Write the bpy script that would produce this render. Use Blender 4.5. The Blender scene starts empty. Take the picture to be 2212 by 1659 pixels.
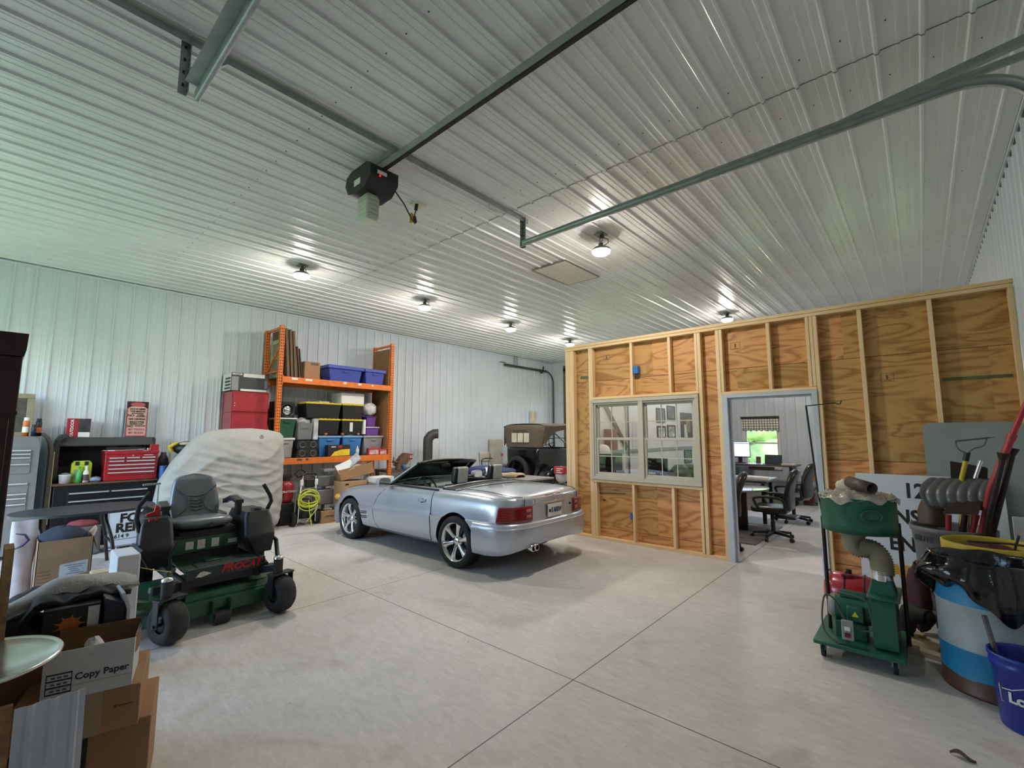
import bpy, math, random
from mathutils import Vector, Matrix, Euler
PI = math.pi
sc = bpy.context.scene
COL = sc.collection
rnd = random.Random(7)

# ---------------------------------------------------------------- materials
def lin(h):
    h = h.lstrip('#')
    o = []
    for i in (0, 2, 4):
        c = int(h[i:i+2], 16) / 255
        o.append(c / 12.92 if c <= .04045 else ((c + .055) / 1.055) ** 2.4)
    return (o[0], o[1], o[2], 1)

_mats = {}
def mat(name, col='#888888', rough=.5, metal=0., var=.12, vs=5., bump=0., bs=60., coat=0., emit=None, es=0., spec=.5, stretch=None, tr=0.):
    if name in _mats:
        return _mats[name]
    m = bpy.data.materials.new(name); m.use_nodes = True
    nt = m.node_tree; n = nt.nodes; L = nt.links
    b = n['Principled BSDF']
    c = lin(col)
    b.inputs['Roughness'].default_value = rough
    b.inputs['Metallic'].default_value = metal
    b.inputs['Specular IOR Level'].default_value = spec
    b.inputs['Coat Weight'].default_value = coat
    b.inputs['Coat Roughness'].default_value = .06
    b.inputs['Transmission Weight'].default_value = tr
    tc = n.new('ShaderNodeTexCoord'); mp = n.new('ShaderNodeMapping')
    L.new(tc.outputs['Object'], mp.inputs['Vector'])
    if stretch: mp.inputs['Scale'].default_value = stretch
    ns = n.new('ShaderNodeTexNoise'); ns.inputs['Scale'].default_value = vs; ns.inputs['Detail'].default_value = 5
    L.new(mp.outputs[0], ns.inputs['Vector'])
    rp = n.new('ShaderNodeValToRGB')
    rp.color_ramp.elements[0].position = .3; rp.color_ramp.elements[1].position = .7
    rp.color_ramp.elements[0].color = (c[0]*(1-var), c[1]*(1-var), c[2]*(1-var), 1)
    rp.color_ramp.elements[1].color = (min(1, c[0]*(1+var)), min(1, c[1]*(1+var)), min(1, c[2]*(1+var)), 1)
    L.new(ns.outputs['Fac'], rp.inputs['Fac']); L.new(rp.outputs['Color'], b.inputs['Base Color'])
    if bump:
        nb = n.new('ShaderNodeTexNoise'); nb.inputs['Scale'].default_value = bs; nb.inputs['Detail'].default_value = 4
        L.new(mp.outputs[0], nb.inputs['Vector'])
        bp = n.new('ShaderNodeBump'); bp.inputs['Strength'].default_value = bump; bp.inputs['Distance'].default_value = .02
        L.new(nb.outputs['Fac'], bp.inputs['Height']); L.new(bp.outputs[0], b.inputs['Normal'])
    if emit:
        b.inputs['Emission Color'].default_value = lin(emit); b.inputs['Emission Strength'].default_value = es
    _mats[name] = m
    return m

def glass_mat(name, tint='#ffffff', rough=.02, op=0.):
    if name in _mats: return _mats[name]
    m = bpy.data.materials.new(name); m.use_nodes = True
    nt = m.node_tree; n = nt.nodes; L = nt.links
    for x in list(n): n.remove(x)
    o = n.new('ShaderNodeOutputMaterial'); t = n.new('ShaderNodeBsdfTransparent'); g = n.new('ShaderNodeBsdfGlossy')
    t.inputs[0].default_value = lin(tint); g.inputs['Roughness'].default_value = rough
    f = n.new('ShaderNodeFresnel'); f.inputs[0].default_value = 1.28
    a = n.new('ShaderNodeMath'); a.operation = 'ADD'; a.inputs[1].default_value = op; L.new(f.outputs[0], a.inputs[0])
    mx = n.new('ShaderNodeMixShader'); L.new(a.outputs[0], mx.inputs[0]); L.new(t.outputs[0], mx.inputs[1]); L.new(g.outputs[0], mx.inputs[2])
    L.new(mx.outputs[0], o.inputs[0]); _mats[name] = m
    return m

# ---------------------------------------------------------------- geometry collector
class MB:
    def __init__(s): s.v = []; s.f = []; s.mi = []; s.sm = []
    def add(s, vs, fs, m=0, smooth=False, M=None):
        o = len(s.v)
        for p in vs:
            p = Vector(p)
            if M is not None: p = M @ p
            s.v.append(p)
        for f in fs:
            s.f.append([i + o for i in f]); s.mi.append(m); s.sm.append(smooth)
        return s
    def box(s, lo, hi, m=0, M=None):
        x0, y0, z0 = lo; x1, y1, z1 = hi
        v = [(x0,y0,z0),(x1,y0,z0),(x1,y1,z0),(x0,y1,z0),(x0,y0,z1),(x1,y0,z1),(x1,y1,z1),(x0,y1,z1)]
        f = [(3,2,1,0),(4,5,6,7),(0,1,5,4),(1,2,6,5),(2,3,7,6),(3,0,4,7)]
        return s.add(v, f, m, False, M)
    def cbox(s, c, d, rot=(0,0,0), m=0, M=None):
        R = Matrix.Translation(c) @ Euler(rot).to_matrix().to_4x4()
        if M is not None: R = M @ R
        h = [q/2 for q in d]
        return s.box((-h[0],-h[1],-h[2]), h, m, R)
    def taper(s, lo, hi, k, m=0, M=None, ky=None):
        # box whose bottom is k times its top
        ky = k if ky is None else ky
        cx, cy = (lo[0]+hi[0])/2, (lo[1]+hi[1])/2; hx, hy = (hi[0]-lo[0])/2, (hi[1]-lo[1])/2
        v = [(cx+a*hx*k, cy+b*hy*ky, lo[2]) for a, b in ((-1,-1),(1,-1),(1,1),(-1,1))] + [(cx+a*hx, cy+b*hy, hi[2]) for a, b in ((-1,-1),(1,-1),(1,1),(-1,1))]
        return s.add(v, [(3,2,1,0),(4,5,6,7),(0,1,5,4),(1,2,6,5),(2,3,7,6),(3,0,4,7)], m, False, M)
    def beam(s, p, q, w, h, m=0, up=(0,0,1)):
        # rectangular bar from p to q
        p, q = Vector(p), Vector(q); d = (q-p); l = d.length; d.normalize()
        u = Vector(up)
        if abs(d.dot(u)) > .98: u = Vector((0,1,0))
        a = d.cross(u).normalized(); b = a.cross(d)
        M = Matrix((( d.x,a.x,b.x,p.x),(d.y,a.y,b.y,p.y),(d.z,a.z,b.z,p.z),(0,0,0,1)))
        return s.box((0,-w/2,-h/2),(l,w/2,h/2),m,M)
    def cyl(s, p, q, r, r2=None, n=16, m=0, cap=True, smooth=True):
        r2 = r if r2 is None else r2
        p, q = Vector(p), Vector(q); d = (q-p).normalized()
        u = Vector((0,0,1)) if abs(d.z) < .9 else Vector((1,0,0))
        a = d.cross(u).normalized(); b = d.cross(a)
        v = []
        for c, rr in ((p, r), (q, r2)):
            for i in range(n):
                t = 2*PI*i/n; v.append(c + a*math.cos(t)*rr + b*math.sin(t)*rr)
        f = [(i, (i+1) % n, n+(i+1) % n, n+i) for i in range(n)]
        s.add(v, [tuple(reversed(x)) for x in f], m, smooth)
        if cap:
            s.add([v[i] for i in range(n)], [tuple(range(n))], m); s.add([v[n+i] for i in range(n)], [tuple(reversed(range(n)))], m)
        return s
    def tube(s, pts, r, n=8, m=0, closed=False, cap=True):
        pts = [Vector(p) for p in pts]; k = len(pts)
        rs = r if isinstance(r, (list, tuple)) else [r]*k
        v = []; pa = None
        for i in range(k):
            if closed: d = pts[(i+1) % k]-pts[i-1]
            else: d = pts[min(i+1,k-1)]-pts[max(i-1,0)]
            if d.length < 1e-9: d = Vector((0,0,1))
            d.normalize()
            if pa is None:
                u = Vector((0,0,1)) if abs(d.z) < .9 else Vector((1,0,0))
                a = d.cross(u).normalized()
            else:
                a = (pa - d*pa.dot(d))
                a = a.normalized() if a.length > 1e-6 else d.orthogonal().normalized()
            pa = a; b = d.cross(a)
            for j in range(n):
                t = 2*PI*j/n; v.append(pts[i] + a*math.cos(t)*rs[i] + b*math.sin(t)*rs[i])
        f = []
        for i in range(k if closed else k-1):
            i2 = (i+1) % k
            for j in range(n):
                j2 = (j+1) % n; f.append((i*n+j, i*n+j2, i2*n+j2, i2*n+j))
        s.add(v, f, m, True)
        if cap and not closed:
            s.add(v[:n], [tuple(reversed(range(n)))], m); s.add(v[-n:], [tuple(range(n))], m)
        return s
    def lathe(s, prof, n=24, m=0, M=None, smooth=True):
        # (radius, height) profile about the z axis
        k = len(prof); v = []
        for r, z in prof:
            for j in range(n):
                t = 2*PI*j/n; v.append((r*math.cos(t), r*math.sin(t), z))
        f = [(i*n+j, i*n+(j+1) % n, (i+1)*n+(j+1) % n, (i+1)*n+j) for i in range(k-1) for j in range(n)]
        return s.add(v, f, m, smooth, M)
    def prism(s, poly, axis, a, b, m=0, M=None, smooth=False):
        # polygon extruded along an axis; poly in the two other axes (x: (y,z), y: (x,z), z: (x,y))
        def P(p, t): return {'x': (t,p[0],p[1]), 'y': (p[0],t,p[1]), 'z': (p[0],p[1],t)}[axis]
        n = len(poly); v = [P(p, a) for p in poly] + [P(p, b) for p in poly]
        f = [(i, (i+1) % n, n+(i+1) % n, n+i) for i in range(n)]
        s.add(v, f, m, smooth, M); s.add(v, [tuple(range(n-1,-1,-1)), tuple(range(n, 2*n))], m, False, M)
        return s
    def grid(s, fn, nu, nv, m=0, smooth=True, M=None, cu=False, cv=False):
        v = [fn(i/(nu if cu else nu-1), j/(nv if cv else nv-1)) for i in range(nu) for j in range(nv)]
        f = []
        for i in range(nu if cu else nu-1):
            for j in range(nv if cv else nv-1):
                i2, j2 = (i+1) % nu, (j+1) % nv
                f.append((i*nv+j, i2*nv+j, i2*nv+j2, i*nv+j2))
        return s.add(v, f, m, smooth, M)
    def ball(s, c, r, n=12, m=0, M=None, noise=0., seed=1):
        rx, ry, rz = r if isinstance(r, (tuple, list)) else (r, r, r)
        rr = random.Random(seed); ph = [rr.uniform(0, 6) for _ in range(6)]
        def fn(u, w):
            t = 2*PI*u; p = PI*(w*.998+.001)
            k = 1 + noise*(math.sin(3*t+ph[0]+2*p)+math.sin(5*t+ph[1]-3*p)*.6+math.sin(7*p+ph[2]+2*t)*.6)
            return (c[0]+rx*k*math.sin(p)*math.cos(t), c[1]+ry*k*math.sin(p)*math.sin(t), c[2]+rz*k*math.cos(p))
        return s.grid(fn, n*2, n, m, True, M, cu=True)
    def loft(s, rings, m=0, smooth=True, cap=True, closed=True):
        n = len(rings[0]); k = len(rings); v = [p for r in rings for p in r]
        f = []
        for i in range(k-1):
            for j in range(n if closed else n-1):
                j2 = (j+1) % n; f.append((i*n+j, i*n+j2, (i+1)*n+j2, (i+1)*n+j))
        s.add(v, f, m, smooth)
        if cap:
            s.add(rings[0], [tuple(reversed(range(n)))], m); s.add(rings[-1], [tuple(range(n))], m)
        return s
    def build(s, name, mats, parent=None, bev=0, seg=2, sub=0, off=None, solid=0, fix=True, label=None):
        if off is None and parent is not None and parent.get('_w'):
            off = Vector(parent['_w'])
        me = bpy.data.meshes.new(name)
        vs = [tuple(p - off) if off is not None else tuple(p) for p in s.v]
        me.from_pydata(vs, [], s.f)
        if not isinstance(mats, (list, tuple)): mats = [mats]
        for m in mats: me.materials.append(m)
        for p, mi, sm in zip(me.polygons, s.mi, s.sm): p.material_index = mi; p.use_smooth = sm
        me.validate(); me.update()
        if fix:
            import bmesh
            bm = bmesh.new(); bm.from_mesh(me); bmesh.ops.recalc_face_normals(bm, faces=bm.faces); bm.to_mesh(me); bm.free()
        o = bpy.data.objects.new(name, me); COL.objects.link(o)
        if parent is not None: o.parent = parent
        if bev:
            b = o.modifiers.new('b', 'BEVEL'); b.width = bev; b.segments = seg; b.limit_method = 'ANGLE'; b.angle_limit = math.radians(40)
            b.harden_normals = False
            for p in me.polygons: p.use_smooth = True
            try: me.set_sharp_from_angle(angle=math.radians(50))
            except Exception: pass
        if sub:
            q = o.modifiers.new('s', 'SUBSURF'); q.levels = sub; q.render_levels = sub
        if solid:
            q = o.modifiers.new('t', 'SOLIDIFY'); q.thickness = solid; q.offset = 0
        if label: o['label'] = label
        return o

def tag(o, label=None, cat=None, group=None, kind=None):
    if label: o['label'] = label
    if cat: o['category'] = cat
    if group: o['group'] = group
    if kind: o['kind'] = kind
    return o

def thing(name, label, cat, loc=(0,0,0), rz=0., group=None, world=False):
    # Empty at the base of a thing; world=True: its parts are given in room coordinates
    o = bpy.data.objects.new(name, None); COL.objects.link(o)
    o.empty_display_size = .1; o.location = loc; o.rotation_euler = (0, 0, rz)
    if world: o['_w'] = list(loc)
    return tag(o, label, cat, group)

def struct(mb, name, m, label, parent=None, **k):
    o = mb.build(name, m, parent, **k)
    if parent is None: tag(o, label, kind='structure')
    return o

def sub(o, *kids):
    for k in kids: k.parent = o

def dup(root, loc, rz=None, label=None, scale=None):
    def cp(o, par):
        c = o.copy(); COL.objects.link(c)
        if par is not None: c.parent = par
        for ch in [x for x in sc.objects if x.parent == o]: cp(ch, c)
        return c
    r = cp(root, None); r.location = loc
    if rz is not None: r.rotation_euler = (0, 0, rz)
    if scale: r.scale = scale
    if label: r['label'] = label
    return r

def text(s, size, m, parent, loc, rot, name='lettering', bold=0., shear=0., align='CENTER', sx=1., ext=.0006):
    cu = bpy.data.curves.new(name, 'FONT'); cu.body = s; cu.size = size; cu.offset = bold; cu.shear = shear
    cu.align_x = align; cu.align_y = 'CENTER'; cu.extrude = ext; cu.resolution_u = 3; cu.space_line = .95
    t = bpy.data.objects.new(name, cu); COL.objects.link(t)
    me = bpy.data.meshes.new_from_object(t)
    bpy.data.objects.remove(t); bpy.data.curves.remove(cu)
    me.materials.clear(); me.materials.append(m)
    o = bpy.data.objects.new(name, me); COL.objects.link(o)
    if parent is not None:
        o.parent = parent
        if parent.get('_w'): loc = Vector(loc) - Vector(parent['_w'])
    o.location = loc; o.rotation_euler = rot; o.scale = (sx, 1, 1)
    return o
FX = (PI/2, 0, PI/2)       # writing on a face that looks towards +x
FY = (PI/2, 0, 0)          # writing on a face that looks towards -y

def arc(c, r, a0, a1, n, plane='xy', z=0):
    o = []
    for i in range(n+1):
        a = a0+(a1-a0)*i/n; p, q = c[0]+r*math.cos(a), c[1]+r*math.sin(a)
        o.append({'xy': (p, q, z), 'xz': (p, z, q), 'yz': (z, p, q)}[plane])
    return o

def smooth(ks, x):
    # monotone-ish interpolation through (x, value) keys
    if x <= ks[0][0]: return ks[0][1]
    if x >= ks[-1][0]: return ks[-1][1]
    for i in range(len(ks)-1):
        if ks[i][0] <= x <= ks[i+1][0]:
            x0, y0 = ks[i]; x1, y1 = ks[i+1]
            d0 = (y1-y0)/(x1-x0)
            m0 = d0 if i == 0 else (ks[i+1][1]-ks[i-1][1])/(ks[i+1][0]-ks[i-1][0])
            m1 = d0 if i == len(ks)-2 else (ks[i+2][1]-ks[i][1])/(ks[i+2][0]-ks[i][0])
            h = x1-x0; t = (x-x0)/h
            return (2*t**3-3*t*t+1)*y0+(t**3-2*t*t+t)*h*m0+(-2*t**3+3*t*t)*y1+(t**3-t*t)*h*m1
# ================================================================ THE SETTING
XL, XR, YF, YB, ZC, YP = -10.19, .82, -1.9, 13.7, 4.36, 6.70
PITCH = .2388

def metal_panel(name, col, rough, dirt=.05):
    return mat(name, col, rough, 0, dirt, 1.2, spec=.48)
M_ceil = metal_panel('white ribbed ceiling steel', '#dfe2e2', .27)
M_wall = metal_panel('white ribbed wall steel', '#ced7df', .46)
M_screw = mat('dark screw head', '#3a3a3a', .5)
M_white = mat('white painted trim', '#dfe0de', .45, var=.04)
M_clay = mat('clay vinyl frame', '#b9b4a6', .45, var=.04)
M_glass = glass_mat('window glass')

def conc():
    m = mat('concrete slab', '#cdcac7', .42, var=.09, vs=1.3, spec=.4)
    nt = m.node_tree; n = nt.nodes; L = nt.links
    b = n['Principled BSDF']; rp = [x for x in n if x.type == 'VALTORGB'][0]
    tc = [x for x in n if x.type == 'TEX_COORD'][0]
    # fine mottling and trowel marks
    mp = n.new('ShaderNodeMapping'); mp.inputs['Scale'].default_value = (3, 9, 1); mp.inputs['Rotation'].default_value = (0, 0, .6)
    L.new(tc.outputs['Object'], mp.inputs[0])
    n2 = n.new('ShaderNodeTexNoise'); n2.inputs['Scale'].default_value = 2.6; n2.inputs['Detail'].default_value = 9; n2.inputs['Roughness'].default_value = .72
    n2.inputs['Distortion'].default_value = .8
    L.new(mp.outputs[0], n2.inputs[0])
    r2 = n.new('ShaderNodeValToRGB'); r2.color_ramp.elements[0].position = .3; r2.color_ramp.elements[1].position = .66
    r2.color_ramp.elements[0].color = (.80, .798, .795, 1); r2.color_ramp.elements[1].color = (1.06, 1.05, 1.04, 1)
    L.new(n2.outputs[0], r2.inputs[0])
    mx = n.new('ShaderNodeMix'); mx.data_type = 'RGBA'; mx.blend_type = 'MULTIPLY'; mx.inputs[0].default_value = 1
    L.new(rp.outputs[0], mx.inputs[6]); L.new(r2.outputs[0], mx.inputs[7])
    # stains
    n3 = n.new('ShaderNodeTexNoise'); n3.inputs['Scale'].default_value = 1.1; n3.inputs['Detail'].default_value = 8; n3.inputs['Distortion'].default_value = 1.6
    L.new(tc.outputs['Object'], n3.inputs[0])
    r3 = n.new('ShaderNodeValToRGB'); r3.color_ramp.elements[0].position = .6; r3.color_ramp.elements[1].position = .74
    r3.color_ramp.elements[0].color = (1, 1, 1, 1); r3.color_ramp.elements[1].color = (.8, .77, .73, 1)
    L.new(n3.outputs[0], r3.inputs[0])
    mx2 = n.new('ShaderNodeMix'); mx2.data_type = 'RGBA'; mx2.blend_type = 'MULTIPLY'; mx2.inputs[0].default_value = 1
    L.new(mx.outputs[2], mx2.inputs[6]); L.new(r3.outputs[0], mx2.inputs[7])
    # dark flecks
    vo = n.new('ShaderNodeTexVoronoi'); vo.inputs['Scale'].default_value = 3.2; L.new(tc.outputs['Object'], vo.inputs[0])
    r4 = n.new('ShaderNodeValToRGB'); r4.color_ramp.elements[0].position = .02; r4.color_ramp.elements[1].position = .035
    r4.color_ramp.elements[0].color = (.45, .43, .42, 1); r4.color_ramp.elements[1].color = (1, 1, 1, 1); L.new(vo.outputs['Distance'], r4.inputs[0])
    mx3 = n.new('ShaderNodeMix'); mx3.data_type = 'RGBA'; mx3.blend_type = 'MULTIPLY'; mx3.inputs[0].default_value = .8
    L.new(mx2.outputs[2], mx3.inputs[6]); L.new(r4.outputs[0], mx3.inputs[7])
    # saw-cut joints
    sx = n.new('ShaderNodeSeparateXYZ'); L.new(tc.outputs['Object'], sx.inputs[0])
    prev = None
    for axis, at in (('X', -1.94), ('X', -4.70), ('Y', 2.812), ('X', -7.46), ('Y', 9.6)):
        a = n.new('ShaderNodeMath'); a.operation = 'SUBTRACT'; L.new(sx.outputs[axis], a.inputs[0]); a.inputs[1].default_value = at
        c = n.new('ShaderNodeMath'); c.operation = 'ABSOLUTE'; L.new(a.outputs[0], c.inputs[0])
        if prev is None: prev = c
        else:
            d = n.new('ShaderNodeMath'); d.operation = 'MINIMUM'; L.new(prev.outputs[0], d.inputs[0]); L.new(c.outputs[0], d.inputs[1]); prev = d
    r5 = n.new('ShaderNodeMapRange'); r5.inputs[1].default_value = .0025; r5.inputs[2].default_value = .0055; L.new(prev.outputs[0], r5.inputs[0])
    mx4 = n.new('ShaderNodeMix'); mx4.data_type = 'RGBA'; mx4.inputs[6].default_value = (.07, .068, .065, 1)
    L.new(r5.outputs[0], mx4.inputs[0]); L.new(mx3.outputs[2], mx4.inputs[7]); L.new(mx4.outputs[2], b.inputs['Base Color'])
    # roughness variation
    rr = n.new('ShaderNodeMapRange'); rr.inputs[3].default_value = .34; rr.inputs[4].default_value = .6; L.new(n2.outputs[0], rr.inputs[0]); L.new(rr.outputs[0], b.inputs['Roughness'])
    bp = n.new('ShaderNodeBump'); bp.inputs['Strength'].default_value = .12; bp.inputs['Distance'].default_value = .01
    L.new(n2.outputs[0], bp.inputs['Height']); L.new(bp.outputs[0], b.inputs['Normal'])
    return m
M_conc = conc()
struct(MB().box((XL-.3, YF-.3, -.15), (XR+.3, YB+.3, 0)), 'floor', M_conc, 'grey concrete slab floor with saw-cut joints')

def ribs(a0, a1, h=.02, minor=.0045, pitch=PITCH, phase=0.):
    pr = [(0, 0), (.085, 0), (.092, minor), (.104, minor), (.111, 0), (.150, 0), (.157, minor), (.169, minor), (.176, 0), (.200, 0), (.2115, h), (.2285, h)]
    s = pitch / .2388
    out = []
    k = math.floor((a0-phase)/pitch)-1
    while k*pitch+phase < a1:
        for t, q in pr:
            p = k*pitch+phase+t*s
            if a0 < p < a1: out.append((p, q))
        k += 1
    return [(a0, 0)] + out + [(a1, 0)]

def corr(mb, axis, fixed, a0, a1, z0, z1, sg, m=0, h=.02):
    # vertical ribbed sheet; axis 'y': in a plane x=fixed, axis 'x': in a plane y=fixed; ribs stand out by sg
    pts = ribs(a0, a1, h)
    v = []
    for t, q in pts:
        for z in (z0, z1):
            v.append((fixed+sg*q, t, z) if axis == 'y' else (t, fixed+sg*q, z))
    mb.add(v, [(2*i, 2*i+2, 2*i+3, 2*i+1) for i in range(len(pts)-1)], m)
    return mb

# ceiling: three rows of sheets, lapped
mb = MB()
for y0, y1, dz in ((YF, 3.92, 0), (3.88, 8.52, .003), (8.46, YB, 0)):
    pts = ribs(XL, XR, .02, .0045, PITCH, -.021)
    v = []
    for t, q in pts:
        v += [(t, y0, ZC-q-dz), (t, y1, ZC-q-dz)]
    mb.add(v, [(2*i, 2*i+2, 2*i+3, 2*i+1) for i in range(len(pts)-1)])
for y in (1.6, 3.6, 4.2, 6.3, 8.2, 8.8, 11.1):
    k = -43
    while k < 4:
        x = k*PITCH+.02
        if XL+.1 < x < XR-.1: mb.box((x-.004, y-.004, ZC-.007), (x+.004, y+.004, ZC-.001), 1)
        k += 1
for y in (3.88, 8.46):
    v = []
    for t, q in pts: v += [(t, y-.0025, ZC-q-.0045), (t, y+.0025, ZC-q-.0045)]
    mb.add(v, [(2*i, 2*i+2, 2*i+3, 2*i+1) for i in range(len(pts)-1)], 1)
mb.box((XL, YF, ZC+.02), (XR, YB, ZC+.1), 0)
ceil_ = struct(mb, 'ceiling', [M_ceil, M_screw], 'white ribbed steel ceiling', fix=False)

mb = corr(MB(), 'y', XL, YF, YB, 0, ZC, 1); mb.box((XL-.2, YF, 0), (XL-.01, YB, ZC))
wl = struct(mb, 'wall_left', M_wall, 'white ribbed steel wall behind the workbench and rack', fix=False)
tr = MB().prism([(XL+.001, ZC-.06), (XL+.028, ZC-.06), (XL+.028, ZC-.045), (XL+.03, ZC-.022), (XL+.001, ZC-.022)], 'y', YF, YB)
struct(tr, 'trim_1', M_wall, 'white channel trim along the top of the ribbed wall')
# right wall with the closed sectional door beside the camera
DY0, DY1, DZ = .75, 4.05, 3.5
mb = corr(MB(), 'y', XR, YF, DY0, 0, ZC, -1); corr(mb, 'y', XR, DY1, YB, 0, ZC, -1); corr(mb, 'y', XR, DY0, DY1, DZ, ZC, -1)
mb.box((XR+.01, YF, 0), (XR+.2, YB, ZC))
for k in range(-6, 58):
    y = k*PITCH+.11
    if YF < y < YB: mb.prism([(y-.07, ZC-.046), (y+.07, ZC-.046), (y+.045, ZC-.072), (y, ZC-.08), (y-.045, ZC-.072)], 'x', XR-.012, XR-.001, 1)
mb.box((XR-.03, YF, ZC-.046), (XR-.001, YB, ZC-.022), 0)
struct(mb, 'wall_right', [M_wall, M_screw], 'white ribbed steel wall behind the tool cans', fix=False)
mb = MB()
for k in range(6): mb.box((XR-.045, DY0+.01, .01+k*.58), (XR-.005, DY1-.01, .01+k*.58+.575))
struct(mb, 'door_2', mat('white door section', '#d8dadb', .4, var=.04), 'white sectional garage door', bev=.006)
# front wall with the big open door
OX0, OX1, OZ = -9.6, -5.2, 3.4
mb = corr(MB(), 'x', YF, XL, OX0, 0, ZC, 1); corr(mb, 'x', YF, OX1, XR, 0, ZC, 1); corr(mb, 'x', YF, OX0, OX1, OZ, ZC, 1)
mb.box((XL, YF-.2, 0), (OX0, YF-.01, ZC)); mb.box((OX1, YF-.2, 0), (XR, YF-.01, ZC)); mb.box((OX0, YF-.2, OZ), (OX1, YF-.01, ZC))
struct(mb, 'wall_front', M_wall, 'white ribbed steel wall with the open garage doorway', fix=False)
# back wall: garage door at the left, three office windows
WIN = [(-3.67, -2.79), (-1.5, -.75), (-.35, .4)]
BD0, BD1, BDZ = -9.55, -5.6, 3.0
mb = MB()
xs = [XL, BD0, BD1] + [q for w in WIN for q in w] + [XR]
corr(mb, 'x', YB, XL, BD0, 0, ZC, -1); corr(mb, 'x', YB, BD0, BD1, BDZ, ZC, -1)
corr(mb, 'x', YB, BD1, XR, 2.15, ZC, -1); corr(mb, 'x', YB, BD1, XR, 0, .8, -1)
e = [BD1] + [q for w in WIN for q in w] + [XR]
for i in range(0, len(e), 2): corr(mb, 'x', YB, e[i], e[i+1], .8, 2.15, -1)
mb.box((XL, YB+.01, 0), (BD0, YB+.2, ZC)); mb.box((BD0, YB+.01, BDZ), (BD1, YB+.2, ZC)); mb.box((BD1, YB+.01, 2.15), (XR, YB+.2, ZC)); mb.box((BD1, YB+.01, 0), (XR, YB+.2, .8))
for i in range(0, len(e), 2): mb.box((e[i], YB+.01, .8), (e[i+1], YB+.2, 2.15))
struct(mb, 'wall_back', M_wall, 'white ribbed steel wall at the far end', fix=False)
M_brownwood = mat('weathered framing', '#6a5846', .7, vs=8, stretch=(1, 1, 6))
mb = MB().box((-9.62, YB-.1, 0), (-9.5, YB-.03, 4.1)); mb.box((-9.62, YB-.1, 3.98), (-5.5, YB-.03, 4.2)); mb.box((-9.5, YB-.09, 2.5), (-5.6, YB-.04, 2.78))
struct(mb, 'trim_2', M_brownwood, 'brown rough timber framing round the far garage door')
mb = MB()
for k in range(4):
    mb.box((BD0+.06, YB-.02, .02+k*.6), (BD1-.04, YB+.03, .6+k*.6))
d3 = struct(mb, 'door_3', mat('grey white door section', '#c4c8c9', .4, var=.05), 'pale sectional garage door behind the antique car', bev=.006)
mb = MB()
for x in (-8.9, -8.1, -7.3, -6.5): mb.box((x, YB-.022, 2.1), (x+.55, YB-.018, 2.35))
mb.build('pane', mat('glowing daylight pane', '#e8f0d8', .3, emit='#e6f2c8', es=2.2), d3)  # panes glow by themselves, standing in for daylight from outside

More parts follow.
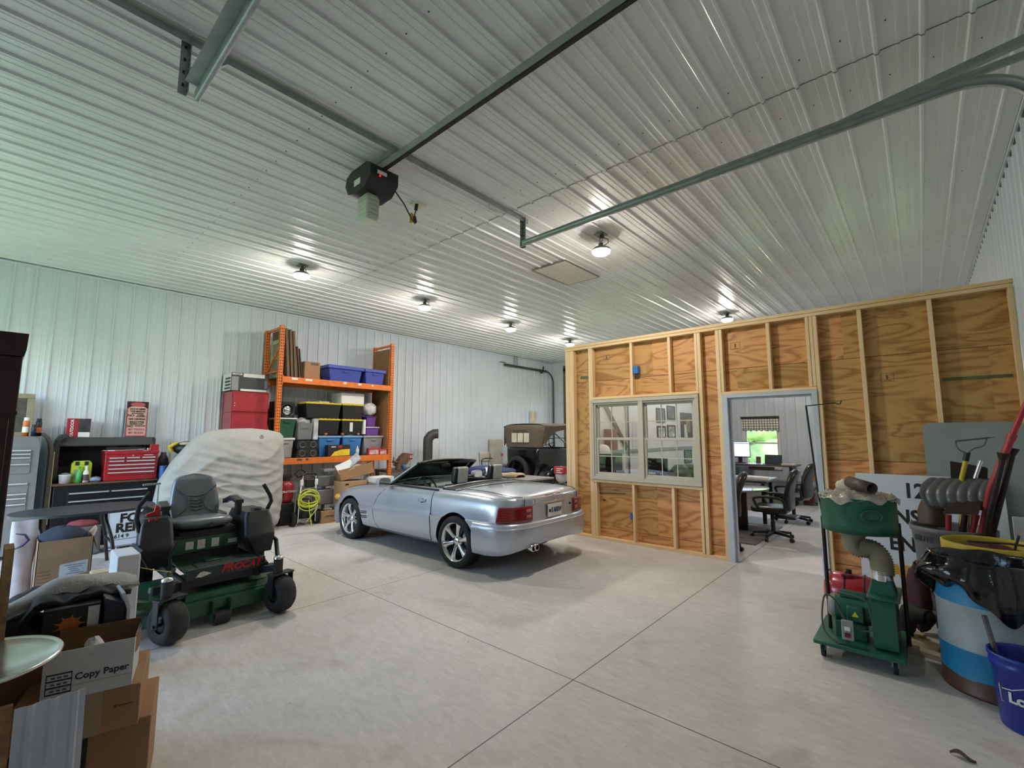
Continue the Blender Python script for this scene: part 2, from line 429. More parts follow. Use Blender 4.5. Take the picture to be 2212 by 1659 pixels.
# ---------------------------------------------------------------- partition
def ply(name='fir plywood', light='#d2a168', dark='#965c2c', rows=True):
    m = mat(name, light, .5, var=.1, vs=2, spec=.3)
    nt = m.node_tree; n = nt.nodes; L = nt.links; b = n['Principled BSDF']
    tc = [x for x in n if x.type == 'TEX_COORD'][0]
    sp = n.new('ShaderNodeSeparateXYZ'); L.new(tc.outputs['Object'], sp.inputs[0])
    # sheet number: rows of 1.22 m
    def mth(op, a, v=None, w=None):
        k = n.new('ShaderNodeMath'); k.operation = op
        if hasattr(a, 'outputs'): L.new(a.outputs[0], k.inputs[0])
        else: L.new(a, k.inputs[0])
        if v is not None:
            if isinstance(v, (int, float)): k.inputs[1].default_value = v
            else: L.new(v.outputs[0], k.inputs[1])
        return k
    zr = mth('ADD', sp.outputs['Z'], 1.05); zz = mth('DIVIDE', zr, 1.22); row = mth('FLOOR', zz)
    xr = mth('ADD', sp.outputs['X'], 4.74); xa = mth('DIVIDE', xr, 2.44); off = mth('MULTIPLY', row, .5); xb = mth('ADD', xa, off); colm = mth('FLOOR', xb)
    cid = n.new('ShaderNodeCombineXYZ'); L.new(row.outputs[0], cid.inputs[0]); L.new(colm.outputs[0], cid.inputs[1])
    wn = n.new('ShaderNodeTexWhiteNoise'); wn.noise_dimensions = '3D'; L.new(cid.outputs[0], wn.inputs['Vector'])
    sh = n.new('ShaderNodeVectorMath'); sh.operation = 'SCALE'; sh.inputs['Scale'].default_value = 9; L.new(wn.outputs['Color'], sh.inputs[0])
    ad = n.new('ShaderNodeVectorMath'); L.new(tc.outputs['Object'], ad.inputs[0]); L.new(sh.outputs[0], ad.inputs[1])
    mp = n.new('ShaderNodeMapping'); mp.inputs['Scale'].default_value = (.55, 1, 2.1); L.new(ad.outputs[0], mp.inputs[0])
    nz = n.new('ShaderNodeTexNoise'); nz.inputs['Scale'].default_value = 1.5; nz.inputs['Detail'].default_value = 2.5; nz.inputs['Distortion'].default_value = .5; L.new(mp.outputs[0], nz.inputs[0])
    ml = mth('MULTIPLY', nz, 58); fr = mth('SINE', ml)
    fine = n.new('ShaderNodeTexNoise'); fine.inputs['Scale'].default_value = 60; fine.inputs['Detail'].default_value = 3
    mp2 = n.new('ShaderNodeMapping'); mp2.inputs['Scale'].default_value = (.06, 1, 1); L.new(ad.outputs[0], mp2.inputs[0]); L.new(mp2.outputs[0], fine.inputs[0])
    f2 = mth('MULTIPLY', fine, 1.3); sm = mth('ADD', fr, f2)
    rp = n.new('ShaderNodeValToRGB'); e0, e1 = rp.color_ramp.elements
    e0.position = .15; e1.position = 1.; e0.color = lin(light); e1.color = lin(dark)
    k = rp.color_ramp.elements.new(.55); k.color = tuple((lin(light)[i]*.75+lin(dark)[i]*.25) for i in range(3))+(1,)
    mr = n.new('ShaderNodeMapRange'); mr.inputs[1].default_value = -.5; mr.inputs[2].default_value = 2.3; L.new(sm.outputs[0], mr.inputs[0]); L.new(mr.outputs[0], rp.inputs[0])
    hs = n.new('ShaderNodeHueSaturation'); L.new(rp.outputs[0], hs.inputs['Color'])
    h1 = n.new('ShaderNodeMapRange'); h1.inputs[3].default_value = .489; h1.inputs[4].default_value = .508; L.new(wn.outputs['Value'], h1.inputs[0]); L.new(h1.outputs[0], hs.inputs['Hue'])
    h2 = n.new('ShaderNodeMapRange'); h2.inputs[3].default_value = 1.1; h2.inputs[4].default_value = .82; L.new(wn.outputs['Value'], h2.inputs[0]); L.new(h2.outputs[0], hs.inputs['Value'])
    # knots
    vo = n.new('ShaderNodeTexVoronoi'); vo.inputs['Scale'].default_value = 1.7
    mp3 = n.new('ShaderNodeMapping'); mp3.inputs['Scale'].default_value = (.8, .1, 1.3); L.new(ad.outputs[0], mp3.inputs[0]); L.new(mp3.outputs[0], vo.inputs[0])
    kr = n.new('ShaderNodeMapRange'); kr.inputs[1].default_value = .03; kr.inputs[2].default_value = .055; L.new(vo.outputs['Distance'], kr.inputs[0])
    mk = n.new('ShaderNodeMix'); mk.data_type = 'RGBA'; mk.inputs[6].default_value = lin('#4a2614'); L.new(kr.outputs[0], mk.inputs[0]); L.new(hs.outputs[0], mk.inputs[7])
    # sheet seams
    fz = mth('FRACT', zz); fa = mth('SUBTRACT', fz, .5); fb = mth('ABSOLUTE', fa); fc = mth('GREATER_THAN', fb, .4972)
    ms = n.new('ShaderNodeMix'); ms.data_type = 'RGBA'; ms.inputs[7].default_value = lin('#5a3418'); L.new(fc.outputs[0], ms.inputs[0]); L.new(mk.outputs[2], ms.inputs[6])
    L.new(ms.outputs[2], b.inputs['Base Color'])
    return m
M_ply = ply()
def pine(name, light, dark, st=(6, 6, .5)):
    m = mat(name, light, .55, var=.1, vs=1.5, stretch=st, spec=.3)
    rp = [x for x in m.node_tree.nodes if x.type == 'VALTORGB'][0]
    rp.color_ramp.elements[0].color = lin(dark); rp.color_ramp.elements[1].color = lin(light)
    return m
M_stud = pine('pine stud', '#ecd3aa', '#dfbd8d')
M_plate = pine('pine plate', '#ecd3aa', '#dcb885', (.5, 6, 6))

part = thing('wall_partition', 'plywood and stud partition wall in front of the office', None, (-2, YP, 0), world=True); part['kind'] = 'structure'
PT = 3.22
mb = MB()
for a, b, z0, z1 in ((-4.69, -4.13, 0, PT), (-4.13, -2.36, 2.28, PT), (-4.13, -2.36, 0, .94), (-2.36, -2.03, 0, PT), (-2.03, -.945, 2.23, PT), (-.945, .79, 0, PT)):
    mb.box((a, YP+.09, z0), (b, YP+.105, z1))
mb.build('sheathing', M_ply, part, fix=True)
studs = []
def stud(x0, x1, z0, z1): 
    MB().box((x0, YP, z0), (x1, YP+.09, z1)).build('stud', M_stud, part, bev=.003)
for x0, x1 in ((-4.69, -4.602), (-4.598, -4.515)): stud(x0, x1, .042, 3.175)
stud(-4.212, -4.13, .042, 3.175)
for x in (-3.43, -2.80): stud(x, x+.041, 2.327, 3.175); 
for x in (-3.455, -2.82): stud(x, x+.041, .042, .915)
stud(-4.126, -4.09, .042, .915); stud(-2.41, -2.37, .042, .915)
stud(-2.397, -2.361, 2.327, 3.175); stud(-2.358, -2.31, .042, 3.175); stud(-2.1, -2.052, .042, 3.175)
stud(-2.048, -2.01, 2.29, 3.175)
stud(-1.45, -1.409, 2.29, 3.175)
stud(-1.005, -.967, 2.29, 3.175); stud(-.963, -.926, 2.29, 3.175)
stud(-.923, -.882, .042, 3.175)
for x in (-.476, .144, .755): stud(x, x+.041, .042, 3.175)
MB().box((-4.69, YP-.002, 3.178), (.79, YP+.09, 3.22)).build('top_plate', M_plate, part, bev=.003)
MB().box((-4.69, YP-.004, 3.223), (.80, YP+.09, 3.265)).build('top_plate', M_plate, part, bev=.003)
MB().box((-4.69, YP-.002, 0), (-2.05, YP+.09, .04)).build('bottom_plate', M_plate, part, bev=.003)
MB().box((-.92, YP-.002, 0), (.79, YP+.09, .04)).build('bottom_plate', M_plate, part, bev=.003)
MB().box((-4.128, YP-.004, 2.285), (-2.36, YP+.09, 2.325)).build('header', M_plate, part, bev=.003)
MB().box((-4.128, YP-.012, .917), (-2.36, YP+.09, .958)).build('sill_plate', M_plate, part, bev=.003)
MB().box((-2.05, YP-.004, 2.252), (-.925, YP+.09, 2.288)).build('header', M_plate, part, bev=.003)
M_ink = mat('faded ink stamp', '#6d4a30', .6)
for x, z in ((-1.86, 2.93), (-3.9, 3.0), (-.25, 2.35)):
    mb = MB()
    for a, b in (((x-.06, z-.05), (x+.06, z-.046)), ((x-.06, z+.046), (x+.06, z+.05)), ((x-.06, z-.05), (x-.056, z+.05)), ((x+.056, z-.05), (x+.06, z+.05)), ((x-.012, z-.025), (x+.008, z+.03)), ((x-.035, z-.04), (x+.035, z-.032))): mb.box((a[0], YP+.0885, a[1]), (b[0], YP+.0895, b[1]))
    mb.build('stamp', M_ink, part)
mg = MB().cbox((-4.32, YP+.088, 2.69), (.22, .004, .05), (0, .06, 0)); mg.cbox((-3.86, YP+.088, .74), (.5, .003, .018), (0, -.05, 0)); mg.cbox((.47, YP+.088, 2.29), (.52, .003, .035), (0, 0, 0))
mg.build('paint_mark', mat('green lumber paint', '#5d6440', .6), part)

# double window in the partition
w1 = thing('window_1', 'pair of clay coloured sash windows in the plywood partition', None, (-3.26, YP, .96), world=True); w1['kind'] = 'structure'
WX0, WX1, WZ0, WZ1 = -4.165, -2.365, .962, 2.278
mb = MB()
def ring(mb, x0, x1, z0, z1, w, y0, y1, m=0):
    mb.box((x0, y0, z0), (x1, y1, z0+w), m); mb.box((x0, y0, z1-w), (x1, y1, z1), m)
    mb.box((x0, y0, z0+w), (x0+w, y1, z1-w), m); mb.box((x1-w, y0, z0+w), (x1, y1, z1-w), m)
ring(mb, WX0, WX1, WZ0, WZ1, .055, YP-.03, YP+.05); ring(mb, WX0+.055, WX1-.055, WZ0+.055, WZ1-.055, .03, YP-.012, YP+.085)
mb.box((-3.30, YP-.03, WZ0+.055), (-3.225, YP+.05, WZ1-.055))
mb.build('window_frame', M_clay, w1, bev=.004)
for a, b in ((WX0+.085, -3.30), (-3.225, WX1-.085)):
    for z0, z1, dy in ((1.615, WZ1-.085, .035), (WZ0+.085, 1.645, .005)):
        mb = MB(); ring(mb, a, b, z0, z1, .036, YP+dy, YP+dy+.03); s = mb.build('sash', M_clay, w1, bev=.003)
        MB().box((a+.03, YP+dy+.013, z0+.03), (b-.03, YP+dy+.017, z1-.03)).build('pane', M_glass, s, off=Vector(w1['_w']))
        mb = MB(); ww = (b-a-.072)
        for k in (1, 2): mb.box((a+.036+ww*k/3-.007, YP+dy+.010, z0+.036), (a+.036+ww*k/3+.007, YP+dy+.021, z1-.036))
        mb.box((a+.036, YP+dy+.009, (z0+z1)/2-.007), (b-.036, YP+dy+.022, (z0+z1)/2+.007))
        mb.build('muntin', M_clay, s, off=Vector(w1['_w']))
# doorway
M_jamb = mat('grey steel door jamb', '#bcc4d0', .4, var=.04)
mb = MB()
for x0, x1 in ((-2.05, -1.975), (-.985, -.925)): mb.box((x0, YP-.015, 0), (x1, YP+.12, 2.2))
mb.box((-2.05, YP-.015, 2.2), (-.925, YP+.12, 2.25))
for x0, x1 in ((-1.975, -1.955), (-1.005, -.985)): mb.box((x0, YP+.045, 0), (x1, YP+.12, 2.18))
mb.box((-1.975, YP+.045, 2.18), (-.985, YP+.12, 2.2))
struct(mb, 'door_1', M_jamb, 'pale grey frame of the open office doorway', bev=.003)

# office walls
M_drywall = mat('office white wall', '#d9dad8', .6, var=.03)
mb = MB().box((-4.69, YP+.106, 0), (-4.60, YB-.03, 3.22))
struct(mb, 'wall_office', M_drywall, 'white office side wall seen through the sash windows')
for i, (a, b) in enumerate(WIN):
    w = thing('window_%d' % (i+2), 'sunny white double-hung window in the office back wall', None, ((a+b)/2, YB, .8), world=True); w['kind'] = 'structure'
    mb = MB(); ring(mb, a-.02, b+.02, .78, 2.17, .06, YB-.04, YB+.1); mb.build('window_frame', M_white, w, bev=.003)
    for z0, z1, dy in ((1.45, 2.11, .04), (.84, 1.48, .02)):
        mb = MB(); ring(mb, a+.04, b-.04, z0, z1, .035, YB+dy, YB+dy+.025); s = mb.build('sash', M_white, w)
        MB().box((a+.07, YB+dy+.01, z0+.03), (b-.07, YB+dy+.014, z1-.03)).build('pane', M_glass, s, off=Vector(w['_w']))

# ---------------------------------------------------------------- outside
M_lawn = mat('sunlit grass', '#648349', .9, var=.3, vs=3, bump=.3)
def lawn(x0, x1, y0, y1, name, label):
    struct(MB().box((x0, y0, -.3), (x1, y1, -.16)), name, M_lawn, label)
lawn(-40, 25, -45, YF-.3, 'lawn', 'green lawn outside the open garage doorway')
lawn(-40, 25, YB+.3, 45, 'lawn', 'green lawn outside the office window')
M_leaf = [mat('tree leaves %d' % i, c, .8, var=.45, vs=2.5, bump=.6, bs=4) for i, c in enumerate(('#a3b384', '#8fa676', '#b5c29a'))]
M_bark = mat('tree bark', '#5c4a3a', .9)
for i, (x, y, h, r) in enumerate(((-5.6, 22, 2.9, 1.8), (-9.8, 26, 3.6, 2.4), (-5.2, 29.5, 3.8, 3.0), (-12.5, 35, 5, 3.2), (2.5, 27, 3.6, 2.8))):
    t = thing('tree', ('pale green tree beyond the office window, %s' % ('nearest of the row', 'second nearest of the row', 'tall and behind the nearest one', 'farthest to the side', 'behind the office corner')[i]), 'tree', (x, y, -.16), group='trees behind the building')
    MB().tube([(0, 0, 0), (.1, 0, h*.3), (0, .1, h*.6)], [.12, .10, .06]).build('trunk', M_bark, t)
    mb = MB()
    for k in range(7):
        a = k*2.4; mb.ball((math.cos(a)*r*.5, math.sin(a)*r*.5, h*.62+(k % 3-1)*r*.35), (r*.62, r*.62, r*.5), 8, 0, None, .07, k)
    mb.build('crown', M_leaf[i % 3], t)
SKY, SUN, EXPO, LAMP = .95, 2.8, 1.05, 190.
# ================================================================ UNDER THE CEILING
M_galv = mat('galvanised steel', '#a0a7a7', .4, .45, .15, 9)
M_galv2 = mat('dull perforated steel', '#9aa29f', .5, .3, .15, 9)
M_black = mat('black plastic', '#1b1c1d', .45, var=.1)
M_rub = mat('black rubber', '#1d1d1d', .8, var=.2, bump=.1)
M_cordblk = mat('black cord', '#161616', .6)
M_bulb = mat('lit lamp lens', '#ffffff', .3, emit='#fff6ea', es=LAMP)
M_lampgrey = mat('grey lamp housing', '#7d7d7b', .4, .4)

def perforated(mb, p, q, up, w=.05, step=.05):
    # angle iron with rows of dark holes
    p, q = Vector(p), Vector(q); d = (q-p); l = d.length; d.normalize(); up = Vector(up); sd = d.cross(up).normalized()
    mb.beam(p-up*.002, q-up*.002, w, .004, 0, up=up); mb.beam(p+sd*w/2-up*w/2, q+sd*w/2-up*w/2, .004, w, 0, up=up)
    k = int(l/step)
    for i in range(k):
        c = p+d*(step*(i+.5))
        M = Matrix((( d.x,sd.x,up.x,c.x),(d.y,sd.y,up.y,c.y),(d.z,sd.z,up.z,c.z),(0,0,0,1)))
        mb.box((-.011,-.005,-.006),(.011,.005,-.0035),1,M)
        if i % 2: 
            c2 = c+sd*w/2-up*w/2; M.translation = c2; mb.box((-.011,-.006,-.007),(.011,-.0015,.007),1,M)
ai = MB(); perforated(ai, (-3.47, -.4, ZC-.022), (-3.47, 4.16, ZC-.022), (0, 0, 1), .055, .055)
o = ai.build('angle_iron', [M_galv2, M_screw]); tag(o, 'long perforated steel angle bar screwed across the ceiling', 'bracket')

def track(y, x0, x1, z, name, label, curve=True):
    t = thing(name, label, 'garage door track', (x0, y, z), world=True)
    prof = [(-.028, .03), (-.024, .034), (0, .034), (.004, .03), (.004, -.03), (0, -.034), (-.024, -.034), (-.028, -.03), (-.024, -.027), (0-.003, -.027), (-.003, .027), (-.024, .027)]
    pts = [(x0, z)]
    if curve:
        R = .42; cx, cz = x1-R, z-R
        pts += [(cx+R*math.sin(a), cz+R*math.cos(a)) for a in [PI/2*i/12 for i in range(13)]] + [(x1, .05)]
    else: pts += [(x1, z)]
    rings = []
    for i, (x, zz) in enumerate(pts):
        a, b = pts[max(i-1, 0)], pts[min(i+1, len(pts)-1)]
        d = Vector((b[0]-a[0], 0, b[1]-a[1])).normalized(); up = Vector((-d.z, 0, d.x))
        rings.append([Vector((x, y, zz)) + up*q + Vector((0, p*SGN, 0)) for p, q in prof])
    MB().loft(rings).build('rail', M_galv, t)
    return t
SGN = 1
t = track(4.04, -3.44, .72, 3.985, 'door_track', 'galvanised garage door track curving down at the white ribbed wall')
SGN = -1
t2 = track(.70, -3.47, .72, 3.96, 'door_track', 'galvanised garage door track with its end above the mower')
# angle stiffeners and hangers
mb = MB().beam((-3.40, 4.06, 4.022), (.75, 4.06, 4.022), .028, .004); mb.beam((-3.4, 4.075, 4.03), (.75, 4.075, 4.06), .004, .04)
mb.build('stiffener', M_galv2, t)
mb = MB().beam((-3.42, .68, 4.0), (.75, .68, 4.0), .10, .004); mb.build('stiffener', M_galv2, t2)
def hanger(t, x, y, z0, z1, sg, brace=True):
    mb = MB(); perforated(mb, (x, y, z0), (x, y, z1), (0, sg, 0), .05, .045)
    mb.build('hanger', [M_galv, M_screw], t)
    if brace:
        mb = MB(); perforated(mb, (x+.01, y, z0+.16), (x+.01, y+sg*.22, z1-.02), (1, 0, 0), .04, .045); mb.build('brace', [M_galv, M_screw], t)
hanger(t, -3.44, 4.085, 3.95, ZC-.02, 1, False); hanger(t2, -3.45, .655, 3.93, ZC-.02, 1, True)
# horizontal piece across the top right corner (torsion bar angle)
mb = MB().beam((-.3, 4.1, 4.05), (XR-.03, 4.1, 4.18), .05, .05); mb.build('sway_brace', M_galv2, t)

# opener
op = thing('garage_door_opener', 'black garage door opener hanging from the ceiling with a white lamp cover', 'opener', (-3.85, 2.25, 3.95), world=True)
hp = [(-4.08, .0), (-4.02, -.10), (-3.9, -.13), (-3.72, -.12), (-3.62, -.04), (-3.62, .08), (-3.7, .12), (-3.98, .12), (-4.06, .08)]
MB().prism([(x, 4.13+z) for x, z in hp], 'y', 2.10, 2.40).build('housing', M_black, op, bev=.02, seg=3)
mb = MB().cbox((-3.617, 2.22, 4.15), (.004, .10, .035)); mb.build('sticker', M_white, op)
MB().cbox((-3.616, 2.20, 4.115), (.006, .012, .012)).build('indicator', mat('red indicator', '#ff2020', .3, emit='#ff1010', es=3), op)
MB().cbox((-3.85, 2.098, 4.10), (.11, .004, .06)).build('sticker', M_white, op)
mb = MB().loft([[(-3.86+sx*(.075+.012*k)*1.0, 2.23+sy*(.055+.012*k), 4.01-.26*q) for sx, sy in ((-1,-1),(1,-1),(1,1),(-1,1))] for q, k in ((0, 0), (.15, 1.3), (.85, 1.3), (1, .3))], smooth=False)
cov = mb.build('lamp_cover', mat('milky lamp cover', '#e4ecd8', .35, tr=.25, var=.03), op, bev=.02, seg=3)
mb = MB()
for k in range(4): mb.box((-3.765, 2.18, 3.80+k*.045), (-3.76, 2.28, 3.806+k*.045)); mb.box((-3.92, 2.158, 3.80+k*.045), (-3.80, 2.163, 3.806+k*.045))
mb.build('louvre', mat('pale louvre', '#b9c0ac', .5), cov, off=Vector(op['_w']))
mb = MB().beam((-3.66, 2.25, 4.24), (XR-.03, 2.25, 4.24), .05, .065); ra = mb.build('rail', mat('pale steel rail', '#aab0ae', .4, .5), op)
MB().beam((-3.66, 2.25, 4.205), (XR-.03, 2.25, 4.205), .034, .012).build('belt', M_cordblk, op)
mb = MB(); perforated(mb, (-4.28, 2.25, ZC-.022), (-3.45, 2.25, ZC-.022), (0, 0, 1), .05); perforated(mb, (-3.95, 2.25, 4.2), (-3.95, 2.25, ZC-.03), (0, 1, 0), .04)
mb.build('mount_bracket', [M_galv2, M_screw], op)
MB().tube([(-3.62, 2.36, 4.04), (-3.66, 2.5, 3.97), (-3.78, 2.68, 3.92), (-3.86, 2.78, 3.93)], .007).build('power_cord', M_cordblk, op)
# cord from the outlet
ol = thing('ceiling_outlet', 'ceiling outlet plate with a black plug and yellow cord end', 'outlet', (-4.15, 3.04, ZC-.02), world=True)
MB().box((-4.22, 2.96, ZC-.03), (-4.08, 3.10, ZC-.018)).build('cover_plate', mat('almond plate', '#c9bfae', .5), ol, bev=.003)
MB().cyl((-4.14, 3.0, ZC-.03), (-4.14, 2.99, ZC-.10), .02).build('plug', M_black, ol)
MB().tube([(-4.14, 2.99, ZC-.10), (-4.11, 2.95, ZC-.2), (-4.03, 2.88, ZC-.27), (-3.97, 2.82, ZC-.32)], .007).build('cord', M_cordblk, ol)
mb = MB().cyl((-4.02, 2.85, ZC-.25), (-3.96, 2.8, ZC-.37), .022, .016); mb.build('cord_end', mat('yellow cord end', '#c9a02c', .5), ol)
mb = MB().cyl((-3.86, 2.78, 3.95), (-3.90, 2.80, 4.02), .02); mb.build('connector', M_black, op)

# hanging lamps
def lamp(i, x, y, dz, lab):
    t = thing('ceiling_lamp', lab, 'lamp', (x, y, ZC-.02), group='hanging garage lamps')
    MB().box((-.07, -.07, -.012), (.07, .07, 0)).build('ceiling_plate', M_lampgrey, t, bev=.003)
    mb = MB().cyl((0, 0, -.012), (0, 0, -.05), .018); mb.cyl((.03, 0, -.012), (.03, .01, -.06), .012)
    mb.tube(arc((0, -.075), .022, PI/2, PI/2+2*PI*.8, 10, 'xz'), .005); mb.build('hook', M_screw, t)
    MB().tube([(.03, .01, -.05), (.09, .02, -.08), (.1, .02, -.13), (.03, .01, -dz+.06)], .005).build('cord', M_cordblk, t)
    MB().lathe([(0, -dz+.10), (.03, -dz+.10), (.035, -dz+.04), (.10, -dz+.03), (.125, -dz+.005), (.125, -dz-.01), (.118, -dz-.01)], 24).build('housing', M_lampgrey, t)
    MB().lathe([(.118, -dz-.008), (.115, -dz-.03), (.08, -dz-.055), (.03, -dz-.066), (0, -dz-.068)], 24).build('bulb', M_bulb, t)
for a in ((0, -7.07, 2.98, .15, 'bright hanging lamp over the mower side, nearest of the row of four'), (1, -7.10, 5.39, .15, 'bright hanging lamp second in the row of four over the silver car'),
          (2, -7.09, 7.90, .15, 'bright hanging lamp third in the row of four before the antique car'), (3, -7.15, 10.45, .13, 'bright hanging lamp farthest in the row of four, beside the partition corner post'),
          (4, -2.99, 5.13, .22, 'large bright hanging lamp beside the ceiling hatch'), (5, -3.0, 10.45, .13, 'hanging lamp half hidden behind the partition top plate')): lamp(*a)
for x, lab in ((-3.3, 'unseen bar lamp added to light the office, behind the partition above the sash windows'), (-.3, 'unseen bar lamp added to light the office, behind the partition above the tool corner')):  # unseen lamps, added to brighten the office interior
    t = thing('added_fill_lamp', lab, 'lamp', (x, YP+.106, 2.85), world=True)
    MB().box((x-.5, YP+.107, 2.80), (x+.5, YP+.20, 2.92)).build('housing', M_lampgrey, t); MB().box((x-.48, YP+.115, 2.785), (x+.48, YP+.19, 2.80)).build('diffuser', mat('fill lamp diffuser', '#ffffff', .4, emit='#fff8f0', es=26), t)
# hatch
h = thing('trim_3', 'square cream attic hatch in the ribbed ceiling', None, (-4.17, 6.03, ZC), world=True); h['kind'] = 'structure'
MB().box((-4.47, 5.56, ZC-.034), (-3.87, 6.50, ZC-.024)).build('hatch_panel', mat('cream hatch panel', '#d2cdc0', .6, var=.03), h)
mb = MB()
for a, b in (((-4.5, 5.53, ZC-.03), (-3.84, 5.56, ZC-.018)), ((-4.5, 6.5, ZC-.03), (-3.84, 6.53, ZC-.018)), ((-4.5, 5.56, ZC-.03), (-4.47, 6.5, ZC-.018)), ((-3.87, 5.56, ZC-.03), (-3.84, 6.5, ZC-.018))): mb.box(a, b)
mb.build('hatch_frame', mat('dull hatch edging', '#77736b', .5), h)
# electrical boxes
M_bluebox = mat('blue electrical box', '#2f6fb4', .45)
o = MB().box((-3.385, YP-.005, 2.665), (-3.29, YP+.07, 2.785)).build('electrical_box', M_bluebox, None, bev=.004); tag(o, 'blue electrical box nailed to the stud above the window', 'electrical box')
o = MB().box((-3.495, YP-.004, .37), (-3.455, YP+.06, .48)).build('electrical_box', M_bluebox, None, bev=.004); tag(o, 'blue electrical box on the stud under the window', 'electrical box')
# far door track and hook on the back left
mb = MB().beam((XL+.10, 10.95, 3.99), (XL+.10, 13.2, 3.99), .05, .07); mb.beam((XL+.10, 10.75, 4.06), (XL+.1, 11.0, 4.06), .02, .02)
pts = [(XL+.10, 13.2, 3.99)] + [(XL+.10, 13.2+.42*math.sin(a), 3.57+.42*math.cos(a)) for a in (.3, .6, .9, 1.2, 1.5)] + [(XL+.10, 13.62, .1)]
mb.tube(pts, .025, 6); o = mb.build('door_track', mat('dark far track', '#4b4b49', .5, .4)); tag(o, 'dark garage door track high on the far end of the ribbed wall', 'garage door track')
mb = MB().tube([(XL+.1, 11.45, 4.0), (XL+.1, 11.45, 4.33), (XL+.1, 11.58, 4.33), (XL+.1, 11.58, 4.0)], .016, 6)
tag(mb.build('strap_hanger', M_galv2), 'narrow steel loop hanger holding the far door track', 'bracket')
mb = MB().tube([(XL+.12, 12.83, 4.02), (XL+.12, 12.85, 3.92), (XL+.12, 12.92, 3.90), (XL+.12, 12.97, 3.96), (XL+.12, 13.02, 4.15)], .025, 6)
tag(mb.build('utility_hook', M_black), 'black J-shaped hook on the far door track', 'hook')
# yellowed poster on the far wall
mb = MB().box((XL+.02, 12.33, 2.04), (XL+.03, 12.69, 2.52))
o = mb.build('wall_calendar', mat('yellowed print', '#c9bfa8', .6, var=.25, vs=7)); tag(o, 'small yellowed picture on the far ribbed wall above the antique car', 'picture')
# ================================================================ SILVER CONVERTIBLE
M_silver = mat('silver car paint', '#b6bdc9', .28, .55, .03, 30, coat=.8)
M_chrome = mat('chrome', '#e2e4e6', .09, 1., .02)
M_carblk = mat('black car trim', '#131314', .35, var=.1)
M_seatgrey = mat('pale grey leather', '#a9abab', .5, bump=.05)
M_tail = mat('ribbed red lamp glass', '#8c1420', .12, var=.1, coat=.6)
M_tail2 = mat('clear red lamp glass', '#b5525a', .15, coat=.6)
M_well = mat('wheel arch lining', '#0c0c0d', .9)
car = thing('convertible_car', 'silver two-seat convertible with its top down, parked on the concrete', 'car', (-4.61, 4.93, 0), math.radians(180.9))
HW = .905; RL_ = .63; RN = 4.6; RS = -.30
def cw(x):
    if x < RS: q = min(1, (RS-x)/RL_); return HW*max(0, 1-q**RN)**(1/RN)
    if x > 2.70: q = min(1, (x-2.70)/.76); return HW*max(0, 1-q**2.5)**(1/2.5)
    return HW
def czb(x): return smooth([(-.93, .40), (-.7, .34), (-.4, .27), (0, .22), (2.6, .22), (3.0, .22), (3.46, .26)], x)
def czc(x): return smooth([(-.93, .635), (0, .63), (1.2, .60), (2.57, .56), (3.46, .52)], x)
def czs(x): return smooth([(-.93, .90), (-.75, .925), (-.3, .945), (.4, .94), (1.5, .925), (2.0, .885), (2.57, .83), (3.0, .74), (3.46, .60)], x)
def czt(x): return smooth([(-.93, .91), (-.88, .94), (-.7, .965), (-.3, 1.0), (.3, .985), (1.6, .965), (2.0, .935), (2.57, .87), (3.1, .77), (3.46, .62)], x)
def half(x):
    w, zb, zc, zs, zt = cw(x), czb(x), czc(x), czs(x), czt(x)
    return [(0, zb), (.86*w, zb), (.955*w, zb+.05), (.990*w, zb+.14), (1.008*w, zc-.05), (1.012*w, zc-.008), (.988*w, zc+.006), (.984*w, zc+.06), (.978*w, (zc+zs)/2), (.962*w, zs-.09), (.93*w, zs-.03), (.885*w, zs), (.70*w, zs+(zt-zs)*.55), (.42*w, zs+(zt-zs)*.88), (0, zt)]
def side_y(x, z):
    h = half(x)[1:12]
    for (y0, z0), (y1, z1) in zip(h, h[1:]):
        if z0 <= z <= z1: return y0+(y1-y0)*(z-z0)/max(1e-6, z1-z0)
    return h[-1][0] if z > h[-1][1] else h[0][0]
st = [RS-RL_*math.sin(PI/2*i/18) for i in range(18, -1, -1)]
st[0] = RS-RL_*.9995
st = st + [-.25+.1*i for i in range(30)] + [2.74+.70*math.sin(PI/2*i/14)+.0195 for i in range(15)]
rings = []
for x in st:
    h = half(x); rings.append([(x, y, z) for y, z in h] + [(x, -y, z) for y, z in reversed(h[1:-1])])
body = MB().loft(rings).build('body_shell', M_silver)
def cutter(mb, name):
    o = mb.build(name, M_well, None); return o
import bmesh
bm = bmesh.new(); bm.from_mesh(body.data); bmesh.ops.remove_doubles(bm, verts=bm.verts, dist=1e-4); bmesh.ops.recalc_face_normals(bm, faces=bm.faces); bm.to_mesh(body.data); bm.free()
body.data.materials.append(M_well)
cuts = []
for x in (0, 2.57):
    for s in (1, -1): cuts.append(MB().cyl((x, s*.56, .33), (x, s*1.2, .33), .366, n=40, m=1).build('cut', [M_silver, M_well]))
cuts.append(MB().box((.40, -.70, .40), (1.80, .70, 1.4), 1).build('cut', [M_silver, M_well]))
for c in cuts:
    bm = bmesh.new(); bm.from_mesh(c.data); bmesh.ops.remove_doubles(bm, verts=bm.verts, dist=1e-5); bmesh.ops.recalc_face_normals(bm, faces=bm.faces); bm.to_mesh(c.data); bm.free()
    md = body.modifiers.new('wells', 'BOOLEAN'); md.operation = 'DIFFERENCE'; md.object = c; md.solver = 'EXACT'
bpy.context.view_layer.update(); dg = bpy.context.evaluated_depsgraph_get(); me2 = bpy.data.meshes.new_from_object(body.evaluated_get(dg), depsgraph=dg)
body.modifiers.clear(); body.data = me2
body.parent = car
for c in cuts: bpy.data.objects.remove(c)
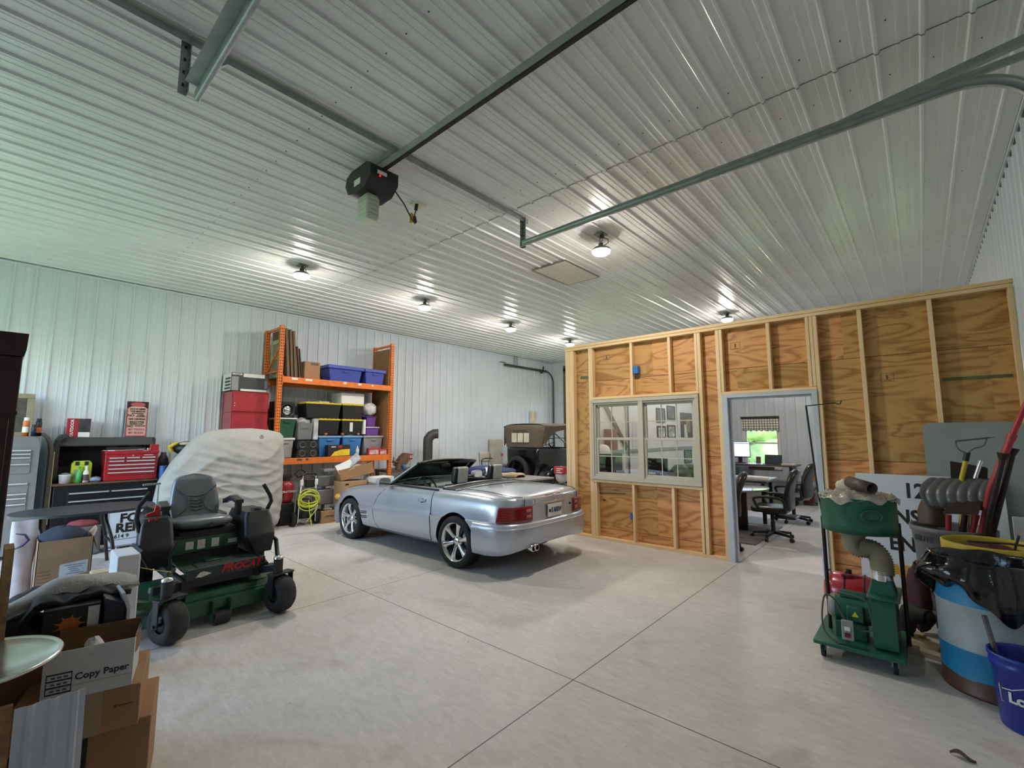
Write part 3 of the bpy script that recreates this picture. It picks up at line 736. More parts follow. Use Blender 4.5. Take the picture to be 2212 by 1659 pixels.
for p in me2.polygons: p.use_smooth = True
try: me2.set_sharp_from_angle(angle=math.radians(38))
except Exception: pass
mb = MB()
mb.box((.40, -.70, .40), (1.80, .70, .405)); mb.box((.395, -.70, .4), (.405, .70, .95)); mb.box((.40, -.705, .4), (1.8, -.695, .92)); mb.box((.40, .695, .4), (1.8, .705, .92))
mb.build('cabin_lining', M_carblk, car)
# door, with its shut lines
def dfx(z): return smooth([(.26, 1.74), (.4, 1.84), (.6, 1.86), (.8, 1.72), (.93, 1.52)], z)
for s in (1, -1):
    def dp(u, v):
        z = .275+v*(.915-.275); x = .485+u*(dfx(z)-.485); return (x, s*(side_y(x, z)+.004), z)
    d = MB().grid(dp, 24, 22).build('door', M_silver, car)
    pts = [dp(0, 1-i/12) for i in range(13)] + [dp(i/10, 0) for i in range(11)] + [dp(1, i/12) for i in range(13)]
    MB().tube([(a, b-s*.002, c) for a, b, c in pts], .005, 5).build('shut_line', M_well, d)
    mb = MB(); hz = .79
    mb.loft([[(.60+.16*i/6, s*(side_y(.6, hz)+.014+.024*math.sin(PI*i/6)), hz+dz) for dz in (-.018, .018)] + [(.60+.16*i/6, s*(side_y(.6, hz)+.001), hz+dz) for dz in (.018, -.018)] for i in range(7)])
    mb.build('handle', M_silver, d, bev=.003)
    MB().ball((.68, s*(side_y(.68, hz)), hz-.012), (.06, .012, .036), 10).build('handle_recess', M_carblk, d)
    mb = MB()
    for k, z in enumerate((.49, .465, .42, .395)):
        mb.cbox((2.13, s*(side_y(2.13, z)+.002), z), (.16, .008, .012), (0, .06, 0))
    mb.build('fender_vent', M_carblk, car)
    MB().tube([(x, s*(side_y(x, .93)+.0), .935+.008) for x in (.42, .8, 1.2, 1.55)], .010, 6).build('belt_trim', M_carblk, car)
    # mirror
    def mr(dx, k): return [(1.50+dx, s*(.985+.105*k*math.copysign(abs(math.cos(a))**.6, math.cos(a))), .99+.066*k*math.copysign(abs(math.sin(a))**.6, math.sin(a))) for a in [2*PI*i/24 for i in range(24)]]
    m = MB().loft([mr(-.05, .97), mr(-.03, 1.0), mr(.02, .97), mr(.06, .80), mr(.09, .45)]).build('side_mirror', M_silver, car)
    MB().add([(1.447, p[1], p[2]) for p in mr(0, .88)], [tuple(range(24))]).build('mirror_glass', M_chrome, m)
    MB().cbox((1.52, s*.88, .95), (.09, .10, .03)).build('mirror_foot', M_carblk, m)
    MB().ball((3.13, s*.80, .62), (.09, .05, .05), 10).build('indicator', mat('amber lamp', '#d9942a', .2, coat=.5), car)
# bumpers
def plan_rear(n=26):
    p = [(-.37, cw(-.37))]
    for i in range(n+1):
        t = PI/2*i/n; x = RS-RL_*max(0, math.sin(t))**(2/RN)
        if x < -.40: p.append((x, HW*max(0, math.cos(t))**(2/RN)))
    return p+[(x, -y) for x, y in reversed(p[:-1])]
low = lambda x, y: -.09*(abs(y)/HW)**3 if x < 0 else 0
def sweep(plan, prof, mb=None):
    mb = mb or MB(); rs = []
    for i, (x, y) in enumerate(plan):
        a, b = plan[max(0, i-1)], plan[min(len(plan)-1, i+1)]; t = Vector((b[0]-a[0], b[1]-a[1])); 
        if t.length < 1e-6: t = Vector((0, -1))
        t.normalize(); nx, ny = t.y, -t.x
        nx, ny = -nx, -ny
        if nx*(x-1.1)+ny*y < 0: nx, ny = -nx, -ny
        rs.append([(x+nx*d, y+ny*d, z+low(x, y)*max(0, (.58-z)/.22)) for d, z in prof])
    return mb.loft(rs)
bp = [(-.03, .36), (.0, .345), (.03, .355), (.048, .41), (.055, .49), (.055, .565), (.046, .61), (.02, .632), (-.03, .64)]
sweep(plan_rear(), bp).build('rear_bumper', M_silver, car)
sweep(plan_rear(), [(.052, .567), (.058, .57), (.058, .58), (.05, .583)]).build('bumper_strip', mat('pale bumper strip', '#c9ced6', .3, .4), car)
def plan_front(n=18):
    p = [(2.95, HW*.985)]
    for i in range(4, n+1):
        t = PI/2*i/n; p.append((2.70+.76*max(0, math.sin(t))**(2/2.5), HW*max(0, math.cos(t))**(2/2.5)))
    return p+[(x, -y) for x, y in reversed(p[:-1])]
sweep(plan_front(), [(-.03, .21), (.02, .2), (.045, .28), (.05, .42), (.04, .5), (-.03, .53)]).build('front_bumper', M_silver, car)
# tail lamps wrap the corners
for s in (1, -1):
    pl = plan_rear(60); pl = pl[:(len(pl)+1)//2]; io = next(i for i, p in enumerate(pl) if p[0] < -.70); ii = next(i for i, p in enumerate(pl) if p[1] < .46)
    def lampfn(i0, z0, z1, d, slant):
        def fn(u, v):
            z = z0+(z1-z0)*v; a = i0[0]-slant*(1-v)*0+u*(i0[1]-i0[0])
            a = a + (1-u)*slant*v
            k = int(min(len(pl)-2, a)); f = a-k
            x = pl[k][0]+(pl[k+1][0]-pl[k][0])*f; y = pl[k][1]+(pl[k+1][1]-pl[k][1])*f
            dx, dy = x-(-.4), y; L = math.hypot(dx*1.2, dy); nx, ny = dx*1.2/L, dy/L
            return (x+nx*d, s*(y+ny*d*.6)-s*.010*(y/HW), z)
        return fn
    tl = MB().grid(lampfn((io, ii), .645, .825, .012, 3.), 30, 10).build('tail_lamp', M_tail, car, solid=.02)
    mb = MB()
    for k in range(5): mb.grid(lampfn((io+.6, ii-.4), .664+k*.032, .669+k*.032, .026, 3.), 30, 2)
    mb.build('lamp_rib', mat('dark red lamp rib', '#5c0c16', .25), tl, solid=.004)
    mb = MB(); mb.grid(lampfn((ii-5, ii-1), .685, .72, .026, 0), 8, 2); mb.grid(lampfn((ii-5, ii-1), .755, .79, .026, 0), 8, 2); mb.build('reverse_lamp', M_tail2, tl, solid=.004)
# rear face details (rear is at x = -0.930)
MB().box((-0.945, -.26, .828), (-0.925, .26, .842)).build('chrome_strip', M_chrome, car, bev=.003)
pb = MB().cbox((-0.950, 0, .725), (.012, .31, .155)).build('number_plate', mat('white number plate', '#d9dbd8', .4, vs=12, var=.08), car, bev=.003)
RX = (PI/2, 0, -PI/2)
M_navy = mat('navy print', '#1d2540', .5)
text('S ARRW', .085, M_navy, pb, (-0.958, -.03, .725), RX, 'lettering', .004, sx=.72)
MB().cyl((-0.955, .115, .725), (-0.959, .115, .725), .022, n=16).build('emblem', M_navy, pb)
text('SL 500', .05, M_chrome, car, (-0.945, .40, .868), RX, 'badge', .002, .15)
mb = MB().tube(arc((0, .885), .034, 0, 2*PI, 24, 'yz', -0.938)[:-1], .004, 6, closed=True)
for a in (90, 210, 330):
    mb.tube([(-0.938, 0, .885), (-0.938, .034*math.cos(math.radians(a)), .885+.034*math.sin(math.radians(a)))], [.006, .0015], 6)
mb.build('star_emblem', M_chrome, car)
MB().box((-0.920, .17-.34, .905), (-0.880, .17, .925)).build('brake_lamp', M_tail, car, bev=.004)
MB().cyl((-0.920, -.38, .765), (-0.942, -.38, .765), .014).build('lock', M_carblk, car)
# trunk lid shut lines and hood shut line
mb = MB()
for s in (1, -1):
    mb.tube([(x, s*.70*min(1, cw(x)/HW*1.06), czs(x)+(czt(x)-czs(x))*.60+.001) for x in (.1, -.2, -.45, -.65, -.8, -.88)], .004, 5)
    mb.tube([(-.915, s*.58, z) for z in (.83, .86, .89, .92)], .004, 5)
    mb.tube([(x, s*.72*cw(x)/HW, czs(x)+(czt(x)-czs(x))*.52+.001) for x in (1.9, 2.2, 2.6, 2.9, 3.2)], .004, 5)
mb.build('shut_line', M_well, car)
# top compartment cover behind the seats
def cap(x0, x1, dz, m, name, wy=.74, th=.012):
    def fn(u, v):
        y = -wy+2*wy*u; x = x0+(x1-x0)*v - .10*(abs(y)/wy)**2*-1.
        return (x, y, czt(.2)+dz-.045*(abs(y)/wy)**2.2)
    return MB().grid(fn, 24, 4).build(name, m, car, solid=th)
cap(.02, .30, .012, mat('black roof cover', '#17171b', .6), 'top_cover', .76)
cap(-.02, .03, .018, M_silver, 'cover_rail', .77); cap(.29, .36, .026, M_silver, 'cover_rail', .70)
# windscreen
def ws(u, v):
    y = -1+2*u; b = (1.80-.10*y*y, .72*y, .945-.02*y*y); t = (1.27-.12*y*y, .60*y, 1.285-.03*y*y)
    return tuple(b[i]+(t[i]-b[i])*v for i in range(3))
MB().grid(ws, 20, 8).build('windscreen', glass_mat('car glass', '#cfe0dc'), car, solid=.004)
mb = MB().tube([ws(0, v/8) for v in range(9)] + [ws(u/14, 1) for u in range(1, 15)] + [ws(1, 1-v/8) for v in range(1, 9)], .027, 8)
fr = mb.build('windscreen_frame', M_carblk, car)
MB().tube([tuple(Vector(ws(0, v/8))+Vector((.012, -.02, .006))) for v in range(9)], .014, 6).build('pillar_trim', M_silver, car)
MB().tube([tuple(Vector(ws(1, v/8))+Vector((.012, .02, .006))) for v in range(9)], .014, 6).build('pillar_trim', M_silver, car)
mb = MB()
for s in (1, -1): mb.cbox((1.10, s*.30, 1.25), (.15, .40, .02), (0, .2, 0))
mb.build('sun_visor', M_carblk, car, bev=.006)
MB().cbox((1.22, 0, 1.20), (.03, .20, .06)).build('cabin_mirror', M_carblk, car, bev=.01)
MB().cbox((1.235, 0, 1.20), (.004, .04, .05)).build('toll_tag', mat('pale tag', '#c8d8d8', .4), car)
# dashboard, wheel, seats
MB().prism([(1.42, .62), (1.40, .80), (1.50, .90), (1.78, .94), (1.85, .90), (1.85, .6)], 'y', -.69, .69).build('dashboard', M_carblk, car, bev=.02)
mb = MB().prism([(1.36, .80), (1.38, .93), (1.52, .955), (1.60, .92)], 'y', .17, .57); mb.build('instrument_hood', M_carblk, car, bev=.02)
T = Matrix.Translation((1.22, .37, .87)) @ Euler((0, math.radians(-62), 0)).to_matrix().to_4x4()
mb = MB().tube([tuple(T @ Vector(p)) for p in arc((0, 0), .185, 0, 2*PI, 32)[:-1]], .015, 8, closed=True)
for a in (0, 120, 240): mb.tube([tuple(T @ Vector((0, 0, -.02))), tuple(T @ Vector((.18*math.cos(math.radians(a)), .18*math.sin(math.radians(a)), 0)))], .018, 6)
mb.ball((0, 0, 0), (.06, .06, .025), 8, 0, T)
mb.build('steering_wheel', M_carblk, car)
for y in (.37, -.37):
    mb = MB(); prof = [(.62, .40), (.72, .62), (.56, .92), (.50, 1.0), (.40, 1.0), (.42, .80), (.48, .42)]
    mb.prism(prof, 'y', y-.25, y+.25); mb.box((.6, y-.25, .42), (1.08, y+.25, .60))
    se = mb.build('seat', M_carblk, car, bev=.04, seg=3)
    MB().cbox((.59, y, .76), (.05, .28, .34), (0, -.45, 0)).build('seat_panel', M_seatgrey, se, bev=.02)
    MB().cbox((.47, y, 1.11), (.11, .27, .24), (0, -.12, 0)).build('headrest', M_carblk, se, bev=.035, seg=3)
    MB().cbox((.425, y, 1.115), (.07, .19, .235), (0, -.12, 0)).build('headrest_panel', M_seatgrey, se, bev=.025, seg=3)
mb = MB().box((.5, -.1, .42), (1.4, .1, .66)); mb.build('centre_console', M_carblk, car, bev=.03)
# exhaust
mb = MB()
for y in (.50, .43): mb.lathe([(.030, 0), (.038, 0), (.038, .10), (.030, .10)], 18, 0, Matrix.Translation((-.99, y, .325)) @ Euler((0, PI/2, 0)).to_matrix().to_4x4())
mb.build('exhaust_tip', M_chrome, car)
mb = MB()
for y in (.50, .43): mb.cyl((-.975, y, .325), (-.86, y, .325), .03)
mb.build('exhaust_bore', M_well, car)
MB().box((-.45, -.72, .21), (3.1, .72, .26)).box((-.8, -.6, .38), (-.4, .6, .42)).build('underbody', M_well, car)
# wheels
M_tyre = mat('tyre rubber', '#1c1d1e', .75, var=.15, vs=40, bump=.15, bs=90)
def wheel_mesh():
    R = Matrix.Rotation(-PI/2, 4, 'X')
    t = MB().lathe([(.235, -.12), (.262, -.125), (.312, -.115), (.325, -.09), (.326, 0), (.325, .09), (.312, .115), (.285, .124), (.262, .125), (.242, .118)], 48, 0, R)
    r = MB().lathe([(.244, .118), (.248, .112), (.235, .108), (.225, .095), (.215, .06), (.21, -.1)], 48, 0, R)
    for k in range(6):
        a = 2*PI*k/6; c, s = math.cos(a), math.sin(a); rs = []
        for rr, hw, z0, z1 in ((.045, .034, .04, .075), (.09, .030, .045, .085), (.14, .030, .05, .095), (.19, .040, .055, .10), (.226, .058, .06, .104)):
            q = []
            for sw, zz in ((-1, z0), (-.75, z1-.006), (-.3, z1), (.3, z1), (.75, z1-.006), (1, z0)):
                p = R @ Vector((rr*c-sw*hw*s, rr*s+sw*hw*c, zz)); q.append(tuple(p))
            rs.append(q)
        r.loft(rs)
    r.lathe([(0, .088), (.032, .086), (.04, .08), (.075, .072), (.08, .03)], 24, 0, R)
    for k in range(5):
        a = 2*PI*k/5+.3; p = Vector((.056*math.cos(a), .056*math.sin(a), 0)); r.cyl(tuple(R @ (p+Vector((0, 0, .06)))), tuple(R @ (p+Vector((0, 0, .082)))), .008, m=1)
    d = MB().lathe([(0, .012), (.17, .012), (.172, 0), (.21, -.02), (.212, -.1)], 36, 0, R)
    return t, r, d
for x, s in ((0, 1), (2.57, 1), (0, -1), (2.57, -1)):
    t, r, d = wheel_mesh()
    w_ = bpy.data.objects.new('wheel', None); COL.objects.link(w_); w_.parent = car; w_.location = (x, s*.785, .325); w_.rotation_euler = (0, .3+.2*x, 0 if s > 0 else PI)
    t.build('tyre', M_tyre, w_); r.build('rim', [M_chrome, M_screw], w_); d.build('brake_disc', mat('brake disc', '#6d6d6d', .35, .8), w_)
# ================================================================ ZERO-TURN MOWER
M_green = mat('dark green enamel', '#1d5236', .38, var=.2, vs=7, coat=.3)
M_dgreen = mat('dusty dark green steel', '#1c3a2b', .5, var=.3, vs=9)
M_mblk = mat('dusty black plastic', '#202224', .5, var=.25, vs=6)
M_vinyl = mat('grey seat vinyl', '#6f767b', .33, var=.05, coat=.2)
M_red = mat('red print', '#b3212c', .5)
M_sticker = mat('pale warning sticker', '#cfd2cf', .5, vs=50, var=.2)
mw = thing('riding_mower', 'dark green zero-turn riding mower with a grey vinyl seat', 'mower', (-5.4, 1.5, 0), world=True)
# cutting deck
def dk(x0, x1, y0, y1, r):
    p = []
    for cx, cy, a0 in ((x1-r, y1-r, 0), (x0+r*.5, y1-r*.5, 90), (x0+r*.5, y0+r*.5, 180), (x1-r, y0+r, 270)):
        rr = r if a0 in (0, 270) else r*.5
        for i in range(7):
            a = math.radians(a0+15*i); p.append((cx+rr*math.cos(a), cy+rr*math.sin(a)))
    return p
mb = MB(); base = dk(-5.85, -4.93, .78, 2.16, .30)
def sc_(p, k, z): return [(-5.4+(x+5.4)*k, 1.47+(y-1.47)*k, z) for x, y in p]
mb.loft([sc_(base, 1.0, .085), sc_(base, 1.0, .19), sc_(base, .985, .215), sc_(base, .90, .225), sc_(base, .86, .27), sc_(base, .8, .275)], smooth=False)
deck = mb.build('cutting_deck', M_green, mw, bev=.006)
MB().prism([(-5.15, .775), (-4.99, .82), (-4.955, .95), (-4.93, 1.0), (-4.94, 1.2), (-5.1, .9)], 'z', .19, .215).build('deck_lip', M_dgreen, deck, off=Vector(mw['_w']))
mb = MB().loft([[(-5.5, .80, .26), (-5.05, .80, .26), (-5.05, .83, .28), (-5.5, .83, .28)], [(-5.45, .66, .40), (-5.08, .68, .38), (-5.08, .71, .40), (-5.45, .69, .42)], [(-5.42, .88, .70), (-5.12, .90, .68), (-5.12, .93, .70), (-5.42, .91, .72)]], smooth=False)
mb.build('discharge_chute', M_mblk, mw, bev=.01)
mb = MB()
for y in (1.42, 1.56): MB().box((-4.93, y-.008, .05), (-4.84, y+.008, .20)).build('roller_bracket', M_dgreen, mw)
pass; MB().cyl((-4.87, 1.43, .062), (-4.87, 1.55, .062), .06).build('anti_scalp_roller', M_mblk, mw)
for y in (1.12, 1.5, 1.85): MB().cyl((-5.35, y, .27), (-5.35, y, .32), .09, .08, 18).build('spindle_cover', M_dgreen, mw)
# frame and caster arms
mb = MB()
for y in (1.22, 1.83): mb.beam((-6.4, y, .36), (-5.0, y, .36), .05, .08)
mb.beam((-5.05, 1.0, .36), (-5.05, 2.0, .36), .07, .07)
mb.build('main_frame', M_mblk, mw, bev=.005)
M_tyreg = mat('worn grey mower tyre', '#2e3031', .85, var=.25, vs=9, bump=.25, bs=50)
for px, py, ay, sx, yaw in ((-4.73, 1.035, 1.15, -4.72, 20), (-4.76, 1.925, 1.85, -4.76, 12)):
    mb = MB().beam((-5.06, ay, .36), (px, py, .42), .06, .06)
    mb.cyl((px, py, .355), (px, py, .505), .042); mb.build('caster_arm', M_mblk, mw, bev=.003)
    MB().lathe([(.044, 0), (.042, .014), (.03, .026), (0, .03)], 18, 0, Matrix.Translation((px, py, .503))).build('bearing_cap', M_chrome, mw)
    cx, cy = px-.005, py+.03*(1 if py < 1.5 else 1); R = Matrix.Translation((cx, cy, 0)) @ Matrix.Rotation(math.radians(yaw), 4, 'Z')
    mb = MB()
    for s in (-1, 1): mb.box((-.035, s*.105-.006, .15), (.035, s*.105+.006, .37), 0, R)
    mb.box((-.05, -.112, .355), (.05, .112, .37), 0, R); mb.cyl(tuple(R @ Vector((0, -.125, .17))), tuple(R @ Vector((0, .125, .17))), .014)
    wv = mb.build('caster_fork', M_mblk, mw, bev=.003)
    RT = R @ Matrix.Translation((0, 0, .171)) @ Matrix.Rotation(PI/2, 4, 'X')
    MB().lathe([(.07, -.07), (.10, -.084), (.145, -.078), (.166, -.05), (.171, 0), (.166, .05), (.145, .078), (.10, .084), (.07, .07)], 32, 0, RT).build('caster_wheel', M_tyreg, mw)
    MB().lathe([(0, -.06), (.04, -.065), (.07, -.055), (.072, .055), (.04, .065), (0, .06)], 20, 0, RT).build('wheel_hub', M_mblk, mw)
# rear drive wheels
for y in (1.03, 2.08):
    R = Matrix.Translation((-6.12, y, .285)) @ Matrix.Rotation(PI/2, 4, 'X')
    mb = MB().lathe([(.14, -.12), (.17, -.14), (.25, -.13), (.28, -.11), (.285, 0), (.28, .11), (.25, .13), (.17, .14), (.14, .12)], 32, 0, R)
    for k in range(26):
        a = 2*PI*k/26
        for s in (-.09, -.03, .03, .09): mb.cbox((.283*math.cos(a+(s > 0)*.12), .283*math.sin(a+(s > 0)*.12), s), (.02, .035, .045), (0, 0, a), 0, R)
    mb.build('drive_wheel', M_tyre, mw)
    MB().lathe([(0, -.05), (.06, -.06), (.14, -.1), (.145, .1), (.06, .06), (0, .05)], 24, 0, R).build('wheel_rim', M_mblk, mw)
# foot board and front lip plate
mb = MB().prism([(-5.56, .462), (-5.12, .452), (-5.02, .49), (-5.0, .485), (-4.995, .40), (-5.01, .395), (-5.03, .47), (-5.12, .435), (-5.56, .44)], 'y', 1.245, 1.885)
fb = mb.build('foot_board', M_dgreen, mw, bev=.004)
MB().prism([(1.235, .395), (1.89, .40), (1.885, .495), (1.25, .488)], 'x', -4.996, -4.988).build('front_plate', mat('black front plate', '#22302b', .4), fb, off=Vector(mw['_w']))
text('PROCAT', .088, M_red, mw, (-4.985, 1.675, .452), FX, 'lettering', .004, .35, sx=.98)
mb = MB().prism([(1.30, .418), (1.335, .455), (1.36, .462), (1.40, .445), (1.425, .435), (1.40, .425), (1.345, .412)], 'x', -4.987, -4.984); mb.build('emblem', M_sticker, mw)
MB().box((-5.45, 1.36, .458), (-5.12, 1.80, .463)).build('foot_mat', M_mblk, fb, off=Vector(mw['_w']))
MB().box((-5.40, 1.46, .46), (-5.32, 1.60, .475)).build('foot_pedal', M_green, mw, bev=.004)
# seat base
MB().box((-6.25, 1.24, .40), (-5.56, 1.82, .70)).build('seat_base', M_mblk, mw, bev=.01)
gp = MB().prism([(1.215, .525), (1.835, .545), (1.845, .668), (1.21, .668)], 'x', -5.565, -5.545).build('front_panel', M_green, mw, bev=.003)
for y, h in ((1.375, .075), (1.475, .09), (1.60, .085)): MB().box((-5.544, y-.035, .598-h/2), (-5.541, y+.033, .598+h/2)).build('sticker', M_sticker, gp, off=Vector(mw['_w']))
mb = MB().box((-5.544, 1.715, .57), (-5.541, 1.80, .61)); mb.build('emblem', M_sticker, gp, off=Vector(mw['_w']))
MB().box((-5.9, 1.28, .69), (-5.56, 1.8, .735)).build('seat_pan', M_mblk, mw, bev=.008)
def cush(u, v):
    t = 2*PI*u
    k = abs(math.cos(t))**.45*(1 if math.cos(t) > 0 else -1), abs(math.sin(t))**.45*(1 if math.sin(t) > 0 else -1)
    p = PI*(v*.998+.001); r = math.sin(p)**.45
    return (-5.74+.26*k[0]*r, 1.50+.265*k[1]*r, .795+.062*math.cos(p)+(.018*k[0]*r))
seat = MB().grid(cush, 40, 16, cu=True).build('seat_cushion', M_vinyl, mw)
def bk(z):  # half width of the back rest
    return smooth([(.80, .20), (.90, .225), (1.0, .222), (1.12, .205), (1.2, .185), (1.25, .14), (1.272, .02)], z)
rs = []
for i in range(19):
    z = .80+.472*(1-(1-i/18)**1.4); w = bk(z); x0 = -5.93-.30*(z-.8); th = .05*min(1, (1.275-z)*14+.25)
    rr = []
    for k in range(28):
        t = 2*PI*k/28; c, s = math.cos(t), math.sin(t)
        q = abs(s)**.55*(1 if s > 0 else -1); g = abs(c)**.6*(1 if c > 0 else -1)
        rr.append((x0+th*g+(.018*abs(q)**2 if c > 0 else 0), 1.50+w*q, z))
    rs.append(rr)
MB().loft(rs).build('seat_back', M_vinyl, mw)
mb = MB()
def bx(z): return -5.93-.30*(z-.8)+.058
for s in (-1, 1): mb.tube([(bx(z)+.012, 1.5+s*y, z) for y, z in ((.19, 1.14), (.13, 1.085), (.08, 1.05), (.065, .98), (.08, .92), (.16, .86))], .006, 6)
mb.tube([(bx(1.05), 1.5-.08, 1.05), (bx(1.04)+.004, 1.5, 1.035), (bx(1.05), 1.58, 1.05)], .006, 6)
for k in range(4): mb.tube([(bx(1.0-k*.03)+.002, 1.5-.055, 1.005-k*.033), (bx(1.0)+.004+.009*k, 1.5, .99-k*.033), (bx(1.0-k*.03)+.002, 1.555, 1.005-k*.033)], .006, 6)
mb.build('seat_seam', mat('dark grey piping', '#4b5055', .5), mw)
MB().cyl((-5.478, 1.535, .79), (-5.47, 1.535, .79), .022).build('seat_badge', mat('black badge', '#26282a', .4), mw)
for s, y in ((-1, 1.20), (1, 1.80)):
    MB().loft([[(-5.98, y-.03, .93), (-5.98, y+.03, .93), (-5.98, y+.03, .98), (-5.98, y-.03, .98)], [(-5.8, y-.045+s*.02, .985), (-5.8, y+.045+s*.02, .985), (-5.8, y+.045+s*.02, 1.03), (-5.8, y-.045+s*.02, 1.03)], [(-5.62, y-.04+s*.03, .955), (-5.62, y+.04+s*.03, .955), (-5.62, y+.04+s*.03, .995), (-5.62, y-.04+s*.03, .995)]], smooth=False).build('arm_rest', M_mblk, mw, bev=.014)
    MB().beam((-5.66, y+s*.03, .84), (-5.66, y+s*.03, .96), .07, .05).build('arm_post', M_mblk, mw)
# side consoles with fuel tanks
for y0, y1, z0, z1, o_ in ((.95, 1.20, .48, .915, .12), (1.83, 2.10, .46, .875, 0)):
    mb = MB().loft([[(-5.95, y0+.06+o_, z0), (-5.35, y0+.06, z0), (-5.35, y1-.01, z0), (-5.95, y1-.01, z0)], [(-6.0, y0-.03+o_, z0+.18), (-5.30, y0-.03, z0+.18), (-5.30, y1, z0+.18), (-6.0, y1, z0+.18)], [(-5.97, y0+o_, z1-.06), (-5.42, y0, z1-.06), (-5.42, y1, z1-.06), (-5.97, y1, z1-.06)], [(-5.95, y0+.02+o_, z1), (-5.45, y0+.02, z1), (-5.45, y1-.02, z1), (-5.95, y1-.02, z1)]], smooth=False)
    mb.build('fuel_tank', M_mblk, mw, bev=.03, seg=3)
MB().lathe([(.05, 0), (.055, .03), (.04, .03), (.035, .01), (0, .01)], 20, 0, Matrix.Translation((-5.56, 1.98, .872))).build('cup_holder', M_mblk, mw)
MB().cyl((-5.85, 1.14, .91), (-5.9, 1.06, .95), .05).build('fuel_cap', M_mblk, mw)
for k, y in enumerate((.95, 1.0)): MB().cyl((-5.40, y+.06, .905), (-5.36, y+.06, .925), .012).build('knob', mat('red knob', '#a31b22', .4), mw)
# steering levers
for pts in ([(-5.62, 1.80, .60), (-5.6, 1.88, .72), (-5.6, 2.10, .84), (-5.6, 2.15, .95), (-5.6, 2.13, 1.02), (-5.6, 2.06, 1.14)], [(-5.5, 1.24, .60), (-5.5, 1.05, .70), (-5.5, .96, .80), (-5.5, .93, .92), (-5.5, .94, 1.04), (-5.5, 1.02, 1.16)]):
    lv = MB().tube(pts, .014, 8).build('steering_lever', M_mblk, mw)
    MB().tube(pts[-4:], .021, 10).build('grip', M_rub, lv, off=Vector(mw['_w']))
mb = MB().tube([(-5.45, 1.86, .42), (-5.2, 1.93, .44), (-4.98, 1.9, .42)], .02, 8); mb.tube([(-5.4, 1.9, .58), (-5.4, 2.1, .60), (-5.36, 2.13, .56), (-5.3, 2.13, .40), (-5.2, 2.11, .38)], .022, 8)
mb.build('lift_linkage', M_mblk, mw)
mb = MB().tube([(-5.3, 1.2, .45), (-5.1, 1.13, .47), (-4.95, 1.1, .42)], .022, 8); mb.tube([(-5.2, 1.19, .72), (-5.2, 1.14, .6), (-5.15, 1.15, .42)], .012, 6); mb.tube([(-5.55, 1.19, .80), (-5.5, 1.21, .65), (-5.45, 1.2, .45)], .01, 6)
mb.build('hydraulic_hose', M_rub, mw)
MB().box((-6.75, 1.15, .42), (-6.2, 1.9, .80)).box((-6.7, 1.25, .8), (-6.3, 1.75, .9)).build('engine', M_mblk, mw, bev=.03)
MB().tube([(-5.02, 1.12, .50), (-5.1, 1.02, .52), (-5.16, .93, .55)], .004, 5).build('pull_strap', mat('yellow strap', '#c8b82c', .6), mw)
# bar clamp on the console
cl = thing('bar_clamp', 'steel bar clamp with a red jaw standing on the mower console', 'clamp', (-5.62, 1.10, .91), world=True)
MB().beam((-5.62, 1.10, .93), (-5.62, 1.10, 1.22), .022, .008).build('bar', M_chrome, cl)
MB().cbox((-5.62, 1.045, 1.222), (.02, .14, .02), (.03, 0, 0)).build('fixed_jaw', M_galv, cl, bev=.004)
mb = MB().prism([(1.13, .915), (1.12, 1.0), (1.09, 1.02), (1.08, .96), (1.02, .94), (1.02, .92)], 'x', -5.635, -5.605); mb.build('sliding_jaw', mat('red clamp handle', '#b5262a', .4), cl, bev=.004)
# ================================================================ ALONG THE RIBBED WALL
M_chest = mat('black tool chest paint', '#17181a', .35, var=.15)
M_hutch = mat('dark grey hutch paint', '#3a3c3c', .45, var=.12)
M_top = mat('brown bench top', '#5a4336', .5, var=.2, vs=9)
M_pull = mat('polished aluminium pull', '#e3e6e8', .25, .6, .03)
M_redp = mat('red tool chest paint', '#9c1b26', .32, var=.1, coat=.4)
M_greyp = mat('grey tool chest paint', '#6d706f', .42, var=.1)
M_card = mat('brown cardboard', '#a17a57', .8, var=.08, vs=4)
M_card2 = mat('tan cardboard', '#b08d6c', .8, var=.08, vs=4)
M_paper = mat('white paper', '#dcdddb', .7, var=.05)
M_blackp = mat('black print', '#1d1d1e', .5)
M_dark = mat('dark clutter', '#141414', .7)

def drawer(t, x, y0, y1, z0, z1, m, name='drawer', hz=None):
    d = MB().box((x-.02, y0, z0), (x+.004, y1, z1)).build(name, m, t, bev=.003)
    hz = z1-.022 if hz is None else hz
    MB().prism([(x+.004, hz-.012), (x+.026, hz-.008), (x+.026, hz+.010), (x+.004, hz+.012)], 'y', y0+.012, y1-.012).build('pull', M_pull, d, off=Vector(t.get('_w') or (0, 0, 0)))
    return d
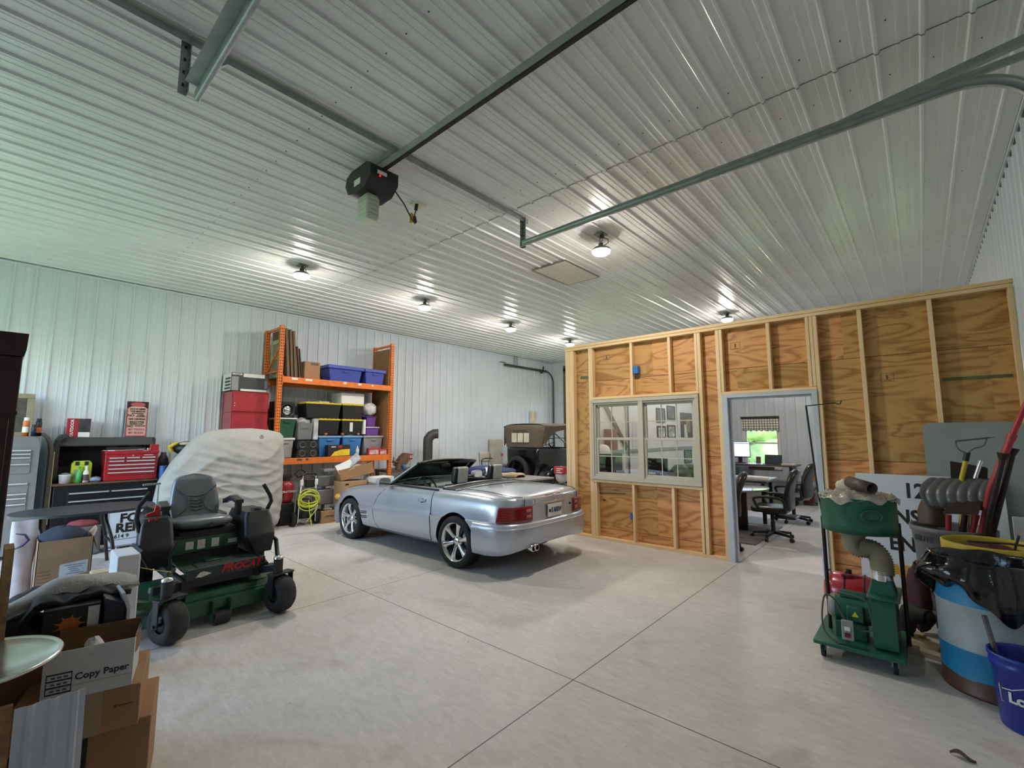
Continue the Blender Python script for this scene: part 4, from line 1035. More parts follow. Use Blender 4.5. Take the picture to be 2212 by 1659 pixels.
# workbench
wb = thing('workbench', 'black steel workbench of drawers with a dark hutch along the ribbed wall', 'workbench', (-9.85, 1.22, 0), world=True)
MB().box((-10.14, .62, .08), (-9.57, 1.83, .945)).box((-10.1, .66, 0), (-9.62, 1.79, .08)).build('cabinet', M_chest, wb, bev=.006)
drawer(wb, -9.565, .78, 1.255, .74, .845, M_chest); drawer(wb, -9.565, 1.262, 1.735, .74, .845, M_chest); drawer(wb, -9.565, .78, 1.735, .60, .725, M_chest); drawer(wb, -9.565, .78, 1.735, .35, .59, M_chest); drawer(wb, -9.565, .78, 1.735, .12, .34, M_chest)
MB().box((-10.14, .60, .945), (-9.55, 1.85, .975)).build('work_top', M_top, wb, bev=.004)
MB().box((-10.14, .64, .975), (-10.12, 1.80, 1.52)).build('hutch_back', M_dark, wb)
MB().prism([(-10.14, 1.52), (-9.80, 1.52), (-9.79, 1.545), (-9.86, 1.66), (-10.14, 1.66)], 'y', .64, 1.80).build('hutch_top', M_hutch, wb, bev=.006)
MB().prism([(.60, .975), (.655, .975), (.655, 1.60), (.70, 1.655), (.74, 1.665), (.72, 1.72), (.66, 1.70), (.61, 1.62), (.59, 1.5)], 'x', -10.13, -9.75).build('hutch_side', M_hutch, wb, bev=.004)
MB().prism([(1.80, .975), (1.82, .975), (1.82, 1.63), (1.80, 1.66)], 'x', -10.13, -9.78).build('hutch_side', M_hutch, wb, bev=.004)
# arched panel left of it
o = MB().prism([(.545, 0), (.585, 0), (.588, 1.45), (.57, 1.57), (.53, 1.67), (.47, 1.73), (.44, 1.73), (.44, 1.70), (.49, 1.66), (.525, 1.58), (.545, 1.45)], 'x', -9.98, -9.60).build('bent_panel', mat('dark olive panel', '#4a473f', .5), None, bev=.004)
tag(o, 'tall dark panel with a curled top between the grey tool chest and the workbench', 'panel')
o = MB().box((-9.62, .588, .4), (-9.59, .597, 1.45)).build('wood_strip', mat('pale batten', '#a98a5e', .7)); tag(o, 'thin tan batten standing on edge between the curled panel and workbench', 'batten')
o['label'] = 'thin tan batten upright between the curled panel and the workbench'
# grey tool chest
gt = thing('tool_chest', 'tall grey tool chest with white drawer pulls beside the dark wardrobe', 'tool chest', (-9.65, .1, 0), world=True)
MB().prism([(-.3, .06), (.43, .06), (.43, 1.56), (.40, 1.64), (.33, 1.68), (-.3, 1.68)], 'x', -9.92, -9.42).build('cabinet', M_greyp, gt, bev=.008)
zz = [1.48, 1.43, 1.38, 1.29, 1.02, .88, .82, .74]
for i, z in enumerate(zz):
    lo = (zz[i+1] if i+1 < len(zz) else .60)+.016
    drawer(gt, -9.415, -.26, .355, max(lo, z-.13), z+.012, M_greyp, hz=z)
mb = MB()
for x, y in ((-9.85, -.2), (-9.85, .35), (-9.5, -.2), (-9.5, .35)): mb.cyl((x, y-.015, .035), (x, y+.015, .035), .035)
mb.build('caster', M_rub, gt)
def can(name, label, x, y, z, r, h, body, capm, bandm=None):
    t = thing(name, label, 'spray can', (x, y, z), group='spray cans')
    MB().lathe([(0, 0), (r, 0), (r, h*.78), (r*.8, h*.83), (0, h*.83)], 16).build('can_body', body, t)
    MB().lathe([(r*.78, h*.82), (r*.78, h*.99), (r*.7, h), (0, h)], 16).build('cap', capm, t)
    if bandm: MB().lathe([(r+.001, h*.2), (r+.001, h*.5)], 16).build('paper_band', bandm, t)
M_orange = mat('orange print', '#c46a30', .5)
can('spray_can', 'orange and white spray can with a white cap on the grey tool chest', -9.66, .275, 1.68, .036, .27, M_orange, M_paper, M_paper)
can('spray_can', 'small dark spray can between two taller cans on the grey tool chest', -9.62, .355, 1.68, .026, .17, M_navy, M_blackp)
can('spray_can', 'dark capped spray can with an orange band on the grey tool chest', -9.72, .405, 1.68, .034, .26, M_blackp, M_dark, M_orange)
pf = thing('picture_frame', 'beige picture frame leaning on the wall behind the spray cans', 'picture frame', (-9.9, .1, 1.68), world=True)
mb = MB(); mb.box((-9.96, -.2, 1.68), (-9.92, .345, 1.74)); mb.box((-9.96, -.2, 2.24), (-9.92, .345, 2.31)); mb.box((-9.96, .27, 1.74), (-9.92, .345, 2.24)); mb.box((-9.96, -.2, 1.74), (-9.92, -.13, 2.24))
mb.build('frame', mat('beige frame', '#8b8470', .5), pf, bev=.004); MB().box((-9.955, -.13, 1.74), (-9.94, .27, 2.24)).build('picture', mat('dim picture', '#4e4c46', .4, var=.5, vs=6), pf)
# red top chest
rc = thing('tool_chest', 'red machinist tool chest sitting on the workbench', 'tool chest', (-9.75, 1.49, .975), world=True)
MB().box((-9.97, 1.165, .98), (-9.57, 1.83, 1.43)).build('cabinet', M_redp, rc, bev=.006)
MB().box((-9.98, 1.155, 1.395), (-9.555, 1.84, 1.445)).build('lid', M_redp, rc, bev=.006)
for a, b in ((1.20, 1.405), (1.412, 1.60), (1.607, 1.80)): drawer(rc, -9.565, a, b, 1.30, 1.345, M_redp, hz=1.332)
drawer(rc, -9.565, 1.20, 1.405, 1.25, 1.296, M_redp, hz=1.282); drawer(rc, -9.565, 1.412, 1.80, 1.25, 1.296, M_redp, hz=1.282)
for z in (1.222, 1.162, 1.102): drawer(rc, -9.565, 1.20, 1.80, z-.045, z+.012, M_redp, hz=z)
MB().box((-9.556, 1.64, 1.365), (-9.553, 1.76, 1.377)).build('name_plate', M_pull, rc); MB().cyl((-9.56, 1.5, 1.37), (-9.55, 1.5, 1.37), .01).build('lock', M_pull, rc)
# things on the red chest
def simple(name, label, cat, mb, m, group=None, **k):
    return tag(mb.build(name, m, None, **k), label, cat, group)
simple('steel_ruler', 'silver ruler lying along the top of the red tool chest', 'ruler', MB().cbox((-9.75, 1.35, 1.452), (.05, .42, .008), (0, 0, .12)), M_pull)
simple('socket_wrench', 'long chromed wrench lying across the red tool chest lid', 'wrench', MB().beam((-9.68, 1.42, 1.462), (-9.72, 1.72, 1.462), .018, .014).cyl((-9.72, 1.72, 1.452), (-9.72, 1.72, 1.48), .022), M_chrome)
simple('tool_tray', 'black tray of dark tools on the red tool chest', 'tool tray', MB().box((-9.95, 1.2, 1.447), (-9.80, 1.70, 1.50)).ball((-9.88, 1.3, 1.51), (.05, .07, .03), 8).ball((-9.88, 1.55, 1.51), (.04, .09, .03), 8), M_dark)
simple('small_red_case', 'small red case on the end of the red tool chest lid', 'case', MB().box((-9.66, 1.72, 1.447), (-9.58, 1.835, 1.54)), M_redp, bev=.006)
simple('paper_label', 'small white packet on the near corner of the red tool chest', 'packet', MB().box((-9.64, 1.19, 1.447), (-9.58, 1.27, 1.458)), M_paper)
# things on the bench
cs = thing('tool_case', 'lime green plastic tool case with two black latches on the workbench', 'tool case', (-9.72, .90, .975), world=True)
M_lime = mat('lime plastic', '#b4c83a', .4, var=.06)
MB().prism([(.80, .98), (1.03, .98), (1.03, 1.26), (1.0, 1.30), (.83, 1.30), (.80, 1.26)], 'x', -9.80, -9.69).build('shell', M_lime, cs, bev=.015)
for y in (.86, .965): MB().box((-9.692, y-.022, 1.235), (-9.675, y+.022, 1.29)).build('latch', M_black, cs, bev=.004)
MB().box((-9.69, .83, 1.0), (-9.687, .90, 1.17)).build('window', mat('dim clear window', '#9aa08a', .2), cs)
def bottle(label, y, x, body, capm, r=.036, h=.25, lab=None):
    t = thing('bottle', label, 'bottle', (x, y, .975))
    MB().lathe([(0, 0), (r, 0), (r, h*.55), (r*.85, h*.65), (r*.35, h*.78), (r*.35, h*.85)], 18).build('bottle_body', body, t)
    MB().lathe([(r*.45, h*.83), (r*.45, h), (0, h)], 14).build('cap', capm, t)
    if lab: MB().lathe([(r+.001, h*.12), (r+.001, h*.48)], 18).build('wrapper', lab, t)
bottle('green squeeze bottle on the workbench in front of the lime case', .885, -9.64, mat('green bottle', '#4fae54', .3), mat('green cap', '#3b9a4a', .3), .034, .245)
bottle('white bottle with a dark label on the workbench beside the green bottle', .965, -9.64, M_paper, M_paper, .036, .25, mat('dark brown label', '#4b3940', .5))
bk_ = thing('bucket', 'small white bucket of rags on the near end of the workbench', 'bucket', (-9.66, .735, .975))
MB().lathe([(0, 0), (.060, 0), (.068, .115), (.073, .118), (.073, .13), (.064, .13), (.058, .02)], 24).build('pail', M_paper, bk_)
MB().ball((0, 0, .125), (.066, .066, .03), 8, 0, None, .1).build('rag', mat('grey rag', '#6b7377', .9), bk_)
simple('plastic_bag', 'crumpled blue and silver plastic bag on the workbench before the red chest', 'bag', MB().ball((-9.66, 1.08, 1.01), (.07, .075, .04), 10, 0, None, .14, 3), mat('blue silver bag', '#7c88a6', .3, var=.4, vs=14))
simple('glove', 'dark work glove behind the bottles on the workbench', 'glove', MB().ball((-9.85, .76, 1.01), (.1, .1, .05), 8, 0, None, .1, 9), mat('dark green glove', '#3b4a45', .9))
# on the hutch
ob = thing('product_box', 'red outdoor lamp box standing on the workbench hutch', 'box', (-9.95, .85, 1.66), world=True)
MB().box((-10.02, .72, 1.662), (-9.88, .99, 1.955)).build('carton', mat('red carton', '#9d2630', .45), ob, bev=.002)
MB().box((-9.879, .845, 1.74), (-9.877, .985, 1.95)).build('photo_print', mat('dark photo print', '#3a3b3d', .4, var=.6, vs=9), ob)
MB().box((-9.879, .85, 1.665), (-9.877, .985, 1.74)).build('white_print', M_paper, ob)
text('OUTDOOR', .052, M_paper, ob, (-9.876, .775, 1.805), Matrix(((0, 0, 1), (0, -1, 0), (1, 0, 0))).to_euler(), 'lettering', .0015)
sg = thing('rules_sign', 'red and black tin sign of shop rules standing on the workbench hutch', 'sign', (-9.97, 1.57, 1.66), world=True)
MB().box((-10.0, 1.43, 1.662), (-9.985, 1.72, 2.265)).build('panel', mat('black red tin', '#3a1b1f', .4), sg, bev=.003)
M_sgred = mat('sign red', '#b8545a', .5)
MB().box((-9.986, 1.435, 1.67), (-9.983, 1.715, 2.15)).build('red_field', M_sgred, sg)
MB().prism([(1.45, 1.69), (1.70, 1.69), (1.70, 2.15), (1.66, 2.18), (1.49, 2.18), (1.45, 2.15)], 'x', -9.984, -9.981).build('cream_field', mat('sign cream', '#c9a59d', .5, var=.1), sg)
MB().lathe([(0, 0), (.10, 0)], 24, 0, Matrix.Translation((-9.979, 1.575, 2.215)) @ Matrix.Diagonal((1, 1, .35, 1)) @ Matrix.Rotation(PI/2, 4, 'Y')).build('oval_badge', M_sgred, sg)
for s, z, h, m, dy in (('STAYS HERE', 2.135, .038, M_blackp, 0), ('THE MAN IS', 2.095, .038, M_blackp, 0), ('ALWAYS RIGHT', 2.063, .022, M_blackp, 0), ('NO', 2.025, .055, M_blackp, -.085), ('WOMEN', 2.035, .025, M_blackp, .045), ('ALLOWED', 2.01, .025, M_blackp, .045), ('NO CRYING', 1.965, .040, M_blackp, 0), ('SELECTIVE', 1.915, .042, M_blackp, 0), ('HEARING ONLY', 1.882, .026, M_blackp, 0), ('NO', 1.845, .05, M_blackp, -.085), ('EXCEPTIONS', 1.85, .024, M_blackp, .05), ('MY TOOLS', 1.79, .044, M_sgred, 0), ('MY RULES', 1.735, .046, M_sgred, 0)):
    text(s, h, m, sg, (-9.978, 1.575+dy, z), FX, 'lettering', .0012)
# blue tube, shop vacuum
o = simple('blue_tube', 'upright blue tube beside the end of the workbench', 'tube', MB().cyl((-9.45, 1.90, 0), (-9.45, 1.90, 1.19), .06, n=20), mat('blue tube', '#1f4f94', .45, var=.2))
vc = thing('shop_vacuum', 'black and grey shop vacuum behind the mower seat', 'vacuum cleaner', (-9.6, 2.27, 0), world=True)
MB().lathe([(0, .12), (.17, .12), (.19, .5), (.20, .95), (.19, 1.25), (0, 1.25)], 24, 0, Matrix.Translation((-9.6, 2.27, 0))).build('tank', mat('dark tank', '#33363a', .45), vc)
MB().cbox((-9.405, 2.24, 1.13), (.012, .20, .16)).build('sticker', mat('blue picture label', '#3b78a8', .4, var=.7, vs=12), vc)
MB().lathe([(.195, 1.25), (.205, 1.33), (.18, 1.38), (0, 1.38)], 24, 0, Matrix.Translation((-9.6, 2.27, 0))).build('rim', M_galv, vc)
MB().ball((-9.55, 2.25, 1.47), (.2, .24, .12), 12).build('motor_head', M_black, vc)
MB().ball((-9.45, 2.23, 1.545), (.11, .15, .035), 10).build('filter', mat('beige filter', '#b9ab98', .7), vc)
MB().tube([(-9.5, 2.0, 1.42), (-9.45, 1.95, 1.5), (-9.45, 2.05, 1.56)], .03, 8).build('hose_end', mat('yellow hose end', '#c3b02e', .5), vc)
mb = MB()
for a in (0, 90, 180, 270): mb.cyl((-9.6+.14*math.cos(math.radians(a)), 2.27+.14*math.sin(math.radians(a)), 0), (-9.6+.14*math.cos(math.radians(a)), 2.27+.14*math.sin(math.radians(a)), .13), .03)
mb.build('caster', M_rub, vc)
simple('grey_carboy', 'dark grey plastic jug beside the shop vacuum', 'jug', MB().lathe([(0, 0), (.09, 0), (.095, .06), (.095, 1.15), (.07, 1.3), (.04, 1.36), (.04, 1.40), (0, 1.40)], 18, 0, Matrix.Translation((-9.86, 1.96, 0))), mat('dark grey jug', '#45494c', .5))
# covered roof on a stand
M_cover = mat('grey fabric cover', '#a9a7a3', .85, var=.07, vs=5, bump=.5, bs=11)
prof = [(1.70, .03), (1.68, .5), (1.74, .95), (1.90, 1.27), (2.20, 1.685), (2.36, 1.765), (2.62, 1.80), (2.95, 1.812), (3.25, 1.785), (3.44, 1.74), (3.52, 1.66), (3.535, 1.4), (3.54, 1.0), (3.545, .5), (3.50, .12), (3.34, .03)]
def fold(y, z, k):
    s = math.sin(9*(z-.55*y)+2*math.sin(3*y))*.5+math.sin(17*(z+.4*y)+1.5*math.sin(5*z))*.3+math.sin(31*z-12*y)*.15
    return s*k
def resamp(p, n):
    L = [0]
    for a, b in zip(p, p[1:]): L.append(L[-1]+math.dist(a, b))
    out = []
    for i in range(n):
        t = L[-1]*i/(n-1); k = max(j for j in range(len(L)) if L[j] <= t+1e-9); k = min(k, len(p)-2)
        f = (t-L[k])/max(1e-9, L[k+1]-L[k]); out.append((p[k][0]+(p[k+1][0]-p[k][0])*f, p[k][1]+(p[k+1][1]-p[k][1])*f))
    return out
cyc = resamp(prof+[prof[0]], 150)[:-1]
cy_, cz_ = 2.7, .8
rs = []
def fold2(y, z):
    q = 1-abs(math.sin(13*(z-.30*y)+1.6*math.sin(4.1*y+1)+.8*math.sin(7*z)))
    r = 1-abs(math.sin(21*(z+.35*y)+1.3*math.sin(5.3*z)))
    return .027*q**2+.018*r**2+.005*math.sin(37*z+11*y)+.006*math.sin(19*y-8*z)
for x, k in [(-9.18, .93), (-9.1, .985), (-8.95, 1.0), (-8.85, 1.0)] + [(-8.76+.20*(1-(1-i/33)**5), 1-.97*i/33) for i in range(34)]:
    r_ = []
    for y, z in cyc:
        yy, z2 = cy_+(y-cy_)*k, max(.02, cz_+(z-cz_)*k); d = fold2(yy, z2)*(1 if z2 < 1.45 else .45) if x > -9 else 0
        r_.append((x+d, yy, z2))
    rs.append(r_)
cv = thing('draped_cover', 'pale grey fabric cover draped over a car roof stand behind the mower', 'cover', (-8.85, 2.7, 0), world=True)
MB().loft(rs).build('cover_cloth', M_cover, cv)
mb = MB().tube(arc((3.06, 1.66), .028, 0, 2*PI, 18, 'yz', -8.535)[:-1], .004, 5, closed=True)
for a in (90, 210, 330): mb.beam((-8.535, 3.06, 1.66), (-8.535, 3.06+.03*math.cos(math.radians(a)), 1.66+.03*math.sin(math.radians(a))), .01, .006)
mb.build('star_emblem', M_dark, cv)
mb = MB()
for y in (2.0, 3.25): mb.cyl((-8.7, y-.02, .04), (-8.7, y+.02, .04), .04); mb.cyl((-9.05, y-.02, .04), (-9.05, y+.02, .04), .04)
mb.box((-9.1, 1.9, .03), (-8.65, 3.35, .06)); mb.build('stand', M_dark, cv)
# red cabinets stacked, motor box
for z0, z1, lab in ((0, 1.42, 'tall red steel cabinet under the two red chests, hidden by the draped cover'), (1.422, 2.12, 'lower red chest of the stack by the rack post'), (2.122, 2.52, 'upper red chest of the stack, under the printed motor box')):
    t = thing('red_chest', lab, 'chest', (-9.85, 3.2, z0), world=True, group='stacked red chests')
    MB().box((-10.14, 2.885, z0), (-9.62, 3.54, z1)).build('cabinet', M_redp, t, bev=.006)
    MB().box((-9.62, 2.90, z0+.02), (-9.605, 3.525, z1-.04)).build('door', mat('dusty red door', '#a32733', .5, var=.15, vs=8), t, bev=.004)
    mb = MB()
    for k in (0, .05): mb.cyl((-9.606, 2.935, z0+.12+k), (-9.600, 2.935, z0+.12+k), .008)
    mb.build('rivet', M_pull, t)
mx = thing('motor_box', 'dark grey and white motor carton on top of the red chests', 'box', (-9.85, 3.2, 2.524), world=True)
MB().box((-10.12, 2.86, 2.526), (-9.62, 3.50, 2.875)).build('carton', mat('charcoal carton', '#3b3e40', .5), mx, bev=.003)
MB().box((-9.619, 2.865, 2.535), (-9.616, 2.98, 2.80)).build('grey_corner', mat('mid grey print', '#8b8d8d', .5), mx)
MB().box((-9.619, 3.06, 2.80), (-9.616, 3.44, 2.87)).build('white_print', M_paper, mx)
MB().box((-9.619, 3.02, 2.53), (-9.616, 3.49, 2.57)).build('silver_print', M_pull, mx); MB().box((-9.619, 3.44, 2.60), (-9.616, 3.49, 2.76)).build('blue_print', mat('slate print', '#5c6a78', .5), mx)
MB().box((-10.1, 2.857, 2.54), (-9.64, 2.859, 2.87)).build('white_side', M_paper, mx)
mb = MB()
for k in range(4): mb.box((-9.98+.03*(k % 2), 2.853, 2.565+k*.062), (-9.66, 2.856, 2.60+k*.062))
mb.build('print_bar', M_blackp, mx)
text('MOTOR', .048, M_paper, mx, (-9.614, 2.955, 2.845), FX, 'lettering', .002)

# ---------------------------------------------------------------- orange rack
M_or = mat('orange rack paint', '#d9742a', .42, var=.12, vs=10)
M_rackply = mat('rack end plywood', '#8f6a3e', .6, var=.2, vs=5)
rk = thing('pallet_rack', 'tall orange pallet rack of perforated posts and beams', 'rack', (-9.7, 4.87, 0), world=True)
RF, RB = -9.33, -10.06
def post(x, y, name='post'):
    mb = MB().box((x-.04, y-.04, 0), (x+.04, y+.04, 3.86)); mb.box((x-.06, y-.06, 0), (x+.06, y+.06, .012))
    z = .12
    while z < 3.8:
        for s in (-.018, .018): mb.box((x+.038, y+s-.007, z), (x+.0415, y+s+.007, z+.028), 1)
        mb.box((x-.014, y-.0415, z), (x+.0, y-.038, z+.028), 1)
        z += .058
    mb.build(name, [M_or, M_dark], rk)
for y in (3.61, 6.15): post(RF, y); post(RB, y)
for y in (3.61, 6.15):
    mb = MB(); mb.beam((RF, y, 3.82), (RB, y, 3.82), .035, .05); mb.build('end_tie', M_or, rk)
    MB().beam((RF, y, 3.5), (RB, y, 2.9), .03, .03).build('diagonal_brace', M_or, rk); MB().beam((RB, y, 2.1), (RF, y, 1.3), .03, .03).build('diagonal_brace', M_or, rk)
    MB().beam((RF, y, 2.95 if y < 4 else 2.5), (RB, y, 2.95 if y < 4 else 2.5), .03, .03).build('end_tie', M_or, rk)
MB().box((RB, 6.10, 1.3), (RF-.05, 6.115, 3.74)).build('end_panel', M_rackply, rk)
for z in (2.72, 1.115):
    for x in (RF+.03, RB-.0):
        mb = MB().box((x-.02, 3.655, z), (x+.03, 6.105, z+.125)); mb.box((x-.02, 3.64, z-.03), (x+.035, 3.66, z+.15)); mb.box((x-.02, 6.10, z-.03), (x+.035, 6.12, z+.15)); b = mb.build('beam', M_or, rk, bev=.006)
        if x > -9.6:
            mb = MB()
            for y, w in (((3.88, .12), (4.16, .14), (4.95, .07), (5.3, .08), (5.62, .04)) if z > 2 else ((4.05, .1), (4.2, .06))): mb.box((x+.0305, y-w/2, z+.07), (x+.032, y+w/2, z+.11))
            mb.build('torn_tape', M_paper if z > 2 else M_top, rk)
    MB().box((RB+.02, 3.66, z+.105), (RF+.02, 6.10, z+.12)).build('shelf_deck', mat('shelf deck', '#6b6258', .7), rk)
S1, S2 = 1.236, 2.841
# upper shelf
M_oldw = mat('old grey brown wood', '#6e5946', .75, var=.3, vs=5, stretch=(6, 6, .6))
M_oldw2 = mat('dark old wood', '#4a3a2f', .75, var=.3, vs=5, stretch=(6, 6, .6))
for i, (y, h, w, m, lab) in enumerate(((3.70, .98, .05, M_oldw, 'old brown door panel leaning on the rack top, tallest and nearest the post'), (3.78, .97, .045, M_oldw, 'old brown door panel leaning on the rack top, second from the post'), (3.85, .95, .04, M_oldw, 'old brown door panel leaning on the rack top, third from the post'), (3.93, .66, .025, M_oldw2, 'dark short board leaning beside the old door panels on the rack'), (3.98, .66, .02, M_oldw, 'thin pale board leaning between two dark boards on the rack'), (4.02, .62, .02, M_oldw2, 'dark thin board leaning nearest the carton on the rack top'))):
    o = MB().prism([(y+.06, S2), (y+.06+w, S2), (y-.02+w, S2+h), (y-.02, S2+h)], 'x', RB+.06, RF-.02 if i < 3 else RF-.1).build('leaning_board', m, None, bev=.004); tag(o, lab, 'board', 'old boards on the rack')
o = thing('old_window_sash', 'weathered white window sash standing on the rack top inside the end frame', 'window sash', (RB+.3, 3.66, S2), world=True)
mb = MB(); 
for a, b in (((RB+.08, 3.655, S2), (RB+.15, 3.69, S2+.78)), ((RF-.13, 3.655, S2), (RF-.07, 3.69, S2+.78)), ((RB+.15, 3.655, S2), (RF-.13, 3.69, S2+.07)), ((RB+.15, 3.655, S2+.70), (RF-.13, 3.69, S2+.78)), ((RB+.15, 3.66, S2+.37), (RF-.13, 3.685, S2+.41))): mb.box(a, b)
mb.build('frame', mat('weathered white paint', '#a9a492', .7, var=.2), o); MB().box((RB+.15, 3.67, S2+.07), (RF-.13, 3.675, S2+.7)).build('pane', mat('dusty pane', '#7d7f78', .3), o)
def carton(name, label, lo, hi, m=None, cat='box', group=None, tape=None, **k):
    t = thing(name, label, cat, ((lo[0]+hi[0])/2, (lo[1]+hi[1])/2, lo[2]), world=True, group=group)
    MB().box(lo, hi).build('carton', m or M_card, t, bev=.004)
    return t
t = carton('cardboard_carton', 'plain brown carton on the rack top between the boards and the blue totes', (RF-.42, 4.115, S2), (RF-.06, 4.44, S2+.37), M_card)
MB().box((RF-.059, 4.24, S2+.30), (RF-.057, 4.40, S2+.35)).build('printed_label', M_top, t); MB().box((RF-.42, 4.25, S2+.37), (RF-.06, 4.265, S2+.372)).build('lid_seam', M_top, t)
def tote(label, lo, hi, body, lid, group, k=.9, handle=True, lidh=.045, over=.02, clear=False, name='storage_tote'):
    t = thing(name, label, 'storage tote', ((lo[0]+hi[0])/2, (lo[1]+hi[1])/2, lo[2]), world=True, group=group)
    h = hi[2]-lo[2]
    MB().taper((lo[0]+over, lo[1]+over, lo[2]), (hi[0]-over, hi[1]-over, hi[2]-lidh*.6), k).build('tub', body, t, bev=.015)
    mb = MB().box((lo[0], lo[1], hi[2]-lidh), (hi[0], hi[1], hi[2])); mb.build('lid', lid, t, bev=.012)
    if handle: MB().cbox((hi[0]-over+.004, (lo[1]+hi[1])/2, hi[2]-lidh-.05), (.03, .12, .035)).build('grip', body, t, bev=.006)
    return t
M_bluet = mat('blue purple tote', '#3b49a3', .4, var=.06); M_bluelid = mat('blue purple lid', '#4450ac', .4, var=.06)
tote('large blue lidded tote on the rack top', (RB+.15, 4.60, S2), (RF-.02, 5.45, S2+.36), M_bluet, M_bluelid, None, .88, lidh=.075, over=.035)
tote('smaller blue lidded tote on the rack top by the end panel', (RB+.2, 5.47, S2), (RF-.02, 6.02, S2+.36), M_bluet, M_bluelid, None, .9, lidh=.075, over=.03)
# middle shelf
M_bt = mat('black tote plastic', '#17181a', .45); M_yl = mat('yellow tote lid', '#e0c52e', .45)
TB = RF-.14
M_btb = mat('blue tub plastic', '#3d78b8', .35, var=.08); M_btl = mat('pale blue lid', '#7ba4cf', .4); M_gtub = mat('grey tub plastic', '#8b8d90', .4, var=.06)
tote('blue tub on the lower rack shelf, directly right of the stacked radios', (TB-.5, 4.51, S1), (TB, 5.03, S1+.44), M_btb, M_btl, None, .88)
tote('blue tub on the lower rack shelf, beside the grey tub', (TB-.5, 5.05, S1), (TB, 5.54, S1+.44), M_btb, M_btl, None, .88)
tote('grey tub at the right end of the lower rack shelf under the purple boxes', (TB-.5, 5.56, S1), (TB, 6.08, S1+.44), M_gtub, mat('grey lid', '#a5a6a8', .4), None, .88)
tote('grey tub behind the draped cover under the green tote', (TB-.5, 3.68, S1), (TB, 4.03, S1+.40), mat('pale grey tub', '#9fa2a3', .4), M_paper, None, .9)
z = S1+.443
def ytote(label, lo, hi):
    t = tote(label, lo, hi, M_bt, M_yl, None, .92, False, .035, .012)
    mb = MB(); n = 5
    for i in range(n): y = lo[1]+.06+(hi[1]-lo[1]-.12)*i/(n-1); mb.cbox((hi[0]-.012, y, hi[2]-.002), (.03, .05, .018))
    mb.build('lid_lug', M_yl, t, bev=.004)
    return t
a = ytote('black tote with yellow lid, lower left of the four', (TB-.5, 4.50, z+.02), (TB-.01, 4.99, z+.36))
b = ytote('black tote with yellow lid and white tag, lower right of the four', (TB-.5, 5.03, z+.02), (TB-.01, 5.53, z+.36))
MB().box((TB-.028, 5.22, z+.09), (TB-.018, 5.29, z+.29)).build('paper_tag', M_paper, b)
mb = MB()
for t_, y in ((a, 4.68), (b, 5.06), (b, 5.44)): MB().cbox((TB-.03, y, z+.035), (.03, .06, .035)).build('latch', M_orange, t_, bev=.004)
z2 = z+.365
ytote('black tote with yellow lid, upper left of the four with papers on it', (TB-.5, 4.22, z2), (TB-.01, 5.01, z2+.335))
ytote('black tote with yellow lid, upper right of the four under the white box', (TB-.5, 5.03, z2), (TB-.01, 5.55, z2+.335))
carton('white_box', 'long white cardboard box on the upper right black tote', (TB-.5, 5.01, z2+.34), (TB-.04, 5.56, z2+.58), M_paper)
for i, (y, dz, m, lab) in enumerate(((4.36, .006, M_paper, 'white folder at the near end of the papers on the upper black tote'), (4.62, .03, mat('manila paper', '#c9bf9d', .7), 'manila folder among the papers on the upper black tote'), (4.86, .012, M_dark, 'black binder on the upper black tote beside the white box'))):
    simple('paper_folder', lab, 'folder', MB().cbox((TB-.22, y, z2+.336+dz/2), (.3, .24, max(.008, dz)), (0, 0, .15*i)), m)
tote('dark green tote with a white lid beside the rack post', (TB-.45, 3.67, S1+.405), (TB, 4.06, S1+.80), mat('green tote', '#27553a', .4), M_paper, None, .82, True, .03, .02)
gb = thing('fabric_bin', 'grey fabric storage bin stuffed with clear bags on the rack', 'storage bin', (TB-.2, 4.2, S1+.4), world=True)
MB().taper((TB-.3, 4.075, S1+.36), (TB, 4.385, S1+.70), .88).build('bin', mat('grey fabric', '#75777a', .85), gb, bev=.008); MB().cbox((TB+.002, 4.22, S1+.60), (.012, .13, .025)).build('grip', M_greyp, gb, bev=.004)
MB().ball((TB-.15, 4.22, S1+.73), (.12, .15, .08), 10, 0, None, .1).build('clear_bag', mat('crumpled clear bag', '#a5a5a8', .25, var=.3, vs=20), gb)
carton('printed_carton', 'narrow white carton with dark print between the fabric bin and black totes', (TB-.4, 4.40, S1+.36), (TB, 4.495, S1+.80), mat('white carton print', '#b9babc', .5, var=.3, vs=8))
for z0, lab in ((S1, 'black twin speaker radio, lower of the two on the rack'), (S1+.175, 'black twin speaker radio stacked on its twin on the rack')):
    t = thing('radio', lab, 'radio', (RF-.1, 4.25, z0), world=True)
    MB().prism([(4.04, z0), (4.48, z0), (4.46, z0+.15), (4.42, z0+.172), (4.10, z0+.172), (4.05, z0+.15)], 'x', RF-.28, RF-.06).build('housing', M_black, t, bev=.015)
    for y in (4.15, 4.37): MB().lathe([(.07, 0), (.062, .012), (.05, .004), (.025, -.01), (.0, .004)], 24, 0, Matrix.Translation((RF-.062, y, z0+.085)) @ Matrix.Rotation(PI/2, 4, 'Y')).build('speaker_cone', M_galv if False else mat('grey cone', '#55585a', .35, .3), t)
yb = carton('product_box', 'black and yellow tool carton on the front of the lower rack shelf', (RF-.14, 4.66, S1), (RF+.0, 5.16, S1+.245), mat('black yellow carton', '#2b2420', .45))
mb = MB().prism([(4.72, S1+.01), (4.80, S1+.10), (4.95, S1+.145), (5.15, S1+.155), (5.15, S1+.02)], 'x', RF+.001, RF+.003); mb.build('yellow_print', M_yl, yb)
